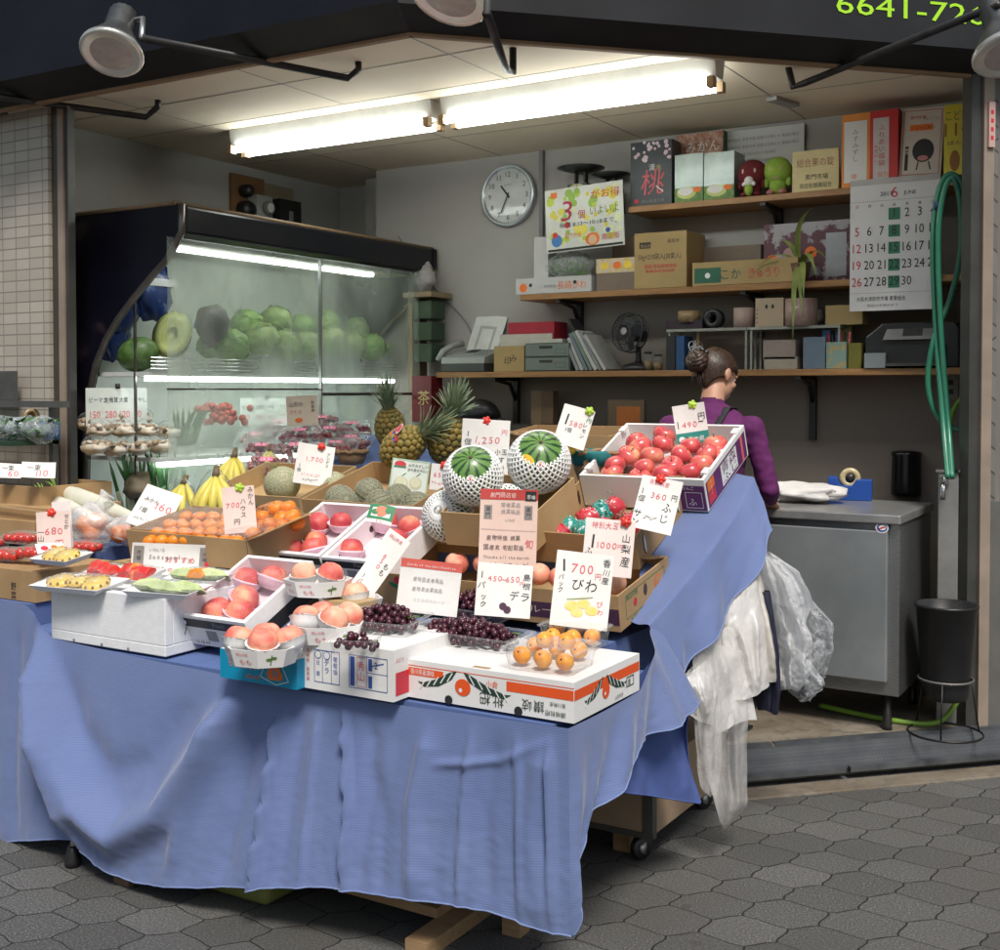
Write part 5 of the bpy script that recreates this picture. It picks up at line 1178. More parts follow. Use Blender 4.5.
def mk_or(v): 
    m=MB(); m.lathe(round_prof(.042,.04,12,.003),MIKAN,None,20); o=m.build('orange'); k=MB(); k.lathe([(0,.04),(.004,.0395),(.005,.036)],STEMG,None,6); k.build('calyx',o); return o
OR=Spawner(mk_or)
for (x,y,Y,r,l,oo) in ((92,524,3.42,(.12,.10,.085),'left milky plastic bag of oranges on the stand',((86,524),(97,521),(92,531))),(140,529,3.46,(.15,.1,.07),'right milky plastic bag of oranges beside the mandarin carton',((143,527),(131,532),(120,534)))):
    m=MB(); m.ell((0,0,0),r,BAGW,None,26,16,.30,x); m.tube([(r[0]*.3,0,r[2]*.7),(r[0]*.45,.01,r[2]*1.2),(r[0]*.62,.02,r[2]*1.5)],[.04,.014,.035],BAGW,None,12); tag(m.build('orange_bag',None,T(atY(x,y,Y))),l,'bag')
    for i,(ox,oy) in enumerate(oo): OR(T(atY(ox,oy,Y-.01*i))@rrot(40),'orange inside the '+l.split()[0]+' milky bag','orange','oranges in the '+l.split()[0]+' bag')
BAN=mat('banana_skin',(.70,.58,.09),(.60,.52,.10),14,.45); BANT=mat('banana_tip',(.14,.09,.04))
def bananas(px,Y,s,label,rz):
    M=T(atY(*px,Y))@RZ(rz)@S(s,s,s); o=thing('banana_bunch',label,'bananas',M)
    rb_=random.Random(int(px[0]))
    for i in range(5):
        a=(i-2)*.46+rb_.uniform(-.08,.08); m=MB(); pts=[];rs=[]; od=V((math.sin(a),-math.cos(a)*.75,0)); L_=rb_.uniform(.155,.185); dz=.012*(i%2)
        for k in range(11):
            u=k/10; pts.append(V((0,-.012,.172-dz))+od*(.008+.082*math.sin(u*PI*.62)**1.1)+V((0,-.01*(i%2),-L_*u+.035*max(0,u-.7)*2)))
            rs.append((.006,.0085,.0135,.0165,.0178,.018,.0178,.0165,.0140,.0095,.004)[k])
        m.tube(pts,rs,BAN,None,6,smooth=False if False else True); m.ell(pts[-1],(.0055,.0055,.006),BANT,None,8,6); m.build('banana',o)
    m=MB(); m.tube([(0,-.02,.165),(0,-.01,.185),(0,0,.2)],[.016,.012,.01],BANT,None,8); m.build('bunch_stem',o)
    g=MB(); g.lathe([(.03,-.01),(.075,.02),(.082,.08),(.05,.15),(.02,.19)],CLEAR,T(0,-.04,0),14,lob=lambda a,r,z:1+.12*math.sin(a*5+z*40)); g.build('plastic_bag',o)
bananas((217,521),3.80,1.2,'banana bunch in a clear bag in front of the strapped carton',35); bananas((187,523),3.86,1.08,'smaller banana bunch in a clear bag beside the milky bag',10); bananas((236,498),4.25,1.2,'banana bunch in a clear bag behind the strapped carton',25); bananas((268,478),4.4,.8,'banana bunch half hidden behind the melon',60)
# small items behind: wicker baskets, teal cloth, lemon, back carton
WICK=mat('wicker',(.36,.22,.10),(.22,.13,.06),40,.7,bump=.4,bscale=120); TEAL=mat('teal_cloth',(.01,.12,.13),(.015,.17,.18),10,.8)
def basket(px,Y,r,h,label):
    o=thing('wicker_basket',label,'basket',T(atY(*px,Y)))
    m=MB(); m.lathe([(r*.7,0),(r*.85,h*.4),(r,h),(r*.96,h),(r*.8,h*.4),(r*.66,.006)],WICK,None,30,lob=lambda a,rr,z:1+.012*math.sin(a*30+z*300)); 
    m.tube([(r*math.cos(a*PI/12),r*math.sin(a*PI/12),h+.004*math.sin(a*4)) for a in range(24)],.009,WICK,None,6,closed=True); m.build('basket_body',o)
    return o
bk=basket((600,482),4.25,.12,.12,'wicker basket lined with teal cloth left of the apple box')
m=MB(); m.lathe([(.075,.02),(.10,.08),(.125,.13),(.135,.12),(.11,.07)],TEAL,None,26,lob=lambda a,r,z:1+.08*math.sin(a*6+z*20)); m.build('cloth_lining',bk)
m=MB(); m.lathe(round_prof(.03,.042,12),LEMON,None,16); tag(m.build('lemon',None,T(atY(567,449,4.1))@RY(70)),'yellow lemon in front of the tilted 1580 card','lemon')
basket((540,455),4.4,.13,.09,'wicker basket behind the right watermelon'); basket((352,464),4.5,.075,.06,'small wicker basket beside the cherry packs')
m=MB(); a=atY(505,470,4.42); b_=atY(612,470,4.42); tray(m,b_.x-a.x,.3,.2,.006,KRAFT); tag(m.build('back_carton',None,T(a.x,4.42,a.z-.04)@RX(6)),'brown carton standing behind the watermelons','carton')
m=MB(); m.box((-2.52,4.4,.1),(-2.05,4.8,.90),CLOTH2); m.build('stand_body',st)
# ---------------------------------------------------------------- price cards
PIN=mat('red_clip',(.72,.04,.02),(.6,.03,.02),30,.35); PINL=mat('lime_clip',(.42,.62,.06),(.36,.55,.05),30,.35)
def card(px,Y,wpx,hpx,label,draw,paper=CARD,yaw=0,lean=14,roll=0,clip=None,cx=.5,name='price_card',cat='price card',lift=0):
    """px: bottom centre of the card in the photo, standing at depth Y"""
    P=atY(*px,Y); f=(P-CAM).dot(V((-math.sin(YAW),math.cos(YAW),0))); k=f/FPX; w=wpx*k; h=hpx*k/math.cos(R(lean))
    m=CardMB(w,h,px[0]*7+px[1]); M=look(P,yaw,lean,roll)
    for zz in (-.0008,.0008): m.grid(8,8,lambda u,v:V((-w/2+u*w,v*h,zz)),paper,None,True)
    D=T(-w/2,0,.0022)
    draw(m,D,w,h)
    rc_=random.Random(px[0]); c1,c2,c3=rc_.uniform(-.05,.07),rc_.uniform(-.02,.09),rc_.uniform(-.05,.05)
    for v in m.v: a_,b_=v.x/w*2,v.y/h; v.z+=w*(c1*a_*a_+c2*b_*b_*b_+c3*a_*b_*b_)
    o=m.build(name,None,M); tag(o,label,cat)
    if clip:
        c=MB(); c.ell((0,0,0),(.015,.014,.012),clip,None,10,8,.25,px[0]); 
        for a in range(5): c.ell((.011*math.cos(a*1.257),.011*math.sin(a*1.257),.003),(.008,.008,.006),clip,None,8,6)
        c.build('clip',o,T((cx-.5)*w,h-.004,.006))
    return o
HW=dict(shear=.12)
def scrib(m,D,x,y,w,mm,k=.0016,seed=0,n=7,h=.012):
    """a line of small brush-written characters too small to read"""
    rnd=random.Random(seed); s=w/n
    for i in range(n):
        for j in range(3):
            x0=x+i*s+rnd.uniform(0,.5)*s; y0=y+rnd.uniform(0,.9)*h; a=rnd.choice((0,0,PI/2,PI/2,.8,2.2)); L_=rnd.uniform(.35,.75)*min(s,h)
            m.line(x0,y0,x0+L_*math.cos(a),y0+L_*math.sin(a)*.9,k,mm,D,.0002*j)
def yen(m,D,w,h,price,y,s,mm,left='1個',lx=.04,right=None,fn=None,rx=.9,wd=.62,px0=.22):
    m.text(price,w*px0,h*y,s,mm,D,0,'l',.12,1,w*wd)
    if left: m.text(left,w*(lx+.05),h*(y+.02),s*.62,BLACK,D,0,'c',vert=True)
    if right: m.text(right,w*rx,h*.84,s*.5,BLACK,D,.0003,'c',vert=True)
    if fn: fn()
card((55,556),3.04,32,44,'pinkish 680 yen card with a red clip, over the tomato packs',lambda m,D,w,h:(yen(m,D,w,h,'680',.48,.042,PINKINK,'一山',.06,'せとか',None,.88,.58,.2),m.text('円',w*.5,h*.22,.03,PINKINK,D)),PINKCARD,0,10,2,PIN,.45)
card((64,548),3.10,18,46,'plain pale card behind the pinkish 680 yen card',lambda m,D,w,h:scrib(m,D,w*.2,h*.6,w*.6,GREYINK,seed=3),mat('pale_card',(.8,.74,.72)),0,10,3)
card((144,529),3.36,40,40,'tilted white 160 yen card beside the bananas',lambda m,D,w,h:(m.text('160',w*.45,h*.5,.035,PINKINK,D,0,'l',.1),m.text('みかん',w*.12,h*.62,.02,BLACK,D),m.text('1個',w*.12,h*.36,.022,BLACK,D),scrib(m,D,w*.12,h*.15,w*.5,BLACK,seed=4)),CARD,-8,30,-24)
def osu(m,D,w,h):
    m.text('おすすめ',w*.39,h*.40,.030,RED,D,0,w=w*.36,shear=.08); m.text('いねいな',w*.2,h*.74,.013,GREYINK,D); m.text('Seasonal',w*.19,h*.5,.017,GREYINK,D,shear=.15)
    for i,c_ in enumerate('くだもの・金印品'): m.text(c_,w*(.2+.075*i),h*.1,.018,RED if i%3==0 else BLACK,D)
    for x in (.02,.80): m.rect(w*x,h*.28,w*(x+.12),h*.9,mat('stamp_grey',(.3,.27,.25)),D); m.text('市場',w*(x+.06),h*.62,.02,BLACK,D,.0005,'c',vert=True)
    m.disc(w*.9,h*.36,.011,RED,D,.0006)
card((173,575),3.12,82,31,'long white card with bold red hiragana in front of the mandarin carton',osu,CARD,4,6,-4.5)
card((241,533),3.33,32,46,'pink 700 yen card with a lime clip over the mandarin carton',lambda m,D,w,h:(yen(m,D,w,h,'700',.55,.04,PINKINK,None,.05,None,None,.9,.45,.08),m.text('ハウス',w*.62,h*.62,.026,BLACK,D,0,'c',vert=True),m.text('みかん',w*.87,h*.86,.024,BLACK,D,0,'c',vert=True),m.text('円',w*.3,h*.2,.022,BLACK,D)),PINKCARD,6,10,3,PINL,.55)
card((303,426),4.7,31,30,'small cream card with an orange oval over the cherry packs',lambda m,D,w,h:(m.text('山形の',w*.08,h*.66,.022,BLACK,D),m.text('さくら',w*.08,h*.42,.02,RED,D),m.disc(w*.38,h*.2,.02,ORANGE,D,0,18,.012),m.text('佐藤錦',w*.84,h*.72,.02,BLACK,D,0,'c',vert=True)),mat('cream_card',(.78,.66,.52),(.72,.6,.46),8,.6),0,6,3)
card((311,485),4.02,37,40,'white card with faint red price and a red clip behind the musk melon',lambda m,D,w,h:(m.text('1,700',w*.25,h*.58,.022,PINKINK,D,0,'l',.15),m.text('1個',w*.12,h*.4,.02,BLACK,D,vert=True),m.text('アンデス',w*.84,h*.76,.017,BLACK,D,0,'c',vert=True),scrib(m,D,w*.2,h*.2,w*.5,PINKINK,seed=8),scrib(m,D,w*.25,h*.08,w*.4,BLACK,seed=9)),CARD,0,12,-9,PIN,.62)
def leaflet(m,D,w,h):
    m.frame2(0,0,w,h,.006,mat('mint_print',(.45,.62,.45)),D); m.disc(w*.22,h*.84,.024,RED,D,.0004,18,.014); m.rect(w*.06,h*.74,w*.38,h*.79,GREENINK,D,.0006); m.text('みずみずしい',w*.42,h*.8,.013,BLACK,D); m.text('産地直送メロン',w*.42,h*.68,.013,BLACK,D)
    for x,y,r in ((.3,.28,.03),(.68,.34,.026)): m.disc(w*x,h*y,r,mat('melon_print',(.62,.58,.38)),D,.0004); m.disc(w*x,h*(y+.02),r*.8,mat('melon_print2',(.7,.7,.5)),D,.0008)
    for a in ((.3,.5),(.68,.54)): m.line(w*a[0],h*a[1],w*(a[0]+.1),h*(a[1]+.1),.003,GREENINK,D,.0006)
card((407,494),3.98,38,34,'pale green leaflet picturing melons, in the small melon carton',leaflet,mat('leaflet_paper',(.74,.8,.72)),0,12,-8,name='leaflet',cat='leaflet')
card((437,490),3.95,16,26,'narrow white card with a red clip beside the melon leaflet',lambda m,D,w,h:(m.text('650',w*.15,h*.5,.02,PINKINK,D,0,'l',.1),scrib(m,D,w*.1,h*.2,w*.8,PINKINK,seed=12,n=4)),CARD,0,10,-6,PIN,.8)
card((483,490),3.86,48,70,'large white 1,250 yen card with a red clip behind the left watermelon',lambda m,D,w,h:(m.text('1,250',w*.26,h*.66,.032,PINKINK,D,0,'l',.2,w=w*.55),m.text('1個',w*.12,h*.75,.03,BLACK,D,0,'c',vert=True),m.text('小玉',w*.7,h*.52,.032,BLACK,D),m.text('すいか',w*.85,h*.4,.03,BLACK,D,0,'c',vert=True),m.text('円',w*.82,h*.8,.022,PINKINK,D)),CARD,0,8,-3,PIN,.5)
card((568,446),4.06,32,40,'white 1,580 yen card tilted right with a lime clip',lambda m,D,w,h:(m.text('1',w*.12,h*.52,.05,BLACK,D,0,'l',.1),m.text('580',w*.3,h*.5,.042,PINKINK,D,0,'l',.1,w=w*.45),m.text('1個',w*.24,h*.34,.018,BLACK,D),m.text('レモン',w*.82,h*.56,.022,BLACK,D,0,'c',vert=True),m.text('円',w*.8,h*.7,.02,GREENINK,D)),CARD,0,14,-17,PINL,.82)
card((694,444),4.33,32,40,'white 490 yen card with a teal band and a lime clip in the apple box',lambda m,D,w,h:(m.text('490',w*.2,h*.42,.034,PINKINK,D,0,'l',.15,w=w*.5),m.line(w*.1,h*.42,w*.1,h*.6,.003,BLACK,D),m.text('円',w*.74,h*.6,.026,BLACK,D),m.text('~',w*.76,h*.46,.03,BLACK,D),m.rect(.0,0,w,h*.3,mat('teal_print',(.02,.24,.2)),D),m.text('青森県',w*.32,h*.07,.02,WHITE,D,.0006),m.disc(w*.16,h*.14,.012,WHITE,D,.0006)),CARD,0,6,9,PINL,.64)
card((650,531),3.62,42,52,'white 360 yen card with a red clip against the side of the slotted carton',lambda m,D,w,h:(m.text('青森県産',w*.2,h*.86,.016,PINKINK,D),m.text('360',w*.28,h*.6,.034,PINKINK,D,0,'l',.12,w=w*.42),m.text('1個',w*.1,h*.66,.028,BLACK,D,0,'c',vert=True),m.text('円',w*.8,h*.64,.02,BLACK,D),m.text('サン',w*.1,h*.22,.03,BLACK,D,vert=True),m.text('ふじ',w*.75,h*.4,.036,BLACK,D,0,'c',vert=True),scrib(m,D,w*.25,h*.2,w*.35,BLACK,seed=15)),CARD,-4,22,-12,PIN,.45)
card((606,576),3.44,50,56,'pinkish 1,000 yen card with a red clip over the wide peach carton',lambda m,D,w,h:(m.text('特別大玉',w*.12,h*.84,.02,PINKINK,D),m.text('1000',w*.25,h*.48,.042,PINKINK,D,0,'l',.05,w=w*.42),m.text('円',w*.67,h*.5,.016,PINKINK,D),m.text('1',w*.1,h*.48,.05,BLACK,D,0,'l',.1),m.text('ふさ',w*.1,h*.36,.03,BLACK,D,0,'c',vert=True),m.text('山梨',w*.84,h*.62,.034,BLACK,D,0,'c',vert=True),m.text('産',w*.84,h*.2,.03,BLACK,D,0,'c'),m.text('桃',w*.45,h*.15,.022,PINKINK,D)),mat('pale_pink_card',(.82,.72,.67),(.78,.67,.62),8,.6),0,10,-5,PIN,.8)
def biwa(m,D,w,h):
    m.text('700',w*.26,h*.72,.038,PINKINK,D,0,'l',.1,w=w*.42); m.text('円',w*.70,h*.66,.018,PINKINK,D); m.text('1',w*.1,h*.72,.042,BLACK,D,0,'l',.05); m.text('パック',w*.12,h*.62,.02,BLACK,D,0,'c',vert=True); m.text('びわ',w*.3,h*.5,.036,BLACK,D,0,'l',.1,w=w*.46); m.text('香川産',w*.88,h*.84,.026,BLACK,D,0,'c',vert=True)
    YL=mat('yellow_wash',(.82,.6,.12),(.85,.7,.35),30,.6)
    for x,y,r in ((.35,.28,.022),(.55,.32,.02),(.7,.24,.02),(.45,.2,.02)): m.disc(w*x,h*y,r,YL,D,0,14,r*.7)
    m.line(w*.25,h*.36,w*.7,h*.42,.003,mat('leaf_wash',(.35,.42,.2)),D); m.text('びわ',w*.84,h*.3,.022,PINKINK,D,0,'c',vert=True)
card((578,628),3.15,58,74,'white 700 yen card with yellow painted loquats behind the loquat packs',biwa,CARD,0,12,-6)
card((502,617),3.2,56,52,'white 450 to 650 yen grape card standing behind the grape trays',lambda m,D,w,h:(m.text('450~650',w*.18,h*.66,.032,PINKINK,D,0,'l',.15,w=w*.6),m.text('円',w*.77,h*.62,.013,PINKINK,D),m.text('1パ',w*.09,h*.7,.03,BLACK,D,0,'c',vert=True),m.text('ック',w*.14,h*.32,.024,BLACK,D,vert=True),m.text('島根',w*.9,h*.72,.028,BLACK,D,0,'c',vert=True),m.text('デラ',w*.6,h*.34,.036,BLACK,D,0,'l',.1),m.disc(w*.5,h*.2,.012,PLUM,D),m.disc(w*.58,h*.14,.012,PLUM,D,.0004)),CARD,4,12,-5)
card((426,614),3.2,62,52,'white sign with a red heading strip behind the grapes',lambda m,D,w,h:(m.rect(0,h*.84,w,h,mat('coral_print',(.72,.13,.10)),D),m.text('Goods of the merchandise',w*.1,h*.875,.014,WHITE,D,.0005,w=w*.8),m.text('産地直送青果品',w*.22,h*.6,.016,GREYINK,D,w=w*.5),m.text('産地直送果実品',w*.22,h*.42,.016,GREYINK,D,w=w*.5),m.text('くだものフルーツ',w*.26,h*.22,.012,mat('faint_ink',(.6,.58,.55)),D)),CARD,0,12,-7,name='sign_card',cat='sign')
def pinksign(m,D,w,h):
    m.rect(0,h*.87,w,h,mat('brick_red_print',(.55,.06,.05)),D); m.text('黒門商店街',w*.16,h*.9,.016,PINKCARD,D,.0005,w=w*.46); m.rect(w*.78,h*.86,w*.97,h*.98,BLACK,D,.0004); m.text('市場',w*.8,h*.885,.014,WHITE,D,.0008)
    for x in (.14,.84):
        m.rect(w*(x-.07),h*.63,w*(x+.07),h*.8,mat('stamp_grey',(.3,.27,.25)),D,.0004); m.text('黒門',w*x,h*.725,.02,BLACK,D,.0008,'c',vert=True)
    m.text('常備菜品',w*.36,h*.78,.015,GREYINK,D); m.text('焼菓味品',w*.36,h*.7,.015,GREYINK,D); m.text('いちば',w*.44,h*.6,.010,GREYINK,D)
    m.line(w*.03,h*.5,w*.97,h*.485,.0012,GREYINK,D)
    m.text('産物特価 焼菓',w*.12,h*.37,.021,BLACK,D,w=w*.6); m.text('国産玄 宅配取扱',w*.08,h*.25,.021,BLACK,D,w=w*.7); m.text('Thanks all the merch.',w*.08,h*.14,.015,BLACK,D,shear=.15,w=w*.82); scrib(m,D,w*.2,h*.04,w*.7,BLACK,seed=31,n=10); m.text('旬',w*.78,h*.28,.03,PINKINK,D)
card((507,570),3.40,58,80,'tall pink sign with a dark red heading between the carton and the watermelons',pinksign,mat('salmon_card',(.72,.50,.42),(.76,.58,.5),6,.6),2,8,-2,name='sign_card',cat='sign')
card((357,596),3.16,26,72,'long white strip card leaning diagonally over the peach punnets',lambda m,D,w,h:(m.text('1パック',w*.25,h*.25,.022,BLACK,D,0,'c',vert=True),m.text('650',w*.5,h*.62,.022,PINKINK,D,0,'c',vert=True),m.text('もも',w*.74,h*.5,.026,BLACK,D,0,'c',vert=True),m.text('岡山県産',w*.16,h*.9,.012,PINKINK,D),scrib(m,D,w*.15,h*.12,w*.6,PINKINK,seed=22)),CARD,0,16,-36)
card((378,523),3.36,26,16,'small white label with a peach and green leaves on the peach box rim',lambda m,D,w,h:(m.frame2(0,h*.2,w,h,.012,GREENINK,D),m.disc(w*.5,h*.65,.022,mat('peach_print',(.78,.2,.1)),D,.0006),m.disc(w*.26,h*.6,.012,GREENINK,D,.0008),m.disc(w*.76,h*.72,.012,GREENINK,D,.0008),m.text('もも',w*.36,h*.03,.012,PINKINK,D)),CARD,0,45,-14,name='fruit_label',cat='label')
# ================================================================ SHOP INTERIOR
SHW=mat('shelf_wood',(.36,.19,.07),(.27,.13,.045),5,.5,stretch=(1,10,10),bump=.1,bscale=25); IRON=mat('bracket_iron',(.02,.018,.016),rough=.5)
SY0=5.80
def zat(x,y,Y=SY0): return atY(x,y,Y).z
def xat(x,Y=SY0,y=380): return atY(x,y,Y).x
zT=zat(740,197); zM=zat(745,284); zL=zat(700,370)
def shelf(x0,x1,z,label,br,th=.032):
    o=thing('wall_shelf',label,'shelf',T(x0,SY0,z),'wooden wall shelves')
    m=MB(); m.box((0,0,-th),(x1-x0,YB-SY0-.002,0),SHW); m.build('shelf_board',o,bevel=.003)
    for b_ in br:
        x=b_-x0; m=MB(); m.box((x-.016,.262,-.36 if z<1.8 else -.26),(x+.016,.296,-th-.001),IRON); m.prism([(0,0),(0,0),(0,0)],0,0,IRON) if False else None
        m.tube([(x,.03,-th-.012),(x,.2,-.07),(x,.275,-.17)],.012,IRON,None,6); m.box((x-.014,.01,-th-.018),(x+.014,.27,-th-.001),IRON); m.build('bracket',o)
    return o
xa,xb=xat(628,y=205),xat(884,y=185); shelf(xa,-.9,zT,'top wooden wall shelf carrying gift boxes and plush toys',[xat(762,y=215)])
shelf(xat(520,y=290),-.9,zM,'middle wooden wall shelf carrying cardboard boxes',[xat(557,y=300),xat(742,y=300)])
shelf(xat(436,y=372),-.92,zL,'lowest long wooden wall shelf carrying the fax and the printer',[xat(492,y=380),xat(797,y=375),xat(958,y=372)])
zT+=.002; zM+=.002; zL+=.002
def onsh(x0,x1,z,Y=5.83):
    a=atY(x0,380,Y); b_=atY(x1,380,Y); return V((a.x,Y,z)),b_.x-a.x
def hpx(y0,y1,x,Y): return atY(x,y0,Y).z-atY(x,y1,Y).z
def sbox(name,label,cat,x0,x1,y0,z,mm,draw=None,d=.18,Y=5.83,rz=0,bev=.002,group=None,side=None):
    P,w=onsh(x0,x1,z,Y); h=atY((x0+x1)/2,y0,Y).z-z
    m=MB(); m.box((0,0,0),(w,d,h),mm)
    if draw: draw(m,w,h,RX(90),d)
    o=m.build(name,None,T(P)@RZ(rz),bevel=0); return tag(o,label,cat,group)
GOLD=mat('gold_card',(.62,.5,.22),(.52,.42,.17),6,.4); DKBOX=mat('night_box',(.012,.018,.022),(.035,.05,.06),3,.4); SILV=mat('silver_box',(.20,.25,.23),(.40,.46,.44),4,.3,metal=.3); REDB=mat('red_box',(.60,.03,.03),(.5,.025,.03),5,.4); ORGB=mat('orange_box',(.78,.28,.03),(.7,.22,.03),5,.45); YELB=mat('yellow_paper',(.66,.55,.04),(.55,.47,.05),5,.5)
# top shelf
def d_momo(m,w,h,F,d):
    m.text('桃',w*.25,h*.2,h*.38,PINKINK,F,.001,w=w*.55,shear=.1); m.line(w*.62,h*.3,w*.8,h*.2,.006,WHITE,F,.0012)
    rnd=random.Random(2)
    for i in range(26): m.disc(rnd.uniform(.05,.95)*w,h*(1-.3*rnd.random()**1.6),rnd.uniform(.007,.013),mat('blossom_print',(.72,.5,.6),(.8,.75,.8)),F,.0008+.0002*i,8)
    m.rect(w*.1,h*.05,w*.2,h*.11,RED,F,.001); m.text('岡山県産白桃',w*.28,h*.05,h*.05,GREYINK,F,.001,w=w*.55); m.text('清',w*.45,h*.55,h*.1,WHITE,F,.001); m.text('水',w*.62,h*.55,h*.09,GOLD,F,.001)
sbox('gift_box','black peach gift box with pink blossoms and a pink brush character','box',630,671,141,zT,DKBOX,d_momo,.12)
def scale_(x,y,Y,s,label):
    o=thing('kitchen_scale',label,'scale',T(atY(x,y,Y).x,Y,zT),'spring scales on the top shelf'); k=s
    m=MB(); m.prism([(-.075*k,0),(.075*k,0),(.06*k,.17*k),(-.06*k,.17*k)],-.05,.06,mat('scale_green',(.025,.035,.03),rough=.4)); m.build('scale_body',o)
    m=MB(); m.disc(0,.09*k,.078*k,mat('dial_face',(.45,.42,.22),(.4,.37,.2),6,.4),RX(90),.052,28); m.disc(0,.09*k,.034*k,mat('dial_centre',(.015,.04,.03)),RX(90),.0535,20); m.line(0,.09*k,.03*k,.155*k,.004,BLACK,RX(90),.0545)
    for i in range(12): a=i*PI/6; m.line(.062*k*math.sin(a),.09*k+.062*k*math.cos(a),.073*k*math.sin(a),.09*k+.073*k*math.cos(a),.003,BLACK,RX(90),.054)
    m.build('dial',o)
    m=MB(); m.box((-.035*k,-.02,.17*k),(-.025*k,.02,.235*k),IRON); m.box((.025*k,-.02,.17*k),(.035*k,.02,.235*k),IRON); m.lathe([(.03,.232*k),(.05*k,.234*k),(.135*k,.262*k),(.13*k,.266*k),(.0,.244*k)],mat('scale_pan',(.05,.055,.05),rough=.35,metal=.6),None,26); m.build('weighing_pan',o)
scale_(581,250,5.95,1.0,'larger green spring scale with a round dial, left end of the top shelf'); scale_(611,250,5.98,.82,'smaller green spring scale beside the black gift box')
# the scales' ledge
def d_mel(m,w,h,F,d):
    m.rect(0,0,w,h*.3,mat('leafy_print',(.05,.15,.04),(.18,.3,.07),40),F,.0008); m.disc(w*.42,h*.2,w*.34,mat('pale_melon_print',(.55,.62,.2)),F,.001,20,h*.13); m.disc(w*.38,h*.23,w*.26,WHITE,F,.0014,20,h*.09); m.disc(w*.8,h*.25,w*.14,ORANGE,F,.0016,12,h*.06)
sbox('melon_gift_box','silver green melon gift box, the left of two','box',674,702,154,zT,SILV,d_mel,.13); sbox('melon_gift_box','silver melon gift box, the right of two beside the plush toys','box',703,733,152,zT,SILV,d_mel,.16)
def d_green(m,w,h,F,d): m.rect(0,h*.55,w,h,mat('red_arch_print',(.3,.06,.02),(.55,.4,.3),30),F,.0008); m.text('みかん',w*.2,h*.75,h*.15,WHITE,F,.001)
sbox('gift_box','green and red box standing behind the silver melon boxes','box',676,722,133,zT,mat('green_box',(.03,.14,.05)),d_green,.06,Y=6.0)
def d_not(m,w,h,F,d):
    for i in range(5): m.text('お客様各位 青果市場 営業のお知らせ 毎週水曜日',w*.08,h*(.8-.14*i),h*.06,GREYINK,F,.001,w=w*(.86 if i<2 else .6))
def wallsheet(name,label,cat,x0,x1,yt,yb,Y,mm,draw,rz=0,lean=0,lay=.003):
    a=atY(x0,(yt+yb)/2,Y); b_=atY(x1,(yt+yb)/2,Y); z0=atY((x0+x1)/2,yb,Y).z; z1=atY((x0+x1)/2,yt,Y).z; w=b_.x-a.x; h=z1-z0
    m=MB(); m.box((0,-.0,0),(w,lay,h),mm); draw(m,w,h,RX(90),0) if draw else None
    return tag(m.build(name,None,T(a.x,Y,z0)@RX(-lean)@RY(rz)),label,cat)
NOTE=mat('notice_paper',(.62,.63,.62),(.58,.59,.58),5,.6)
wallsheet('notice','grey-white typed notice on the wall above the plush toys','notice',718,804,128,182,6.07,NOTE,d_not)
# plush toys (plain round stuffed fruit)
def plush(x0,x1,yt,mm,face,label,feet=None):
    Y=5.86; P,w=onsh(x0,x1,zT,Y); h=atY((x0+x1)/2,yt,Y).z-zT; r=w/2
    o=thing('plush_toy',label,'plush toy',T(P.x+r,Y,zT))
    m=MB(); m.ell((0,0,h*.64),(r,r*.85,h*.36),mm,None,20,14); m.ell((0,0,h*.25),(r*.62,r*.6,h*.25),mm,None,16,10); m.build('body',o)
    for s in (-1,1):
        f=MB(); f.ell((s*r*.42,-r*.25,h*.07),(r*.3,r*.42,h*.08),feet or mm,None,12,8); f.build('foot',o)
        a=MB(); a.ell((s*r*.78,-r*.1,h*.34),(r*.2,r*.2,h*.13),mm,None,10,8); a.build('arm',o)
        e=MB(); e.ell((s*r*.36,-r*.72,h*.66),(r*.13,r*.07,h*.075),face,None,10,8); e.build('eye',o)
    k=MB(); k.ell((0,-r*.5,h*.45),(r*.4,r*.22,h*.07),face,None,10,8); k.build('mouth',o)
PLR=mat('plush_red',(.16,.015,.02),(.12,.012,.018),30,.9); PLG=mat('plush_green',(.28,.42,.06),(.22,.36,.05),30,.9); PLP=mat('plush_pink',(.5,.22,.2),rough=.9)
plush(737,766,160,PLR,mat('plush_cream',(.6,.5,.45),rough=.9),'dark red round plush toy on the top shelf',PLR); plush(763,791,157,PLG,mat('plush_tan',(.45,.35,.2),rough=.9),'lime green round plush toy beside the red one',PLP)
m=MB(); P,w_=onsh(742,755,zT,5.80); m.ell((.03,0,.03),(.022,.02,.03),PLG,None,10,8); m.ell((.03,0,.075),(.024,.02,.024),WHITE,None,12,8); m.ell((.005,0,.06),(.012,.01,.012),WHITE,None,8,6); m.ell((.055,0,.06),(.012,.01,.012),WHITE,None,8,6); tag(m.build('plush_toy',None,T(P)),'tiny white and green plush figure in front of the red plush toy','plush toy')
def d_plq(m,w,h,F,d): m.text('総合果の錠',w*.1,h*.62,h*.2,mat('red_brown_ink',(.3,.08,.04)),F,.001,w=w*.8); m.text('黒門市場',w*.28,h*.3,h*.13,BLACK,F,.001,w=w*.5); m.text('商店街振興組合',w*.16,h*.1,h*.12,BLACK,F,.001,w=w*.7)
sbox('plaque','gold plaque with dark lettering between the plush toys and the orange box','plaque',791,837,150,zT,GOLD,d_plq,.02,Y=5.84)
m=MB(); 
def d_or(m,w,h,F,d): m.rect(w*.09,h*.07,w*.9,h*.9,WHITE,F,.001); m.text('みずみずし',w*.5,h*.72,h*.09,GREYINK,F,.0014,'c',vert=True); m.text('贈',w*.35,h*.12,h*.07,ORANGE,F,.0014)
sbox('gift_box','orange gift box with a white label panel on the top shelf','box',840,868,114,zT,ORGB,d_or,.14,Y=5.83)
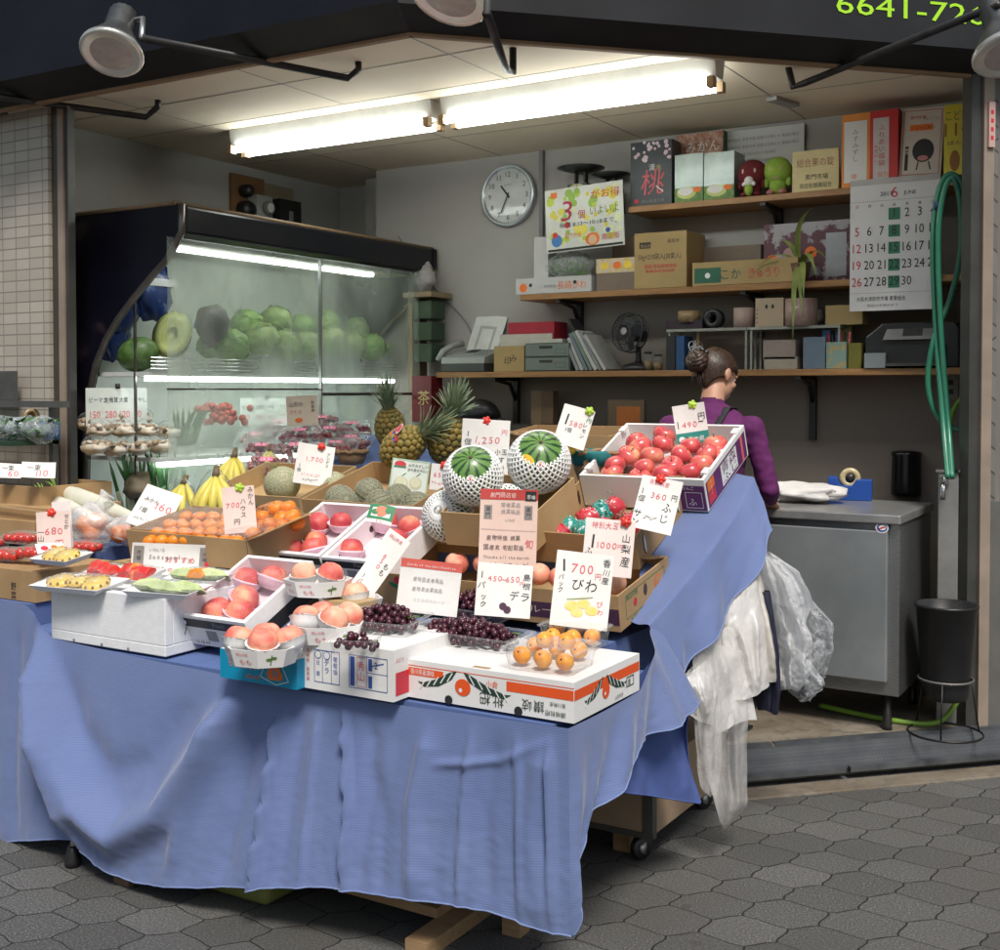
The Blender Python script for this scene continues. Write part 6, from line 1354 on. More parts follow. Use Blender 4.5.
def d_rd(m,w,h,F,d): m.rect(w*.12,h*.06,w*.68,h*.9,mat('pale_label',(.66,.6,.58)),F,.001); m.text('ふれあい福袋',w*.42,h*.74,h*.095,RED,F,.0014,'c',vert=True); m.text('大売出し',w*.22,h*.5,h*.06,RED,F,.0014,'c',vert=True); m.text('当り',w*.28,h*.12,h*.07,ORANGE,F,.0016)
sbox('gift_box','red gift box with red vertical writing on a pale label','box',868,896,110,zT,REDB,d_rd,.14,Y=5.83)
def d_pos(m,w,h,F,d):
    m.frame2(w*.04,h*.03,w*.96,h*.97,.004,mat('thin_red_print',(.5,.15,.1)),F,.001); m.text('黒門市場',w*.2,h*.84,h*.05,RED,F,.001); m.text('でまってるわ',w*.5,h*.82,h*.04,GREYINK,F,.001); m.rect(w*.2,h*.67,w*.75,h*.76,ORANGE,F,.001); m.text('いらっしゃい',w*.24,h*.69,h*.05,BLACK,F,.0014)
    # plain ink blot stand-in for the drawn figure
    m.disc(w*.55,h*.38,w*.26,BLACK,F,.001,18,h*.17); m.rect(w*.12,h*.1,w*.2,h*.45,BLACK,F,.001); m.text('黒門',w*.16,h*.38,h*.05,WHITE,F,.0014,'c',vert=True); m.disc(w*.55,h*.27,w*.13,mat('pink_blot',(.6,.25,.25)),F,.0014,14,h*.04)
    for s in (-.1,.14): m.line(w*(.55+s),h*.22,w*(.55+s*1.4),h*.1,.006,BLACK,F,.001)
wallsheet('poster','cream poster with an ink drawing, leaning on the top shelf beside the red box','poster',899,941,106,176,5.84,mat('poster_cream',(.62,.55,.48),(.58,.51,.45),5,.5),d_pos,2,4)
def d_yel(m,w,h,F,d): m.text('こども',w*.05,h*.78,h*.14,mat('dark_green_ink',(.05,.12,.05)),F,.001,w=w*.6); m.text('110',w*.02,h*.55,h*.2,mat('brown_ink',(.3,.12,.02)),F,.001,w=w*.7); m.text('ばんの店',w*.1,h*.43,h*.06,PLUM,F,.001,w=w*.8); m.disc(w*.3,h*.2,w*.14,mat('brown_ink',(1,1,1)),F,.001,16,h*.15); m.disc(w*.66,h*.22,w*.17,mat('pink_pale',(.6,.45,.45)),F,.001,16,h*.16)
wallsheet('poster','yellow children 110 poster against the right wall above the hose','poster',944,981,103,174,5.75,YELB,d_yel,0,0)
# calendar for June
def d_cal(m,w,h,F,d):
    m.rect(0,h*.955,w,h,mat('calendar_top',(.5,.48,.47)),F,.001); m.text('6',w*.5,h*.85,h*.085,RED,F,.0012,'c'); m.text('2011',w*.34,h*.865,h*.035,BLACK,F,.0012); m.text('JUNE',w*.6,h*.865,h*.03,BLACK,F,.0012)
    m.line(0,h*.83,w,h*.83,.0016,GREYINK,F,.001)
    for c_ in range(7):
        m.text('日月火水木金土'[c_],w*(.08+.14*c_),h*.785,h*.025,RED if c_==0 else BLACK,F,.001,'c')
    for dday in range(1,31):
        k=dday+2; r_,c_=divmod(k,7); x=w*(.08+.14*c_); y=h*(.70-.128*r_)
        if c_==3: m.rect(x-w*.065,y-h*.018,x+w*.065,y+h*.072,mat('calendar_green',(.03,.2,.11)),F,.001)
        m.text(str(dday),x,y,h*.072,RED if c_==0 else BLACK,F,.0014,'c',0,.82)
    m.line(0,h*.135,w,h*.135,.0012,GREYINK,F,.001); m.text('大阪木津卸売市場 青果組合',w*.08,h*.075,h*.035,BLACK,F,.001,w=w*.55); m.text('電話は市場内まで',w*.2,h*.03,h*.022,GREYINK,F,.001,w=w*.35)
wallsheet('calendar','large white June calendar with green Wednesdays hanging from the top shelf','calendar',850,940,177,310,5.785,mat('calendar_paper',(.70,.69,.69),(.66,.65,.65),4,.6),d_cal)
# clock
P=atY(510,196,YB-.002); rcl=31/FPX*(P-CAM).length*.97
ck=thing('wall_clock','round white wall clock with a silver rim','clock',T(P)@RX(90))
m=MB(); m.lathe([(rcl,0),(rcl*1.02,.02),(rcl*.98,.04),(rcl*.9,.036),(rcl*.88,.02)],mat('clock_rim',(.42,.47,.5),(.5,.55,.58),6,.3,metal=.6),None,40); m.build('rim',ck)
m=MB(); m.disc(0,0,rcl*.9,mat('clock_face',(.62,.65,.66),rough=.4,coat=.3),None,.022,40)
for i in range(12):
    a=i*PI/6; r_=rcl*.70; m.text(str(i or 12),r_*math.sin(a),r_*math.cos(a)-rcl*.09,rcl*.18,BLACK,None,.0235,'c'); m.line(rcl*.83*math.sin(a),rcl*.83*math.cos(a),rcl*.88*math.sin(a),rcl*.88*math.cos(a),.003,BLACK,None,.0235)
m.text('QUARTZ',0,rcl*.32,rcl*.06,GREYINK,None,.0235,'c'); m.build('clock_face',ck)
for nm,a,l,w__ in (('hour_hand',R(322),.42,.010),('minute_hand',R(205),.62,.007)):
    m=MB(); m.line(-.1*rcl*math.sin(a),-.1*rcl*math.cos(a),l*rcl*math.sin(a),l*rcl*math.cos(a),w__,BLACK,None,.027 if l<.5 else .029); m.build(nm,ck)
m=MB(); a=atY(543,160,YB); m.box((a.x-.012,YB-.028,zM+.05),(a.x+.012,YB-.001,ZC-.001),mat('conduit',(.2,.2,.2),rough=.5)); tag(m.build('cable_duct',None),'thin grey cable duct running up the wall right of the clock','cable duct')
# promotional poster hanging
def d_3(m,w,h,F,d):
    rnd=random.Random(4)
    for i in range(70):
        x,y=rnd.random(),rnd.random(); m.disc(w*(.06+.88*x),h*(.1+.84*y),w*rnd.uniform(.02,.06),[mat('lime_wash',(.5,.62,.08)),mat('yellow_wash2',(.75,.66,.1)),mat('pale_wash',(.72,.76,.5)),mat('green_wash',(.3,.5,.08))][i%4],F,.0006+.00001*i,10)
    m.text('3',w*.2,h*.48,h*.34,mat('crimson_print',(.42,.01,.06)),F,.0022,'l',.15,1.15); m.text('個',w*.42,h*.5,h*.13,mat('crimson_print',(1,1,1)),F,.0022); m.text('がお得',w*.6,h*.78,h*.14,RED,F,.0022,w=w*.36); m.text('いよいよ',w*.58,h*.53,h*.14,mat('dark_olive',(.12,.15,.02)),F,.0022,w=w*.36)
    m.text('毎週 8:13～10:18まで',w*.18,h*.38,h*.08,BLACK,F,.0022,w=w*.7); m.disc(w*.28,h*.41,w*.035,RED,F,.002)
    m.disc(w*.14,h*.18,w*.07,mat('blue_blot',(.05,.2,.5)),F,.0022,14,h*.1); m.disc(w*.12,h*.27,w*.035,RED,F,.0024); m.text('黒門市場',w*.24,h*.2,h*.09,mat('orange_print2',(.7,.3,.02)),F,.0022,w=w*.22); m.disc(w*.6,h*.15,w*.09,ORANGE,F,.0022,16,h*.1); m.disc(w*.6,h*.14,w*.055,mat('peach_blot',(.75,.5,.3)),F,.0024); m.text('商店街',w*.72,h*.12,h*.1,RED,F,.0022,w=w*.22); m.disc(w*.8,h*.26,w*.03,BLUEINK,F,.0022); m.rect(w*.08,h*.86,w*.16,h*.95,ORANGE,F,.002)
    m.rect(w*.02,h*.015,w*.98,h*.05,BLACK,F,.0022)
wallsheet('sale_poster','yellow green sale poster with a big red 3 hanging between the shelves','poster',547,625,187,251,5.775,mat('poster_white',(.66,.68,.62),rough=.35),d_3,-2.5)
# middle shelf
def d_biw(m,w,h,F,d): m.disc(w*.1,h*.4,h*.28,ORANGE,F,.001); m.disc(w*.2,h*.55,h*.12,BLACK,F,.001); m.text('長崎びわ',w*.56,h*.25,h*.5,ORANGE,F,.001,w=w*.38); m.text('長崎県産',w*.38,h*.35,h*.2,GREYINK,F,.001); m.disc(w*.79,h*.62,h*.12,BLACK,F,.0014)
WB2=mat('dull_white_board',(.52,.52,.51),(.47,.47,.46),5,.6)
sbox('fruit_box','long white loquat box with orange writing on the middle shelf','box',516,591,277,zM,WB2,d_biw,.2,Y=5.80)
sbox('white_carton','tall narrow white carton standing behind the sale poster','box',534,548,237,zM+.085,WB2,None,.1,Y=5.86)
m=MB(); P=atY(567,262,5.85); m.ell((0,0,0),(.15,.07,.075),film('leafy_bag_film',.2,(.8,.85,.85),.2,1.0,20),None,22,14,.25,3); ob=tag(m.build('vegetable_bag',None,T(P.x,5.88,zM+.155)),'clear bag of green leaves on the white loquat box under the sale poster','bag')
m=MB(); rnd=random.Random(9)
for i in range(60):
    a=rnd.uniform(0,6.28); q=V((rnd.uniform(-.11,.11),rnd.uniform(-.04,.04),rnd.uniform(-.045,.045))); dd=V((rnd.uniform(-1,1),rnd.uniform(-.5,.5),rnd.uniform(-.6,.8))).normalized()*.035; s_=dd.cross(V((rnd.random(),1,rnd.random()))).normalized()*.014; m.poly([q-dd,q+s_,q+dd,q-s_],LEAFG)
m.build('leaves',ob)['kind']='stuff'
def d_fl(m,w,h,F,d):
    m.add([(0,-.0012,h*.55),(w,-.0012,h*.55),(w,-.0012,h),(0,-.0012,h)],[(0,1,2,3)],mat('flower_print',(.55,.5,.5),(.6,.42,.05),30)); 
    for x,c_ in ((.2,YELLOW),(.5,ORANGE),(.75,YELLOW)): m.disc(w*x,h*.78,w*.1,c_,F,.0016,10,h*.12)
sbox('sweets_box','flower-printed box with a brown front between the leafy bag and the tan carton','box',596,638,258,zM,mat('dull_brown_board',(.2,.15,.11),(.16,.12,.09)),d_fl,.2,Y=5.82)
sbox('carton','plain brown carton lying high behind the tan printed carton','carton',612,676,236,zM,mat('dull_brown_board',(1,1,1)),None,.12,Y=5.96)
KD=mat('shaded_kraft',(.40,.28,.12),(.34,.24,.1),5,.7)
def d_50(m,w,h,F,d): m.rect(w*.1,h*.72,w*.32,h*.83,BLACK,F,.001); m.text('製品名',w*.12,h*.74,h*.06,KD,F,.0014); m.text('高取市',w*.64,h*.8,h*.07,BLACK,F,.001); m.text('50g×210袋入(30束入)',w*.08,h*.52,h*.11,BLACK,F,.001,w=w*.82); m.text('国産 高級即席茶碗',w*.2,h*.36,h*.07,RED,F,.001,w=w*.62); m.text('青果専用包装袋',w*.22,h*.28,h*.05,RED,F,.001,w=w*.56)
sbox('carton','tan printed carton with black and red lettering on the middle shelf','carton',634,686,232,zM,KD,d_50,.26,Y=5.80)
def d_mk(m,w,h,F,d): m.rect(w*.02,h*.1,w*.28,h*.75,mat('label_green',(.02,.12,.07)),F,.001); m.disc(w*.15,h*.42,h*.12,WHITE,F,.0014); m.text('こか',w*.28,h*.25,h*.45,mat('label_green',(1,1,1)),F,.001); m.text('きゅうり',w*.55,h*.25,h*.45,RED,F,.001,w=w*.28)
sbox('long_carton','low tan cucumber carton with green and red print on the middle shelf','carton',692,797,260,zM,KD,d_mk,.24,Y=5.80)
sbox('picture_box','purple-topped box picturing fruit behind the trailing plant','box',763,850,222,zM,mat('plum_box',(.10,.03,.05),(.35,.33,.36),9,.5,lo=.5,hi=.55),lambda m,w,h,F,d:[m.disc(w*x,h*y,w*.07,[ORANGE,PLUM,mat('dusty_pink',(.5,.3,.3)),GREYINK][i%4],F,.001+.0003*i,12) for i,(x,y) in enumerate(((.1,.4),(.2,.3),(.3,.5),(.45,.35),(.55,.5),(.3,.2)))] and m.rect(w*.72,h*.1,w*.95,h*.8,mat('pale_panel',(.4,.42,.46)),F,.0008),.1,Y=5.95)
pl0=thing('trailing_plant','trailing strap-leaved plant spilling over the middle shelf','plant',T(atY(800,262,5.84).x,5.84,zM))
PLL=mat('strap_leaf',(.16,.22,.04),(.30,.34,.10),9,.5)
m=MB(); m.lathe([(.04,0),(.055,.09),(.05,.09),(.03,.06),(0,.06)],mat('clay_pot',(.12,.06,.03)),None,18); m.build('pot',pl0)
m=MB(); rnd=random.Random(6)
leaves=[((-.02,-.08,.30),(.10,-.14,.34)),((.02,-.1,.12),(.06,-.16,-.20)),((.0,-.12,.1),(.02,-.17,-.32)),((-.1,-.05,.16),(-.24,-.08,.02)),((-.07,-.05,.2),(-.2,-.05,.08)),((.08,-.05,.2),(.15,-.08,.1)),((.06,-.08,.22),(.12,-.12,.0)),((-.05,.0,.25),(-.12,.02,.2)),((.05,-.1,.16),(.07,-.17,-.12))]
for c_,e_ in leaves:
    b0,c1,e1=V((0,0,.07)),V(c_),V(e_); vs=[]
    for k in range(11):
        u=k/10; p=b0*(1-u)**2+c1*2*u*(1-u)+e1*u*u; ww=.0145*math.sin(PI*min(1,u*.85+.12))**.6*(1-u**4); s_=V((.9,.35,.1)).normalized()*ww; vs+=[p-s_,p+V((0,.002,.003)),p+s_]
    m.add(vs,sum([[(3*k,3*k+1,3*k+4,3*k+3),(3*k+1,3*k+2,3*k+5,3*k+4)] for k in range(10)],[]),PLL,None,True)
m.build('foliage',pl0)
# lowest shelf: fax, boxes, trays, files, fan, tape rolls, printer ...
FAXG=mat('fax_grey',(.32,.34,.32),(.28,.3,.28),6,.45); FAXD=mat('fax_dark',(.06,.065,.06),rough=.4)
P,w_=onsh(441,495,zL,5.82); fx=thing('fax_machine','grey fax machine with a handset and a propped white tray','fax',T(P))
m=MB(); m.prism([(0,0),(.30,0),(.30,.05),(0,.05)],-.0,.26,FAXD); m.build('base',fx,bevel=.004)
m=MB(); m.add([(0.0,0,.05),(.30,0,.05),(.30,.26,.05),(0,.26,.05),(0.0,.01,.085),(.30,.01,.085),(.30,.25,.15),(0,.25,.15)],[(0,1,5,4),(1,2,6,5),(2,3,7,6),(3,0,4,7),(4,5,6,7)],FAXG)
sl_=lambda x0,x1,y0,y1,mm,z:m.add([(x,.01+y*.24,.0862+y*.065+z) for x,y in ((x0,y0),(x1,y0),(x1,y1),(x0,y1))],[(0,1,2,3)],mm)
sl_(.09,.17,.45,.9,BLACK,0)
for i in range(4):
    for j in range(3): sl_(.19+.024*i,.207+.024*i,.2+.2*j,.32+.2*j,FAXD,0)
m.build('fax_body',fx)
m=MB(); m.tube([(-.03,.02,.07),(-.02,.05,.125),(.0,.12,.16),(.02,.2,.175)],[.022,.018,.017,.022],FAXG,None,8); m.build('handset',fx)
m=MB(); M=T(.05,.2,.13)@RX(68)@RZ(-6); m.box((0,0,0),(.22,.24,.004),mat('fax_tray',(.66,.67,.66),rough=.5),M); m.frame2(.05,.0,.17,.17,.018,mat('tray_frame',(.42,.43,.38)),M,.006); m.build('paper_tray',fx)
def d_k(m,w,h,F,d): m.text('印',w*.35,h*.3,h*.3,BLACK,F,.001); m.text('み',w*.55,h*.4,h*.3,BLACK,F,.001)
sbox('small_carton','small tan carton with ink marks right of the fax','box',494,524,346,zL,KD,d_k,.14)
P,w_=onsh(525,570,zL,5.83); dt=thing('drawer_unit','grey green two-drawer letter tray unit on the lowest shelf','drawer unit',T(P)); DG=mat('drawer_grey',(.16,.20,.17),(.14,.17,.15),6,.5); hh=atY(548,343,5.83).z-zL
m=MB(); m.box((0,0.004,0),(w_,.24,hh),mat('drawer_case',(.10,.12,.105))); m.build('case',dt)
for k in range(2):
    m=MB(); m.box((.006,-.004,.006+k*hh/2),(w_-.006,.2,hh/2-.004+k*hh/2),DG); m.rect(w_*.33,hh*(.30+.5*k),w_*.62,hh*(.40+.5*k),BLACK,RX(90),.0052); m.frame2(w_*.68,hh*(.12+.5*k),w_*.92,hh*(.30+.5*k),.003,mat('drawer_case',(1,1,1)),RX(90),.0052); m.build('drawer',dt)
sbox('papers','thin pile of paper lying on the drawer unit','paper',531,562,339,zL+hh+.002,mat('dull_paper',(.5,.48,.42)),None,.16,Y=5.84)
sbox('red_case','flat red case on a white folder behind the drawer unit','case',508,554,322,zL+.135,mat('red_vinyl',(.38,.02,.04),(.3,.015,.03),8,.35),None,.16,Y=5.9)
sbox('folder','white folder under the red case','folder',500,552,334,zL+.118,mat('dull_paper',(1,1,1)),None,.2,Y=5.89); sbox('metal_rack','dark rack standing behind the small tan carton','rack',500,545,342,zL,IRON,None,.1,Y=5.97)
FILES=[mat('file_grey',(.25,.27,.27)),mat('file_pale',(.42,.42,.40)),mat('file_blue',(.18,.22,.27)),mat('file_green',(.16,.22,.17)),mat('file_white',(.5,.5,.49))]
for i in range(7):
    P,_=onsh(576+i*4.6,580,zL,5.83+.008*(i%3)); m=MB(); hgt=(.13,.2,.23,.24,.25,.24,.23)[i]; m.box((0,0,0),(.018,.19,hgt),FILES[i%5]); tag(m.build('document_file',None,T(P)@RY(-24-i*1.5)),'thin paper file leaning in the row left of the fan','file','files leaning left of the fan')
m=MB(); P,_=onsh(594,600,zL,5.84); m.box((0,0,0),(.012,.12,.33),BLACK); tag(m.build('document_file',None,T(P)@RY(-30)),'tall black folder sticking up from the leaning files','file')
# desk fan
P=atY(632,335,5.86); fn=thing('desk_fan','black desk fan standing on the lowest shelf','fan',T(P.x+.02,5.9,zL)); FB=mat('fan_black',(.012,.013,.015),(.02,.021,.022),9,.35)
m=MB(); m.lathe([(.095,0),(.095,.018),(.07,.035),(.022,.045),(.016,.06),(.014,.13)],FB,None,24); m.disc(-.01,-.05,.012,mat('fan_button',(.1,.25,.25)),None,.036); m.build('stand',fn)
HF=T(-.02,-.03,.2)@RZ(-14)@RX(82)
m=MB(); 
for rr_,zz in ((.105,0),(.105,.05),(.07,.068),(.035,.075),(.07,-.018)): m.tube([(rr_*math.cos(a*PI/16),rr_*math.sin(a*PI/16),zz) for a in range(32)],.0022 if rr_<.1 else .004,FB,HF,5,closed=True)
for i in range(36): a=i*PI/18; m.tube([(.02*math.cos(a),.02*math.sin(a),.075),(.07*math.cos(a),.07*math.sin(a),.068),(.105*math.cos(a),.105*math.sin(a),.045),(.105*math.cos(a),.105*math.sin(a),0),(.06*math.cos(a),.06*math.sin(a),-.02)],.0014,FB,HF,4)
m.build('grille',fn)
m=MB()
for i in range(4):
    M=HF@T(0,0,.03)@RZ(i*90+20)@RX(18); m.add([(.015,-.012,0),(.05,-.04,0),(.088,-.03,.0),(.092,.012,0),(.05,.03,0),(.015,.012,0)],[(0,1,2,3,4,5)],mat('fan_blade',(.03,.034,.04),rough=.3),M)
m.build('blades',fn)
m=MB(); m.lathe([(.0,-.1),(.034,-.09),(.038,-.04),(.03,-.018)],FB,HF,18); m.disc(0,0,.02,mat('fan_badge',(.3,.26,.26)),HF,.079); m.build('motor',fn)
# small rack with rolls
P,w_=onsh(664,838,zL,5.80); hr=atY(750,327,5.82).z-zL
rk=thing('rack','pale metal rack across the lowest shelf carrying tape rolls','rack',T(P)); RKM=mat('rack_metal',(.30,.31,.27),(.25,.26,.22),6,.5)
m=MB(); m.box((0,.03,hr-.014),(w_*.48,.2,hr),RKM); m.box((w_*.485,.03,hr-.014),(w_,.2,hr),RKM); m.build('rack_board',rk)
for x in (.01,w_*.47,w_*.50,w_-.012):
    m=MB(); m.box((x,.035,0),(x+.01,.05,hr-.015),RKM); m.box((x,.18,0),(x+.01,.195,hr-.015),RKM); m.build('rack_leg',rk)
zR=zL+hr+.001
def roll(x,y0,y1,wpx,mm,label,horiz=False,core=None,z=None,Y=5.88):
    z=z or zR; P=atY(x,(y0+y1)/2,Y); k=(P-CAM).length/FPX; h=(y1-y0)*k; r=wpx*k/2; m=MB()
    if horiz: m.lathe([(r*.45,-.03),(r,-.03),(r,.03),(r*.45,.03),(r*.45,-.03)],mm,T(0,0,r)@RX(90)@RY(0),26)
    else: m.lathe([(r*.4,0),(r,0),(r,h),(r*.4,h),(r*.4,0)],mm,None,26)
    return tag(m.build('tape_roll',None,T(P.x,Y,z)),label,'roll')
PACKT=mat('pack_tape',(.30,.21,.11),(.25,.17,.08),5,.35); 
sbox('dark_box','flat dark box on the left end of the rack','box',666,702,320,zR,mat('dark_plum_board',(.03,.015,.025)),None,.14,Y=5.84)
roll(689,308,319,22,PACKT,'brown tape roll lying on the flat dark box',z=zR+.035); roll(714,308,327,19,BLACKPLASTIC,'black tape roll standing on edge on the rack',True); roll(744,303,322,20,mat('beige_roll',(.34,.26,.22),(.42,.3,.27),9,.6),'beige ribbon roll standing on the rack')
def d_tan(m,w,h,F,d): m.disc(w*.4,h*.7,w*.05,BLACK,F,.001,10,h*.08); m.disc(w*.62,h*.7,w*.05,BLACK,F,.001,10,h*.08); [m.disc(w*.06,h*(.15+.15*i),w*.025,BLACK,F,.001,8) for i in range(4)]
sbox('tan_box','square tan cardboard block with punched holes on the rack','box',755,783,298,zR,mat('pale_tan',(.42,.32,.22),(.38,.29,.2)),d_tan,.1,Y=5.83)
roll(801,300,326,31,mat('pink_foil_roll',(.42,.3,.26),(.30,.2,.17),14,.35,stretch=(6,6,1)),'wide pinkish ribbon roll on the rack beside the tan block')
sbox('small_carton','small orange tan carton at the right end of the rack','box',825,862,305,zR,KD,None,.12,Y=5.85)
# under the rack
sbox('blue_book','tall blue book standing under the rack','book',676,684,336,zL,mat('blue_cover',(.02,.08,.2)),None,.12); sbox('dark_folder','black folder standing at the left end of the rack','folder',666,675,336,zL,BLACK,None,.12)
P,_=onsh(695,700,zL,5.86); cu=thing('string_pot','tan pot with white string coils and a wooden stick','pot',T(P.x,5.88,zL)); m=MB(); m.lathe([(.05,0),(.055,.07),(.05,.07),(.045,.01),(0,.01)],mat('pot_tan',(.36,.25,.10)),None,20); m.build('pot',cu)
m=MB(); rnd=random.Random(3)
for i in range(9): cx,cy,cz,rr_=rnd.uniform(-.02,.02),rnd.uniform(-.02,.02),.09+.03*rnd.random(),rnd.uniform(.025,.05); q=RX(rnd.uniform(-80,80))@RY(rnd.uniform(-80,80)); m.tube([V((cx,cy,cz))+(q@V((rr_*math.cos(a*.52),rr_*math.sin(a*.52),0))) for a in range(12)],.0035,mat('white_string',(.6,.6,.6)),None,5,closed=True)
m.build('string',cu); m=MB(); m.box((.0,.0,.05),(.014,.01,.2),mat('stick_wood',(.4,.25,.12))); m.build('stick',cu)
sbox('paper_box','pale box lying on another under the rack','box',763,795,340,zL+.05,mat('mauve_board',(.30,.24,.21)),None,.12); sbox('paper_box','flat cream box under the pale one below the rack','box',764,797,357,zL,mat('cream_board2',(.40,.35,.28)),None,.13)
sbox('blue_file_box','grey blue file box with brown paper inside, under the rack','file box',803,825,337,zL,mat('blue_grey',(.12,.17,.22),(.15,.2,.26),6,.4),None,.12); sbox('blue_folder','bright blue folder behind the pen cup','folder',822,830,330,zL,mat('bright_blue',(.02,.13,.3)),None,.12,Y=5.87)
P,w_=onsh(826,846,zL,5.82); pc=thing('pen_cup','printed square cup of red, black and blue pens','pen cup',T(P)); hh=atY(836,342,5.82).z-zL
m=MB(); tray(m,w_,.09,hh,.004,mat('cup_print',(.2,.3,.26),(.4,.3,.12),26,.5,lo=.5,hi=.6)); m.build('cup',pc)
for i,mm in enumerate((RED,BLACK,BLUEINK,RED,BLACK,PINKINK)):
    m=MB(); x=.01+i*(w_-.02)/5; m.tube([(x,.045,.01),(x+.006*(i-2.5),.05,hh+.05)],.0055,mm,None,7); m.build('pen',pc)
sbox('note_pad','pale yellow note pad propped behind the pen cup','note pad',830,851,322,zL,mat('pad_yellow',(.42,.40,.18)),None,.02,Y=5.95); sbox('green_box','olive box beside the pen cup','box',848,861,343,zL,mat('olive_card',(.16,.15,.02)),None,.1)
P,w_=onsh(876,958,zL,5.80); pr=thing('printer','black printer with a silver control strip at the right end of the lowest shelf','printer',T(P)); hp=atY(915,322,5.8).z-zL
m=MB(); m.prism([(-.06,.02),(-.05,.0),(w_,.0),(w_,hp*.85),(w_-.02,hp),(.02,hp),(-.06,hp*.7)],.03,.27,FB); m.build('printer_body',pr,bevel=.008)
m=MB(); m.box((.03,.012,0.01),(w_-.06,.05,hp*.5),BLACKPLASTIC); m.box((.05,-.02,.008),(w_-.08,.03,.022),FAXD); m.build('output_tray',pr)
m=MB(); m.add([(.03,.0,hp*.62),(w_*.72,.0,hp*.62),(w_*.76,.05,hp*1.0),(.05,.05,hp*1.0)],[(0,1,2,3)],mat('silver_panel',(.30,.31,.32),(.25,.26,.27),8,.3,metal=.5)); 
for x0,x1 in ((.32,.56),): m.add([(w_*x0,-.001+.01,hp*.70),(w_*x1,-.001+.01,hp*.70),(w_*x1,.03,hp*.86),(w_*x0,.03,hp*.86)],[(0,1,2,3)],BLACK)
m.build('control_panel',pr,solid=.004)
sbox('small_case','small grey plastic case in front of the printer','case',864,885,353,zL,mat('case_grey',(.20,.23,.24)),None,.06,Y=5.79)
# things under the lowest shelf and at the left
sbox('wooden_board','tall tan wooden board leaning under the lowest shelf','board',531,541,391,atY(536,424,5.95).z,mat('dull_tan',(.25,.17,.09)),None,.05,Y=5.95); sbox('narrow_box','brown box with pale sides standing under the lowest shelf','box',541,553,391,atY(546,424,5.95).z,mat('dull_brown2',(.18,.11,.06)),None,.06,Y=5.95)
sbox('framed_picture','orange picture in a brown frame propped below the lowest shelf','picture',608,646,400,atY(627,432,5.85).z,mat('frame_brown',(.14,.09,.05)),lambda m,w,h,F,d:m.rect(w*.25,.0,w*.9,h*.8,mat('orange_sheet',(.42,.12,.02)),F,.001),.03,Y=5.85,rz=-6)
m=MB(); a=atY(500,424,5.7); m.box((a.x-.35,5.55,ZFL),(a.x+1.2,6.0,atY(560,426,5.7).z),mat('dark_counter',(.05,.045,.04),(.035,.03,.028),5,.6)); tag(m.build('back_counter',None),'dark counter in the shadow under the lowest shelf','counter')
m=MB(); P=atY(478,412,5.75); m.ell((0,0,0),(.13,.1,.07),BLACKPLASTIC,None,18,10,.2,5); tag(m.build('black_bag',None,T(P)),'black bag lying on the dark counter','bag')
sbox('red_tin','dark red tin standing behind the pineapples','tin',412,431,376,atY(420,405,5.75).z-.1,mat('tin_red',(.16,.012,.018),(.12,.01,.015),6,.35),lambda m,w,h,F,d:m.text('茶',w*.3,h*.4,h*.3,GOLD,F,.001),.12,Y=5.75)
# narrow stand behind the case
P,w_=onsh(417,436,1.2,5.95); ns=thing('narrow_shelf_unit','narrow wooden shelf unit with green crates behind the display case','shelf unit',T(P.x,5.9,ZFL)); zz=atY(428,297,5.9).z-ZFL
m=MB(); m.box((-.03,0,0),(.0,.16,zz-.002),mat('unit_wood',(.28,.2,.12))); m.build('side_panel',ns); m=MB(); m.box((-.04,-.04,zz),(.17,.18,zz+.03),mat('unit_wood',(1,1,1))); m.build('top_board',ns)
for k in range(3): m=MB(); m.box((.01,.0,zz-.13-.13*k),(.14,.15,zz-.02-.13*k),mat('dull_green',(.045,.08,.04),(.03,.055,.03))); m.build('crate',ns,bevel=.006)
m=MB(); m.ell((0,0,.09),(.07,.06,.09),mat('pale_bag',(.4,.39,.38),(.3,.29,.28),20,.6),None,14,10,.35,8); tag(m.build('crumpled_bag',None,T(P.x+.06,5.95,zz+ZFL+.032)),'crumpled pale bag on top of the narrow shelf unit','bag')
# electric meters
P=atX(230,165,-5.238); mb=thing('meter_board','brown board with electricity meters high on the left wall','meter board',T(0,0,0)); Xw=-5.238
y0,y1,y2=atX(229,190,Xw).y,atX(262,190,Xw).y,atX(291,190,Xw).y
m=MB(); m.box((Xw,y0,2.36),(Xw+.02,y1,2.84),mat('meter_board_wood',(.22,.12,.05),(.17,.09,.04),5,.6)); m.box((Xw,y1,2.36),(Xw+.02,y2,2.82),mat('meter_pale_board',(.26,.22,.15))); m.build('board',mb)
for yy,zz_,r_,mm in ((.24,2.62,.06,BLACKPLASTIC),(.25,2.48,.05,BLACKPLASTIC),(.24,2.74,.04,BLACKPLASTIC)):
    m=MB(); m.lathe([(r_,0),(r_,.05),(r_*.7,.075),(0,.08)],mm,T(Xw+.021,y0+(y1-y0)*yy*1.4,zz_)@RY(90),18); m.build('fuse_holder',mb)
m=MB(); yy=y0+(y1-y0)*.72; m.box((Xw+.021,yy-.07,2.52),(Xw+.10,yy+.07,2.72),mat('meter_white',(.36,.38,.36))); m.lathe([(.045,0),(.048,.02),(.04,.03),(0,.03)],mat('meter_grey',(.2,.21,.2)),T(Xw+.101,yy+.02,2.645)@RY(90),20); m.disc(0,0,.03,WHITE,T(Xw+.132,yy+.02,2.645)@RY(90),0,16); m.build('meter',mb)
m=MB(); yy=y0+(y1-y0)*.72;
for i in range(3): m.tube([(Xw+.05,yy-.04+.04*i,2.52),(Xw+.05,yy-.05+.04*i,2.36)],.008,BLACKPLASTIC,None,6)
m.build('cable',mb)
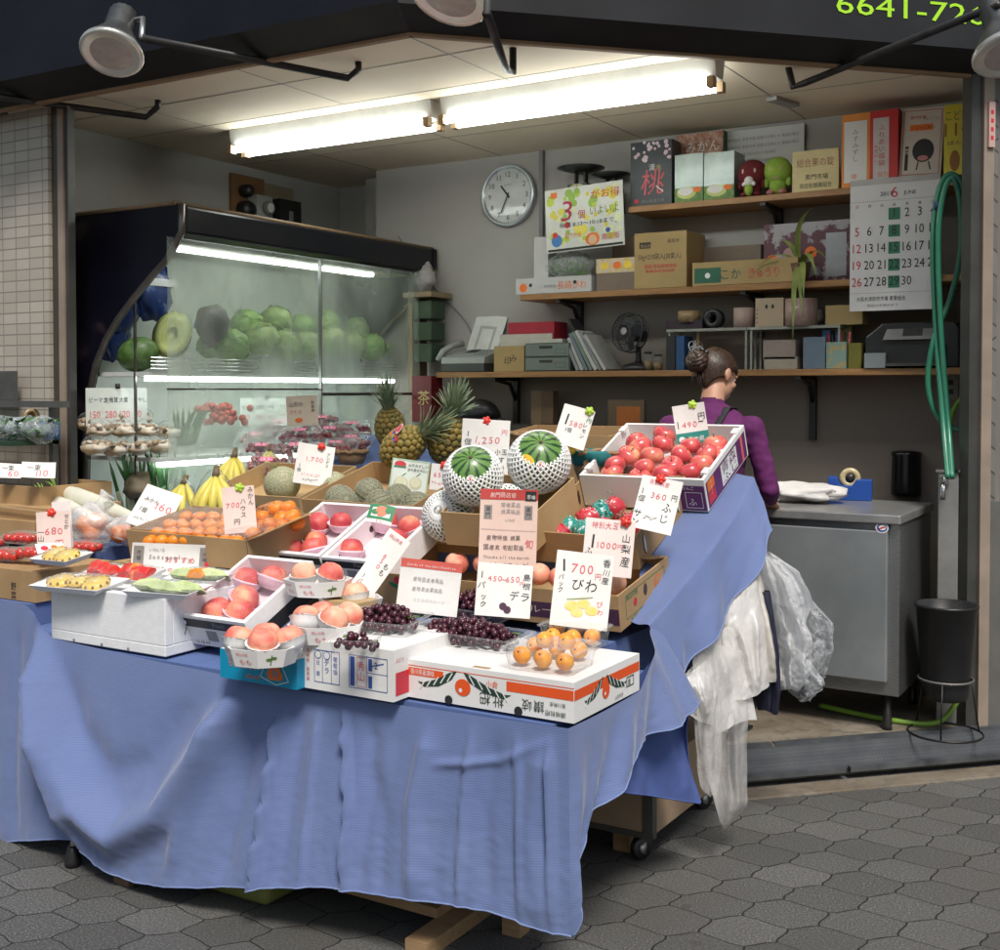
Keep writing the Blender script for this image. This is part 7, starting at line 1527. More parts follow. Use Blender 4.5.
m=MB(); yy=(y1+y2)/2; m.box((Xw+.021,yy-.10,2.44),(Xw+.12,yy+.10,2.72),BLACKPLASTIC); m.box((Xw+.1205,yy-.02,2.55),(Xw+.123,yy+.02,2.65),GREYINK); m.build('breaker_box',mb,bevel=.008)
# ------------------------------------------------------------ refrigerated display case
XB,XF,YA,YZ=-4.92,-4.13,3.95,6.07; ZTOP=2.365
cs=thing('display_case','black refrigerated display case with hanging clear curtains on the left','display case',T(0,0,0))
t=NT('case_black'); co=t.coord(); n=t.noise(t.mapped((1,1,1.6)),2.3,3,.5,.4)
c=t.ramp(n,[(.40,(.004,.0045,.010)),(.58,(.006,.0055,.013)),(.68,(.05,.035,.045)),(.78,(.11,.075,.02))]); CASEB=t.done(t.bsdf(Base_Color=c,Roughness=.4,Specular_IOR_Level=.2))
CASEN=mat('case_navy',(.004,.005,.009),(.007,.008,.013),4,.3,spec=.35); EDGE=mat('case_edge_steel',(.16,.15,.14),(.11,.10,.09),9,.3,metal=.7); LINER=mat('case_liner',(.62,.68,.63),(.56,.62,.57),4,.5); SHM=mat('case_shelf_white',(.6,.63,.6),rough=.4)
# end panel profile traced from its front edge (x,z)
edge=[(XF,ZTOP),(XF,ZTOP-.13)]
for px in ((166,258),(150,276),(132,298),(117,318),(104,340),(94,364),(88,392),(85,424),(84,460),(83,510)):
    p=atY(px[0],px[1],YA); edge.append((p.x,p.z))
edge.append((edge[-1][0],.12))
prof=[(XB,.12),(XB,ZTOP-.0)]+edge
m=MB(); vs=[(x,YA,z) for x,z in prof]+[(x,YA+.04,z) for x,z in prof]; n_=len(prof)
m.add(vs,[tuple(range(n_)),tuple(range(2*n_-1,n_-1,-1))]+[(i,i+n_,(i+1)%n_+n_,(i+1)%n_) for i in range(n_)],CASEB); m.build('end_panel',cs)
m=MB(); m.tube([(x,YA+.012,z) for x,z in edge],.017,EDGE,None,8); m.build('edge_trim',cs)
m=MB(); vs=[(x,YZ,z) for x,z in prof]+[(x,YZ-.04,z) for x,z in prof]; m.add(vs,[tuple(range(n_)),tuple(range(2*n_-1,n_-1,-1))]+[(i,i+n_,(i+1)%n_+n_,(i+1)%n_) for i in range(n_)],CASEN); m.build('end_panel',cs); 
m=MB(); m.tube([(x,YZ-.02,z) for x,z in edge[1:]],.014,mat('case_far_edge',(.2,.16,.08),rough=.4),None,8); m.build('edge_trim',cs)
m=MB(); m.prism([(XF,ZTOP-.005),(XF,ZTOP-.135),(XF-.06,ZTOP-.15),(XB,ZTOP-.12),(XB,ZTOP-.005)],YA+.041,YZ-.041,CASEN); m.build('canopy',cs,bevel=.012)
m=MB(); m.tube([(XF-.03,YA-.01,ZTOP+.004),(XF-.03,YZ,ZTOP+.004)],.012,mat('bamboo_rail',(.24,.17,.09),(.17,.11,.06),30,.6,stretch=(1,12,1)),None,7); m.tube([(XF-.03,YA,ZTOP+.004),(XB,YA,ZTOP+.004)],.01,mat('bamboo_rail',(1,1,1)),None,7); m.build('top_rail',cs)
m=MB(); m.box((XB,YA+.041,.13),(XB+.03,YZ-.041,ZTOP-.125),LINER); m.build('back_liner',cs)
m=MB(); m.box((XB+.03,YA+.041,.13),(XF+.0,YZ-.041,.62),SHM); m.build('base',cs)
LAMP=mat('case_lamp',(.95,1,.97),rough=.4,emit=12.0)
zs=[]
for k,(py,dep,lamp) in enumerate(((372,.52,True),(458,.60,True))):
    z=atY(165,py,YA+.06); z=atX(165,py,XB+dep).z; zs.append(z)
    m=MB(); m.box((XB+.031,YA+.05,z-.02),(XB+dep,YZ-.05,z),SHM); sh=m.build('case_shelf',cs)
    for q in range(4):
        m=MB(); m.tube([(XB+dep+.008,YA+.06,z+.015+.018*q),(XB+dep+.008,YZ-.06,z+.015+.018*q)],.003,CHROME,None,5); 
        if k==0: m.build('guard_wire',sh)
    m=MB(); m.box((XB+dep-.05,YA+.07,z-.045),(XB+dep-.005,YZ-.07,z-.021),LAMP); m.build('shelf_lamp',sh)
m=MB(); m.box((XF-.30,YA+.06,ZTOP-.178),(XF-.26,YZ-.3,ZTOP-.160),LAMP); m.build('canopy_lamp',cs)
m=MB(); m.box((XF-.5,YA+.05,ZTOP-.16),(XF-.16,YZ-.05,ZTOP-.155),mat('canopy_liner',(.6,.56,.4),(.55,.5,.33),5,.4)); m.build('canopy_liner',cs)
# clear curtains hanging from the canopy
t=NT('misted_curtain'); co=t.coord(); n=t.noise(t.mapped((1,1,.6)),2.2,3,.55); n2=t.noise(co,60,3,.6); 
gl=t.bsdf(Base_Color=(.66,.72,.66),Roughness=.10,Specular_IOR_Level=.7,Normal=t.bump(t.noise(t.mapped((1,3,.4)),7,3),.5,.01)); tl=t.node('BsdfTranslucent',{'Color':(.66,.78,.68)}); tr=t.node('BsdfTransparent',{'Color':(.93,.97,.94)})
ms=t.node('MixShader',{0:.45,1:gl.outputs[0],2:tl.outputs[0]}); f=t.math('ADD',.12,t.math('MULTIPLY',t.ramp(n,[(.30,(0,0,0)),(.62,(1,1,1))]),.42))
MIST=t.done(t.node('MixShader',{0:f,1:tr.outputs[0],2:ms.outputs[0]}))
XC=XF-.035
yA,yB_,yC=atX(167,300,XC).y,atX(319,300,XC).y,atX(418,300,XC).y
for a,b_,dx,seed in ((yA,yB_+.03,0,1),(yB_,yC,.012,2)):
    m=MB(); m.grid(24,18,lambda u,v:V((XC+dx+.006*mnoise.noise(V((u*5,v*3,seed)))+.004*math.sin(u*9),a+(b_-a)*u,.8+(ZTOP-.155-.8)*v)),MIST); m.build('curtain',cs)
    m=MB(); m.box((XC+dx-.006,a,1.47 if seed==2 else 1.5),(XC+dx+.006,b_,1.485 if seed==2 else 1.508),EDGE if seed==2 else CHROME); m.build('curtain_bar',cs)
m=MB(); m.box((XC-.004,yB_-.004,.8),(XC+.018,yB_+.004,ZTOP-.16),STEEL); m.build('divider',cs)
p=atX(147,270,-4.55); m=MB(); m.box((-4.5,YA+.05,.8),(-4.488,YA+.06,2.05),EDGE); m.build('side_post',cs)
# produce in the case
CAB=mat('cabbage_leaf',(.17,.30,.07),(.33,.42,.15),16,.5,bump=.4,bscale=30); LET=mat('lettuce_leaf',(.12,.28,.04),(.26,.42,.10),22,.5,bump=.5,bscale=40)
def mk_cab(var):
    m=MB(); m.ell((0,0,0),(.1,.1,.085),[CAB,LET][var],None,24,16,.10,var)
    o=m.build('cabbage' if var==0 else 'lettuce'); rnd=random.Random(var+2)
    k=MB()
    for i in range(9):
        a=i*2.4; th=.5+.9*(i/9); M=RZ(math.degrees(a))@RY(math.degrees(th)); k.grid(6,6,lambda u,v:M@V(((u-.5)*.15,(v-.5)*.15,.098-.45*((u-.5)**2+(v-.5)**2)*.15*2+.008*mnoise.noise(V((u*5,v*5,i))))),[CAB,LET][var])
    k.build('outer_leaves',o); return o
CB=Spawner(mk_cab); z1=zs[0]
def incase(px,X): return atX(*px,X)
ci=0
for x,y,X,s,v in ((232,346,-4.5,.95,1),(262,340,-4.55,1.0,0),(285,346,-4.5,.95,0),(308,346,-4.5,.85,0),(247,326,-4.65,.95,1),(276,322,-4.65,.95,0),(301,328,-4.65,.85,1),(332,343,-4.5,1.0,0),(352,346,-4.55,.85,0),(372,348,-4.5,.9,1),(392,350,-4.55,.85,0),(326,324,-4.68,.9,0),(356,330,-4.7,.85,0),(212,346,-4.6,.8,1),(412,350,-4.55,.8,0)):
    P=incase((x,y),X); P.z=max(P.z,z1+.085*s); CB(T(P)@rrot(30)@S(s,s,s),'pale green head of %s on the upper case shelf'%('lettuce' if v else 'cabbage'),'lettuce' if v else 'cabbage','%s heads on the upper case shelf'%('lettuce' if v else 'cabbage'),v)
WMG=mat('wax_melon_skin',(.03,.085,.015),(.10,.18,.05),30,.45); WMF=mat('wax_melon_cut',(.62,.68,.28),(.55,.62,.2),8,.4)
m=MB(); P=incase((138,338),-4.55); m.lathe(round_prof(.085,.115,14),WMG,RX(-8)@RY(78),22); tag(m.build('winter_melon',None,T(P.x,P.y,z1+.088)),'dark green winter melon at the near end of the upper case shelf','melon')
wmc=thing('cut_winter_melon','halved winter melon showing pale yellow green flesh beside the whole one','melon',T(incase((172,336),-4.45)+V((0,0,.01)))); Mx=RZ(30)@RX(62)
m=MB(); m.lathe([(0,-.1),(.05,-.09),(.085,-.05),(.1,.0)],WMG,Mx@S(1,1.35,1),24); m.build('rind',wmc); m=MB(); m.lathe([(.098,.001),(.06,.006),(0,-.004)],WMF,Mx@S(1,1.35,1),24); m.build('flesh',wmc)
m=MB(); P=incase((212,325),-4.5); m.ell((0,0,0),(.08,.1,.1),mat('purple_veg',(.03,.02,.025),(.06,.05,.05),14,.5),None,18,12,.3,3); tag(m.build('eggplant_bag',None,T(P)),'dark bundle of vegetables behind the clear curtain','vegetable bundle')
BB=mat('blue_printed_film',(.01,.03,.13),(.16,.24,.4),9,.25,lo=.55,hi=.7)
for i,(x,y,s,l) in enumerate(((112,335,.13,'lower'),(122,300,.15,'upper'),(153,292,.14,'middle'))):
    m=MB(); P=incase((x,y),-4.78+.04*i); m.ell((0,0,0),(.05,s*.8,s*1.1),BB,None,18,12,.3,i+4); tag(m.build('vegetable_bag',None,T(P)),f'{l} dark blue printed bag at the near end of the case','bag')
m=MB(); P=incase((155,283),-4.7); m.box((-.05,-.1,-.02),(.05,.1,.02),mat('white_package',(.6,.62,.62))); tag(m.build('package',None,T(P)@RZ(-6),bevel=.004),'white package lying on the blue bags in the case','package')
# tag strip and price boards inside the case
def pboard(y0p,y1p,pyt,pyb,X,label,seed):
    a=atX(y0p,(pyt+pyb)/2,X); b_=atX(y1p,(pyt+pyb)/2,X); zt,zb=atX((y0p+y1p)/2,pyt,X).z,atX((y0p+y1p)/2,pyb,X).z; w=b_.y-a.y; h=zt-zb
    M=frame((X,a.y,zb),(0,1,0),(0,0,1),(1,0,0)); m=MB(); m.box((0,0,-.002),(w,h,0),mat('case_card',(.6,.64,.6)))
    for i in range(4): m.text(('ピーマン','生椎茸','大葉','もやし')[i],w*(.05+.24*i),h*.62,h*.14,BLACK,M@I4 if False else None,.001); m.text(('150','280','120','70')[i],w*(.06+.24*i),h*.2,h*.2,PINKINK,None,.001)
    m.tube([(w*.5,h*.98,.004),(w*.5,h*1.12,.004)],.012,BLACK,None,6); o=m.build('price_board',None,M); return tag(o,label,'price board')
pboard(86,147,388,425,-4.6,'long white price board hanging at the near end of the case',1); pboard(240,292,398,425,-4.6,'white price board seen dimly through the curtain',2)
MUSHD=mat('mushroom_dark',(.20,.13,.08),(.28,.2,.12),30,.5); MUSH=mat('mushroom_pack',(.36,.28,.18),(.55,.5,.42),22,.5,lo=.45,hi=.6); z2=zs[1]
for i,(x,y) in enumerate(((95,447),(115,449),(137,447),(160,446),(100,430),(122,430),(146,430),(168,432),(112,418),(140,418),(90,424))):
    P=incase((x,y),-4.42-.12*(i//4)); P.z=max(P.z,z2+.04); m=MB(); m.ell((0,0,-.005),(.065,.06,.028),MUSH,None,16,10,.35,i); rnd=random.Random(i)
    for j in range(13): m.lathe([(.005,0),(.007,.016),(.017,.019),(.012,.027),(0,.030)],[MUSH,MUSHD][j%2],T(rnd.uniform(-.045,.045),rnd.uniform(-.045,.045),.004)@RX(rnd.uniform(-70,70))@RY(rnd.uniform(-70,70)),9)
    o=tag(m.build('mushroom_pack',None,T(P)),'clear pack of pale brown mushrooms on the lower case shelf','mushroom pack','mushroom packs on the lower case shelf'); k=MB(); k.ell((0,0,.008),(.068,.06,.05),CLEAR,None,14,10,.15,i+20); k.build('film',o)
m=MB(); P=incase((222,415),-4.5); rnd=random.Random(11)
for i in range(40): m.ell((rnd.uniform(-.09,.09),rnd.uniform(-.12,.12),rnd.uniform(-.04,.05)),.02,mat('red_pepper',(.42,.05,.03),(.3,.03,.02)),None,8,6)
tag(m.build('red_peppers',None,T(P)),'heap of red vegetables seen through the curtain on the lower shelf','vegetables',kind='stuff')
def greens(P,n,L_,label,mats,name,seed,spread=.06,lean=(0,0)):
    o=thing(name,label,'vegetable',T(P)); rnd=random.Random(seed)
    m=MB(); k=MB()
    for i in range(n):
        b0=V((rnd.uniform(-spread,spread)*.5,rnd.uniform(-spread,spread),0)); tp=b0+V((lean[0]+rnd.uniform(-.05,.05),lean[1]+rnd.uniform(-.1,.1),L_*rnd.uniform(.8,1.1)))
        mid=b0.lerp(tp,.45); m.tube([b0,mid],[.011,.010],mats[0],None,7); 
        side=(tp-b0).cross(V((1,0,0))).normalized()*.011
        k.add([mid-side,mid+side,mid.lerp(tp,.6)+side*.9,tp,mid.lerp(tp,.6)-side*.9],[(0,1,2,3,4)],mats[1])
    m.build('stems',o); k.build('leaves',o); return o
LEEKW=mat('leek_white',(.6,.62,.42),(.45,.52,.25),9,.45); LEEKG=mat('leek_green',(.02,.075,.025),(.05,.14,.04),14,.4)
greens(atY(126,506,3.99)+V((0,.06,-.06)),16,.34,'bunch of dark green leeks at the near end of the case floor',(LEEKW,LEEKG),'leek_bunch',3,.05,(-.02,-.06)); greens(atX(168,505,-4.4)+V((0,0,-.05)),16,.32,'second bunch of leeks just inside the curtain',(LEEKG,LEEKG),'leek_bunch',5,.05)
greens(atX(188,445,-4.5),14,.2,'bundle of green stalks behind the curtain',(LEEKG,LEEKG),'green_bundle',7,.06,(0,.05))
m=MB(); P=atY(143,486,4.05); m.ell((0,0,0),(.08,.1,.07),mat('tan_root',(.28,.22,.14),(.2,.16,.1),10,.6),None,16,10,.25,6); tag(m.build('root_vegetable',None,T(P)),'tan root vegetable beside the leeks in the case','vegetable')
# ------------------------------------------------------------ left stand with greens outside the pillar
gs=thing('greens_stand','grey metal stand with bagged greens in front of the tiled pillar','stand',T(0,0,0)); Yg=3.62
a=atY(-40,405,Yg); b_=atY(66,405,Yg); STG=mat('stand_grey',(.15,.15,.145),(.11,.11,.105),7,.4,metal=.5)
m=MB(); m.box((a.x,Yg-.03,b_.z-.012),(b_.x,Yg+.02,b_.z+.018),STG); m.build('rail',gs); 
c_=atY(-40,440,Yg); d_=atY(53,440,Yg); m=MB(); m.box((c_.x,Yg-.22,d_.z-.02),(d_.x,Yg+.03,d_.z),mat('stand_green',(.02,.05,.03),rough=.4)); m.build('shelf_board',gs)
m=MB(); m.box((d_.x-.03,Yg+.0,ZS),(d_.x,Yg+.03,b_.z),STG); m.build('upright',gs); m=MB(); q=atY(10,360,Yg+.03); m.box((q.x-.18,Yg+.031,b_.z+.02),(q.x+.03,Yg+.05,b_.z+.16),STG); m.build('back_plate',gs)
BAGG=film('greens_film',.14,(.75,.85,.9),.15,1.1,22,vary=.3)
for i,(x,l) in enumerate(((2,'left'),(24,'middle'),(40,'right'))):
    P=atY(x,424,Yg-.09); o=thing('bagged_greens',f'{l} clear bag of dark leafy greens on the grey stand','bag',T(P.x,Yg-.09,d_.z+.04)); rnd=random.Random(i+40); m=MB()
    for k in range(70):
        q=V((rnd.uniform(-.06,.06),rnd.uniform(-.07,.07),rnd.uniform(-.03,.06))); dd=V((rnd.uniform(-1,1),rnd.uniform(-1,1),rnd.uniform(-.5,.5))).normalized()*.03; s_=dd.cross(V((rnd.random(),.3,1))).normalized()*.012; m.poly([q-dd,q+s_,q+dd,q-s_],mat('spinach',(.03,.09,.02),(.06,.14,.04),30,.5))
    m.build('leaves',o)['kind']='stuff'; m=MB(); m.ell((0,0,.012),(.075,.085,.06),BAGG,None,16,10,.25,i); m.build('bag_film',o)
m=MB(); P=atY(40,420,Yg-.06); m.box((-.02,-.03,0),(.045,.03,.085),mat('blue_pack',(.01,.08,.26),(.02,.12,.34),8,.4)); tag(m.build('blue_package',None,T(P.x+.02,Yg-.03,d_.z+.002)@RZ(10),bevel=.008),'bright blue packet behind the bagged greens','packet')
m=MB(); P=atY(33,406,Yg-.02); m.lathe([(.02,-.01),(.038,-.01),(.038,.01),(.02,.01),(.02,-.01)],PACKT,RY(90)@RX(20),20); tag(m.build('tape_roll',None,T(P.x,Yg-.03,b_.z-.055)),'roll of brown tape hanging at the greens stand','roll')
for px,w__,t_,l in (((9,478),22,'60','small white price tag with red 60 on the greens stand'),((38,478),32,'110','larger tilted white price tag on the greens stand')):
    card(px,Yg-.235,w__,14 if w__<30 else 15,l,lambda m,D,w,h,t_=t_:(m.text(t_,w*.4,h*.12,h*.42,PINKINK,D,0),m.text('一束',w*.15,h*.5,h*.36,BLACK,D,0)),CARD,0,25,-4)
# ------------------------------------------------------------ steel under-counter fridge
xL,xR,Yf=-2.05,-1.13,5.08; zt_=.978
fr=thing('steel_fridge','stainless under-counter fridge with a worktop on the right','fridge',T(0,0,0))
m=MB(); m.box((xL,Yf+.02,.21),(xR,5.72,zt_-.045),STEEL); m.build('cabinet',fr)
m=MB(); m.box((xL-.01,Yf-.02,zt_-.04),(xR+.01,5.74,zt_),mat('worktop_steel',(.45,.45,.44),(.35,.35,.35),14,.30,metal=.6)); m.build('worktop',fr,bevel=.006)
m=MB(); m.box((xL+.03,Yf-.012,.27),(xR-.045,Yf+.019,zt_-.07),mat('door_steel',(.30,.32,.33),(.22,.24,.25),3,.45,metal=.45,bump=.05,bscale=6)); dr=m.build('door',fr,bevel=.005)
hx0,hx1=xat(764,Yf,625),xat(806,Yf,625); hz=atY(785,623,Yf).z; m=MB(); m.box((hx0-.1,Yf-.035,hz-.012),(hx1,Yf-.013,hz+.012),mat('handle_cream',(.36,.33,.24),rough=.45)); m.build('handle',dr,bevel=.003)
P=atY(882,528,Yf-.0125); m=MB(); m.disc(0,0,.027,WHITE,RX(90),0,22,.022); m.disc(0,0,.022,BLUEINK,RX(90),.0006,20,.017); m.disc(.002,.002,.015,WHITE,RX(90),.0012,18,.012); m.line(-.012,-.004,.014,.006,.006,RED,RX(90),.0018); m.build('sticker',dr,T(P))
for X in (xL+.06,xR-.06):
    for Y in (Yf+.08,5.65): m=MB(); m.lathe([(.022,ZFL),(.02,ZFL+.02),(.016,.21)],DARKMETAL,T(X,Y,0),12); m.build('foot',fr)
# things on the worktop
P=atZ(850,500,zt_); td=thing('tape_dispenser','blue tape dispenser with a roll of tape on the steel worktop','tape dispenser',T(P)@RZ(12)); BLU=mat('dispenser_blue',(.01,.06,.30),(.012,.07,.34),6,.4)
m=MB(); m.prism([(-.1,0),(.1,0),(.1,.10),(.03,.10),(.01,.07),(-.04,.07),(-.06,.11),(-.1,.11)],-.035,.035,BLU); m.build('body',td,bevel=.004); m=MB(); m.lathe([(.022,-.012),(.048,-.012),(.048,.012),(.022,.012),(.022,-.012)],mat('clear_tape',(.55,.45,.25),rough=.3),T(-.0,0,.105)@RX(90),24); m.lathe([(.0,-.014),(.021,-.014),(.021,.014),(0,.014)],BLACKPLASTIC,T(0,0,.105)@RX(90),18); m.build('tape_roll',td)
P=atZ(906,495,zt_); m=MB(); m.lathe([(.07,0),(.072,.02),(.068,.19),(.072,.2),(.07,.215),(.03,.222),(0,.222)],mat('black_canister',(.008,.008,.009),(.014,.014,.015),6,.22),None,26); tag(m.build('canister',None,T(P)),'black cylindrical canister at the back of the worktop','canister')
BAGP=mat('white_bag_plastic',(.74,.72,.70),(.66,.64,.62),12,.4,bump=.3,bscale=25,sss=.1)
for (x,y,rx_,ry_,rz_,l) in ((803,494,.19,.11,.045,'flat pile of white plastic bags on the worktop'),(762,498,.07,.06,.035,'small heap of white bags by the woman\'s hand'),(822,480,.085,.06,.075,'crumpled printed white bag behind the bag pile')):
    m=MB(); P=atZ(x,y+8,zt_); m.ell((0,0,rz_),(rx_,ry_,rz_),BAGP,None,24,14,.45,x); tag(m.build('plastic_bag',None,T(P.x,P.y,zt_+.002)),l,'plastic bag')
# water post with tap, hose, bucket on its stand
P=atY(948,600,5.42); wp=thing('water_post','square grey steel tap post with a chrome tap','tap post',T(P.x,5.43,ZFL)); hz=atY(948,472,5.42).z-ZFL
m=MB(); m.box((-.042,-.03,0),(.042,.05,hz),mat('post_steel',(.36,.36,.35),(.28,.28,.27),9,.45,metal=.5)); m.build('post',wp,bevel=.004); m=MB(); m.box((-.05,-.04,hz),(.05,.06,hz+.012),CHROME); m.build('cap',wp)
m=MB(); m.tube([(-.01,-.03,hz-.05),(-.01,-.075,hz-.05),(-.012,-.085,hz-.07),(-.012,-.085,hz-.115)],[.014,.013,.011,.011],CHROME,None,10); m.tube([(-.01,-.05,hz-.05),(-.01,-.05,hz-.02)],.008,CHROME,None,8); m.box((-.03,-.056,hz-.02),(.01,-.044,hz-.01),CHROME); m.build('tap',wp)
t=NT('green_hose'); c=t.mix(t.noise(t.coord(),8,3),(.015,.14,.085),(.03,.20,.12)); HOSE=t.done(t.bsdf(Base_Color=c,Roughness=.35,Coat_Weight=.2))
hs=thing('hose','green garden hose hung in loops beside the calendar','hose',T(0,0,0)); Yh=5.52
def hp_(*pts): return [atY(x,y,Yh+dy) for x,y,dy in pts]
def bez(pts,n=10):
    out=[]; P=[pts[0]]+pts+[pts[-1]]
    for i in range(1,len(P)-2):
        for k in range(n):
            u=k/n; a,b_,c_,d_=P[i-1],P[i],P[i+1],P[i+2]; out.append(.5*((2*b_)+(c_-a)*u+(2*a-5*b_+4*c_-d_)*u*u+(3*b_-a-3*c_+d_)*u**3))
    return out+[pts[-1]]
m=MB(); m.tube(bez(hp_((948,478,-.2),(943,420,-.06),(936,330,0),(933,240,0),(939,190,0),(951,174,.0),(964,190,0),(977,240,.02),(980,300,.06),(985,350,.1))),.0125,HOSE,None,8)
m.tube(bez(hp_((952,478,-.2),(948,420,-.05),(941,330,-.02),(938,240,-.02),(943,195,-.02),(952,178,-.02),(960,200,0),(961,250,.02),(950,300,.03),(935,335,.0),(928,375,0),(932,405,0),(945,424,0),(962,430,.0),(982,427,.05))),.0125,HOSE,None,8); m.build('hose_loop',hs)
m=MB(); m.tube(hp_((937.5,202,-.0),(936.5,210,-.0)),.0155,mat('hose_clip',(.02,.05,.15)),None,10); m.build('clip',hs)
m=MB(); m.tube(bez(hp_((949,440,0),(953,412,.0),(965,396,0),(982,394,.05))),.011,mat('lime_hose',(.16,.30,.03),(.2,.36,.05),8,.35),None,8); tag(m.build('short_hose',None),'short lime green hose curling by the right wall','hose')
P=atX(955,385,-.862); m=MB(); m.box((-.006,-.035,-.06),(0,.035,.06),mat('socket_plate',(.25,.23,.2))); m.rect(-.012,.01,.012,.035,BLACK,frame((-.007,0,0),(0,-1,0),(0,0,1),(-1,0,0)),0); m.rect(-.012,-.035,.012,-.01,BLACK,frame((-.007,0,0),(0,-1,0),(0,0,1),(-1,0,0)),0); tag(m.build('wall_socket',None,T(atY(951,387,6.098))@RZ(90)),'beige double wall socket under the lowest shelf','socket')
P=atZ(938,660,.17); P=V((-.965,5.22,0)); bs=thing('bucket_stand','thin wire stand with a wide ring foot holding the black bucket','stand',T(P.x,P.y,ZFL)@S(.86,.86,1)); WR_=mat('dark_wire',(.03,.028,.026),rough=.4,metal=.6)
ring_=lambda r,z:[(r*math.cos(a*PI/16),r*math.sin(a*PI/16),z) for a in range(32)]
m=MB(); m.tube(ring_(.175,.006),.005,WR_,None,6,closed=True); m.build('foot_ring',bs); m=MB(); m.tube(ring_(.128,.235),.005,mat('bare_wire',(.2,.19,.18),metal=.6),None,6,closed=True); m.build('top_ring',bs)
for i in range(3): a=i*2.09+.6; m=MB(); m.tube([(.128*math.cos(a),.128*math.sin(a),.235),(.17*math.cos(a),.17*math.sin(a),.006)],.0045,WR_,None,6); m.build('leg',bs)
m=MB(); BK=mat('bucket_black',(.008,.008,.009),(.013,.013,.014),8,.4); m.lathe([(.10,.0),(.108,.02),(.115,.08),(.145,.42),(.155,.425),(.155,.435),(.142,.435),(.11,.1),(.095,.01),(0,.01)],BK,None,34); tag(m.build('bucket',None,T(P.x,P.y,ZFL+.15)@S(.84,.84,.92)),'tall black plastic bucket standing in the wire stand','bucket')
m=MB(); m.tube(bez([V((P.x-.55,5.28,ZFL+.03)),V((P.x-.25,5.26,ZFL+.014)),V((P.x-.05,5.30,ZFL+.02)),V((P.x+.03,5.36,ZFL+.12))]),.012,mat('lime_hose',(1,1,1)),None,8); tag(m.build('floor_hose',None),'lime green hose running along the floor under the fridge','hose')
m=MB(); m.tube([(-.9,5.42,ZFL),(-.905,5.5,1.1)],.009,GALV,None,8); tag(m.build('metal_rod',None),'thin metal rod leaning by the right post','rod')
m=MB(); m.box((0,0,0),(.02,.13,.9),mat('board_brown',(.18,.11,.06),(.13,.08,.045),5,.7)); tag(m.build('wooden_board',None,T(-.888,5.5,ZFL)),'brown board standing against the right wall','board')

m=MB(); m.tube(bez([atY(398,236,6.09),atY(432,285,6.09),atY(452,306,6.09),atY(470,330,6.09),atY(482,372,6.09)]),.004,mat('grey_cable',(.2,.2,.19)),None,6); tag(m.build('power_cable',None),'thin grey cable running down the back wall to the fax machine','cable')
m=MB(); m.tube(bez([atY(462,385,6.05),atY(468,400,6.0),atY(486,410,5.95),atY(505,420,5.9),atY(515,430,5.9)]),.005,BLACKPLASTIC,None,6); tag(m.build('power_cable',None),'black cable drooping below the lowest shelf by the fax machine','cable')

JAR=film('jar_glass',.06,(.5,.55,.5),.06,.2,8); 
for x,h_,l in ((648,.10,'left'),(658,.085,'right')):
    P,_=onsh(x,x+2,zL,5.86); jo=thing('glass_jar',f'{l} small glass jar with a dark lid between the fan and the black folder','jar',T(P)); m=MB(); m.lathe([(.02,0),(.026,.004),(.026,h_*.75),(.018,h_*.9)],JAR,None,16); m.lathe([(.022,.004),(.022,h_*.5),(0,h_*.5)],mat('jar_filling',(.22,.13,.05)),None,14); m.build('jar_glass',jo); m=MB(); m.lathe([(.02,h_*.88),(.021,h_),(0,h_)],BLACKPLASTIC,None,16); m.build('lid',jo)
sbox('paper_box','small grey box beside the printed melon sweets on the middle shelf','box',678,690,262,zM,WB2,None,.1,Y=5.9)
sbox('small_carton','dull brown carton standing behind the low cucumber carton','carton',700,760,246,zM,mat('dull_brown_board',(1,1,1)),None,.05,Y=6.04)
m=MB(); P=atY(778,325,5.95); m.ell((0,0,.05),(.07,.05,.05),mat('dusty_bag',(.42,.40,.36),(.32,.3,.27),14,.6),None,18,10,.4,4); tag(m.build('crumpled_bag',None,T(P.x+.16,5.96,zR)),'crumpled pale bag pushed to the back of the rack','bag')
# ================================================================ HANGING BAGS AT THE STALL END
BAGM=None
def bagmat(name,col,tcol,opq,sc):
    t=NT(name); co=t.coord(); h_=t.noise(t.mapped((2,2,1.2)),7,4,.6,.8); h2=t.noise(co,30,3,.65); nb_=t.bump(t.math('ADD',h_,t.math('MULTIPLY',h2,.3)),.30,.006)
    g1=t.bsdf(Base_Color=col,Roughness=.28,Normal=nb_); tl=t.node('BsdfTranslucent',{'Color':tcol,'Normal':nb_}); tr=t.node('BsdfTransparent')
    inner=t.node('MixShader',{0:.45,1:g1.outputs[0],2:tl.outputs[0]})
    f_=t.node('Clamp',{'Value':t.math('ADD',opq,t.math('MULTIPLY',t.math('SUBTRACT',h_,.5),sc)),'Min':.05,'Max':1.0}).outputs[0]
    return t.done(t.node('MixShader',{0:f_,1:tr.outputs[0],2:inner.outputs[0]}))
BAGM=bagmat('white_shopping_bag',(.90,.89,.88),(.92,.90,.87),.96,.06); BAGM2=bagmat('cream_shopping_bag',(.88,.84,.78),(.9,.85,.78),.96,.06)
SHEER=bagmat('sheer_bag',(.88,.87,.86),(.9,.88,.85),.36,.6); MILK=bagmat('milky_film',(.9,.91,.92),(.9,.91,.92),.60,.5)
CLW=film('crinkled_clear_bag',.10,(.9,.93,.97),.10,1.8,22,vary=.5)
RIGHT=V((math.cos(YAW),math.sin(YAW),0)); FWD=V((-math.sin(YAW),math.cos(YAW),0))
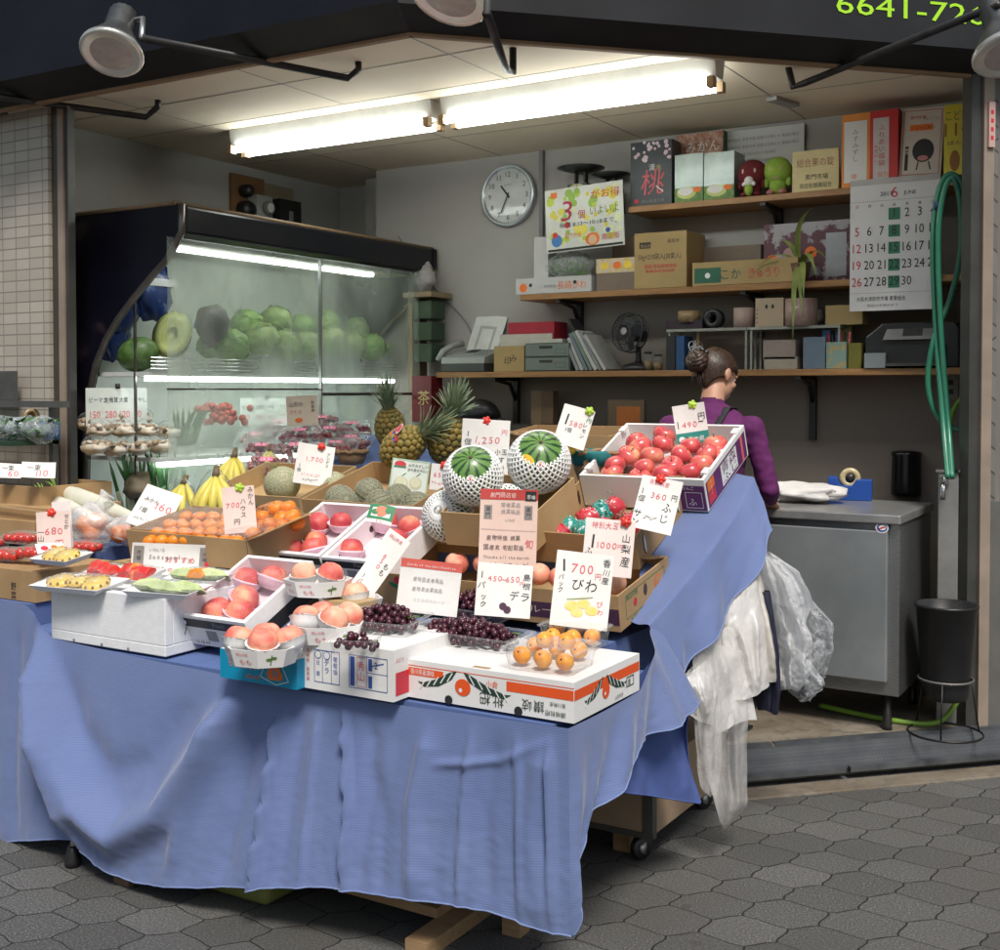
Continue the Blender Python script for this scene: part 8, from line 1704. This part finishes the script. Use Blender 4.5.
def hangbag(name,label,Y,left,right,mm,amp=.016,thick=.03,k=3,hem=.02,seed=0,cat='plastic bag',crk=.5,fold=1.25):
    Y,Yr=Y if isinstance(Y,tuple) else (Y+.05,Y+.05)
    Lp=[atY(x,y,Y) for x,y in left]; Rp=[atY(x,y,Yr) for x,y in right]; tl_,tr_=params(Lp),params(Rp); m=MB(); nu,nv=110,56
    wid=sum((p-q).length for p,q in zip(Lp,Rp))/len(Lp); hei=(Lp[-1]-Lp[0]).length; base=(Lp[0]+Rp[0])/2; rnd=random.Random(seed*11+3)
    # gathered folds that fan out from the handle and fade, each its own line, width and depth
    fl=[(rnd.uniform(.05,.95),rnd.uniform(-.28,.28),rnd.uniform(.05,.13),rnd.uniform(.5,1.3)*(1 if i%3 else -1),rnd.uniform(0,.35),rnd.uniform(.6,1.15)) for i in range(3+k)]
    def fn(u,v):
        s=2*u if u<.5 else 2-2*u; sg=-1 if u<.5 else 1
        vv=v*(1-hem*(.5+.5*math.sin(s*6+seed)+.5*mnoise.noise(V((s*4,seed,0)))))
        a=smoothpoly(Lp,tl_,vv,.03); b_=smoothpoly(Rp,tr_,vv,.03); p=a.lerp(b_,s); d=0
        for c0,sl_,w_,h_,v0,v1 in fl:
            cc=c0+sl_*(v-.5); en=max(0,min(1,(v-v0)*5))*max(0,min(1,(v1-v)*4)); d+=h_*en*math.exp(-((s-cc)/w_)**2)
        env=math.sin(PI*s)**.5 if 0<s<1 else 0
        xx,yy=s*wid,v*hei; c=crk*(.012*mnoise.noise(V((xx*22,yy*13,seed+sg*2)))+.009*abs(mnoise.noise(V((xx*45+yy*12,yy*36,seed+sg))))+.0025*mnoise.noise(V((xx*110,yy*100,seed))))
        belly=thick*env**1.2*(.35+.65*math.sin(PI*min(1,v*.75+.2)))
        return p+FWD*(sg*belly-amp*fold*d*env+c)+RIGHT*(crk*.006*mnoise.noise(V((v*7,s*3,seed+9))))-base
    m.grid(nu,nv,fn,mm)
    o=m.build(name,None,T(base),weld=True); return tag(o,label,cat,'plastic bags hanging at the stall end')
hangbag('sheer_bag','long sheer bag hanging lowest under the white bags',(3.72,3.92),((702,640),(703,720),(704,770),(714,800),(722,829)),((746,650),(748,722),(747,770),(748,806),(724,831)),SHEER,.02,.02,4,.03,1)
hangbag('sheer_bag','narrow sheer bag hanging between the blue cloth and the long one',(3.66,3.78),((692,640),(694,710),(697,765),(701,792)),((716,640),(722,715),(722,765),(716,802)),SHEER,.014,.014,2,.04,2)
hangbag('shopping_bag','narrow white shopping bag hanging nearest to the blue cloth',(3.62,3.76),((684,676),(682,684),(686,698),(690,716)),((708,655),(714,672),(718,695),(714,730)),BAGM,.018,.03,3,.05,3)
hangbag('shopping_bag','big white shopping bag with deep folds, middle of the hanging row',(3.76,3.96),((698,640),(700,662),(704,700),(706,736)),((738,590),(742,640),(751,690),(758,722)),BAGM,.03,.04,4,.05,4)
hangbag('shopping_bag','white shopping bag squeezed behind the big white one',(3.86,4.02),((718,615),(724,650),(730,690),(734,704)),((756,575),(764,620),(768,660),(770,690)),BAGM,.022,.03,3,.04,21)
hangbag('shopping_bag','cream shopping bag with a seam along its bottom, right of the big white one',(3.92,4.10),((726,600),(731,634),(738,665),(741,685)),((759,566),(769,610),(778,650),(783,681)),BAGM2,.026,.04,4,.015,5)
hangbag('navy_bag','dark navy bag bottom showing under the cream shopping bag',4.02,((755,590),(756,650),(757,690),(758,712)),((770,590),(779,650),(781,690),(778,716)),mat('navy_bag_fabric',(.008,.009,.025),(.014,.016,.04),9,.6),.008,.03,2,.03,6,crk=.3)
hangbag('milky_bag','milky crumpled plastic bag hanging high behind the cream shopping bag',4.13,((756,552),(764,590),(778,640),(786,668)),((770,552),(800,572),(812,598),(800,650)),MILK,.03,.05,4,.1,11,crk=1.3)
hangbag('milky_bag','milky crumpled plastic bag hanging low behind the cream shopping bag',4.14,((766,590),(772,630),(774,670),(780,694)),((800,604),(812,640),(812,672),(800,690)),MILK,.03,.06,5,.06,12,crk=1.5)
hangbag('clear_bag','clear crinkled plastic bag hanging farthest right by the fridge door',4.20,((786,570),(796,620),(800,660),(800,700)),((812,600),(833,622),(830,660),(812,702)),CLW,.03,.05,5,.1,13,crk=1.8)
hangbag('clear_bag','small clear bag knotted under the milky bags',4.16,((780,660),(786,680),(790,696)),((812,664),(826,684),(806,704)),CLW,.02,.04,3,.1,14,crk=1.8)
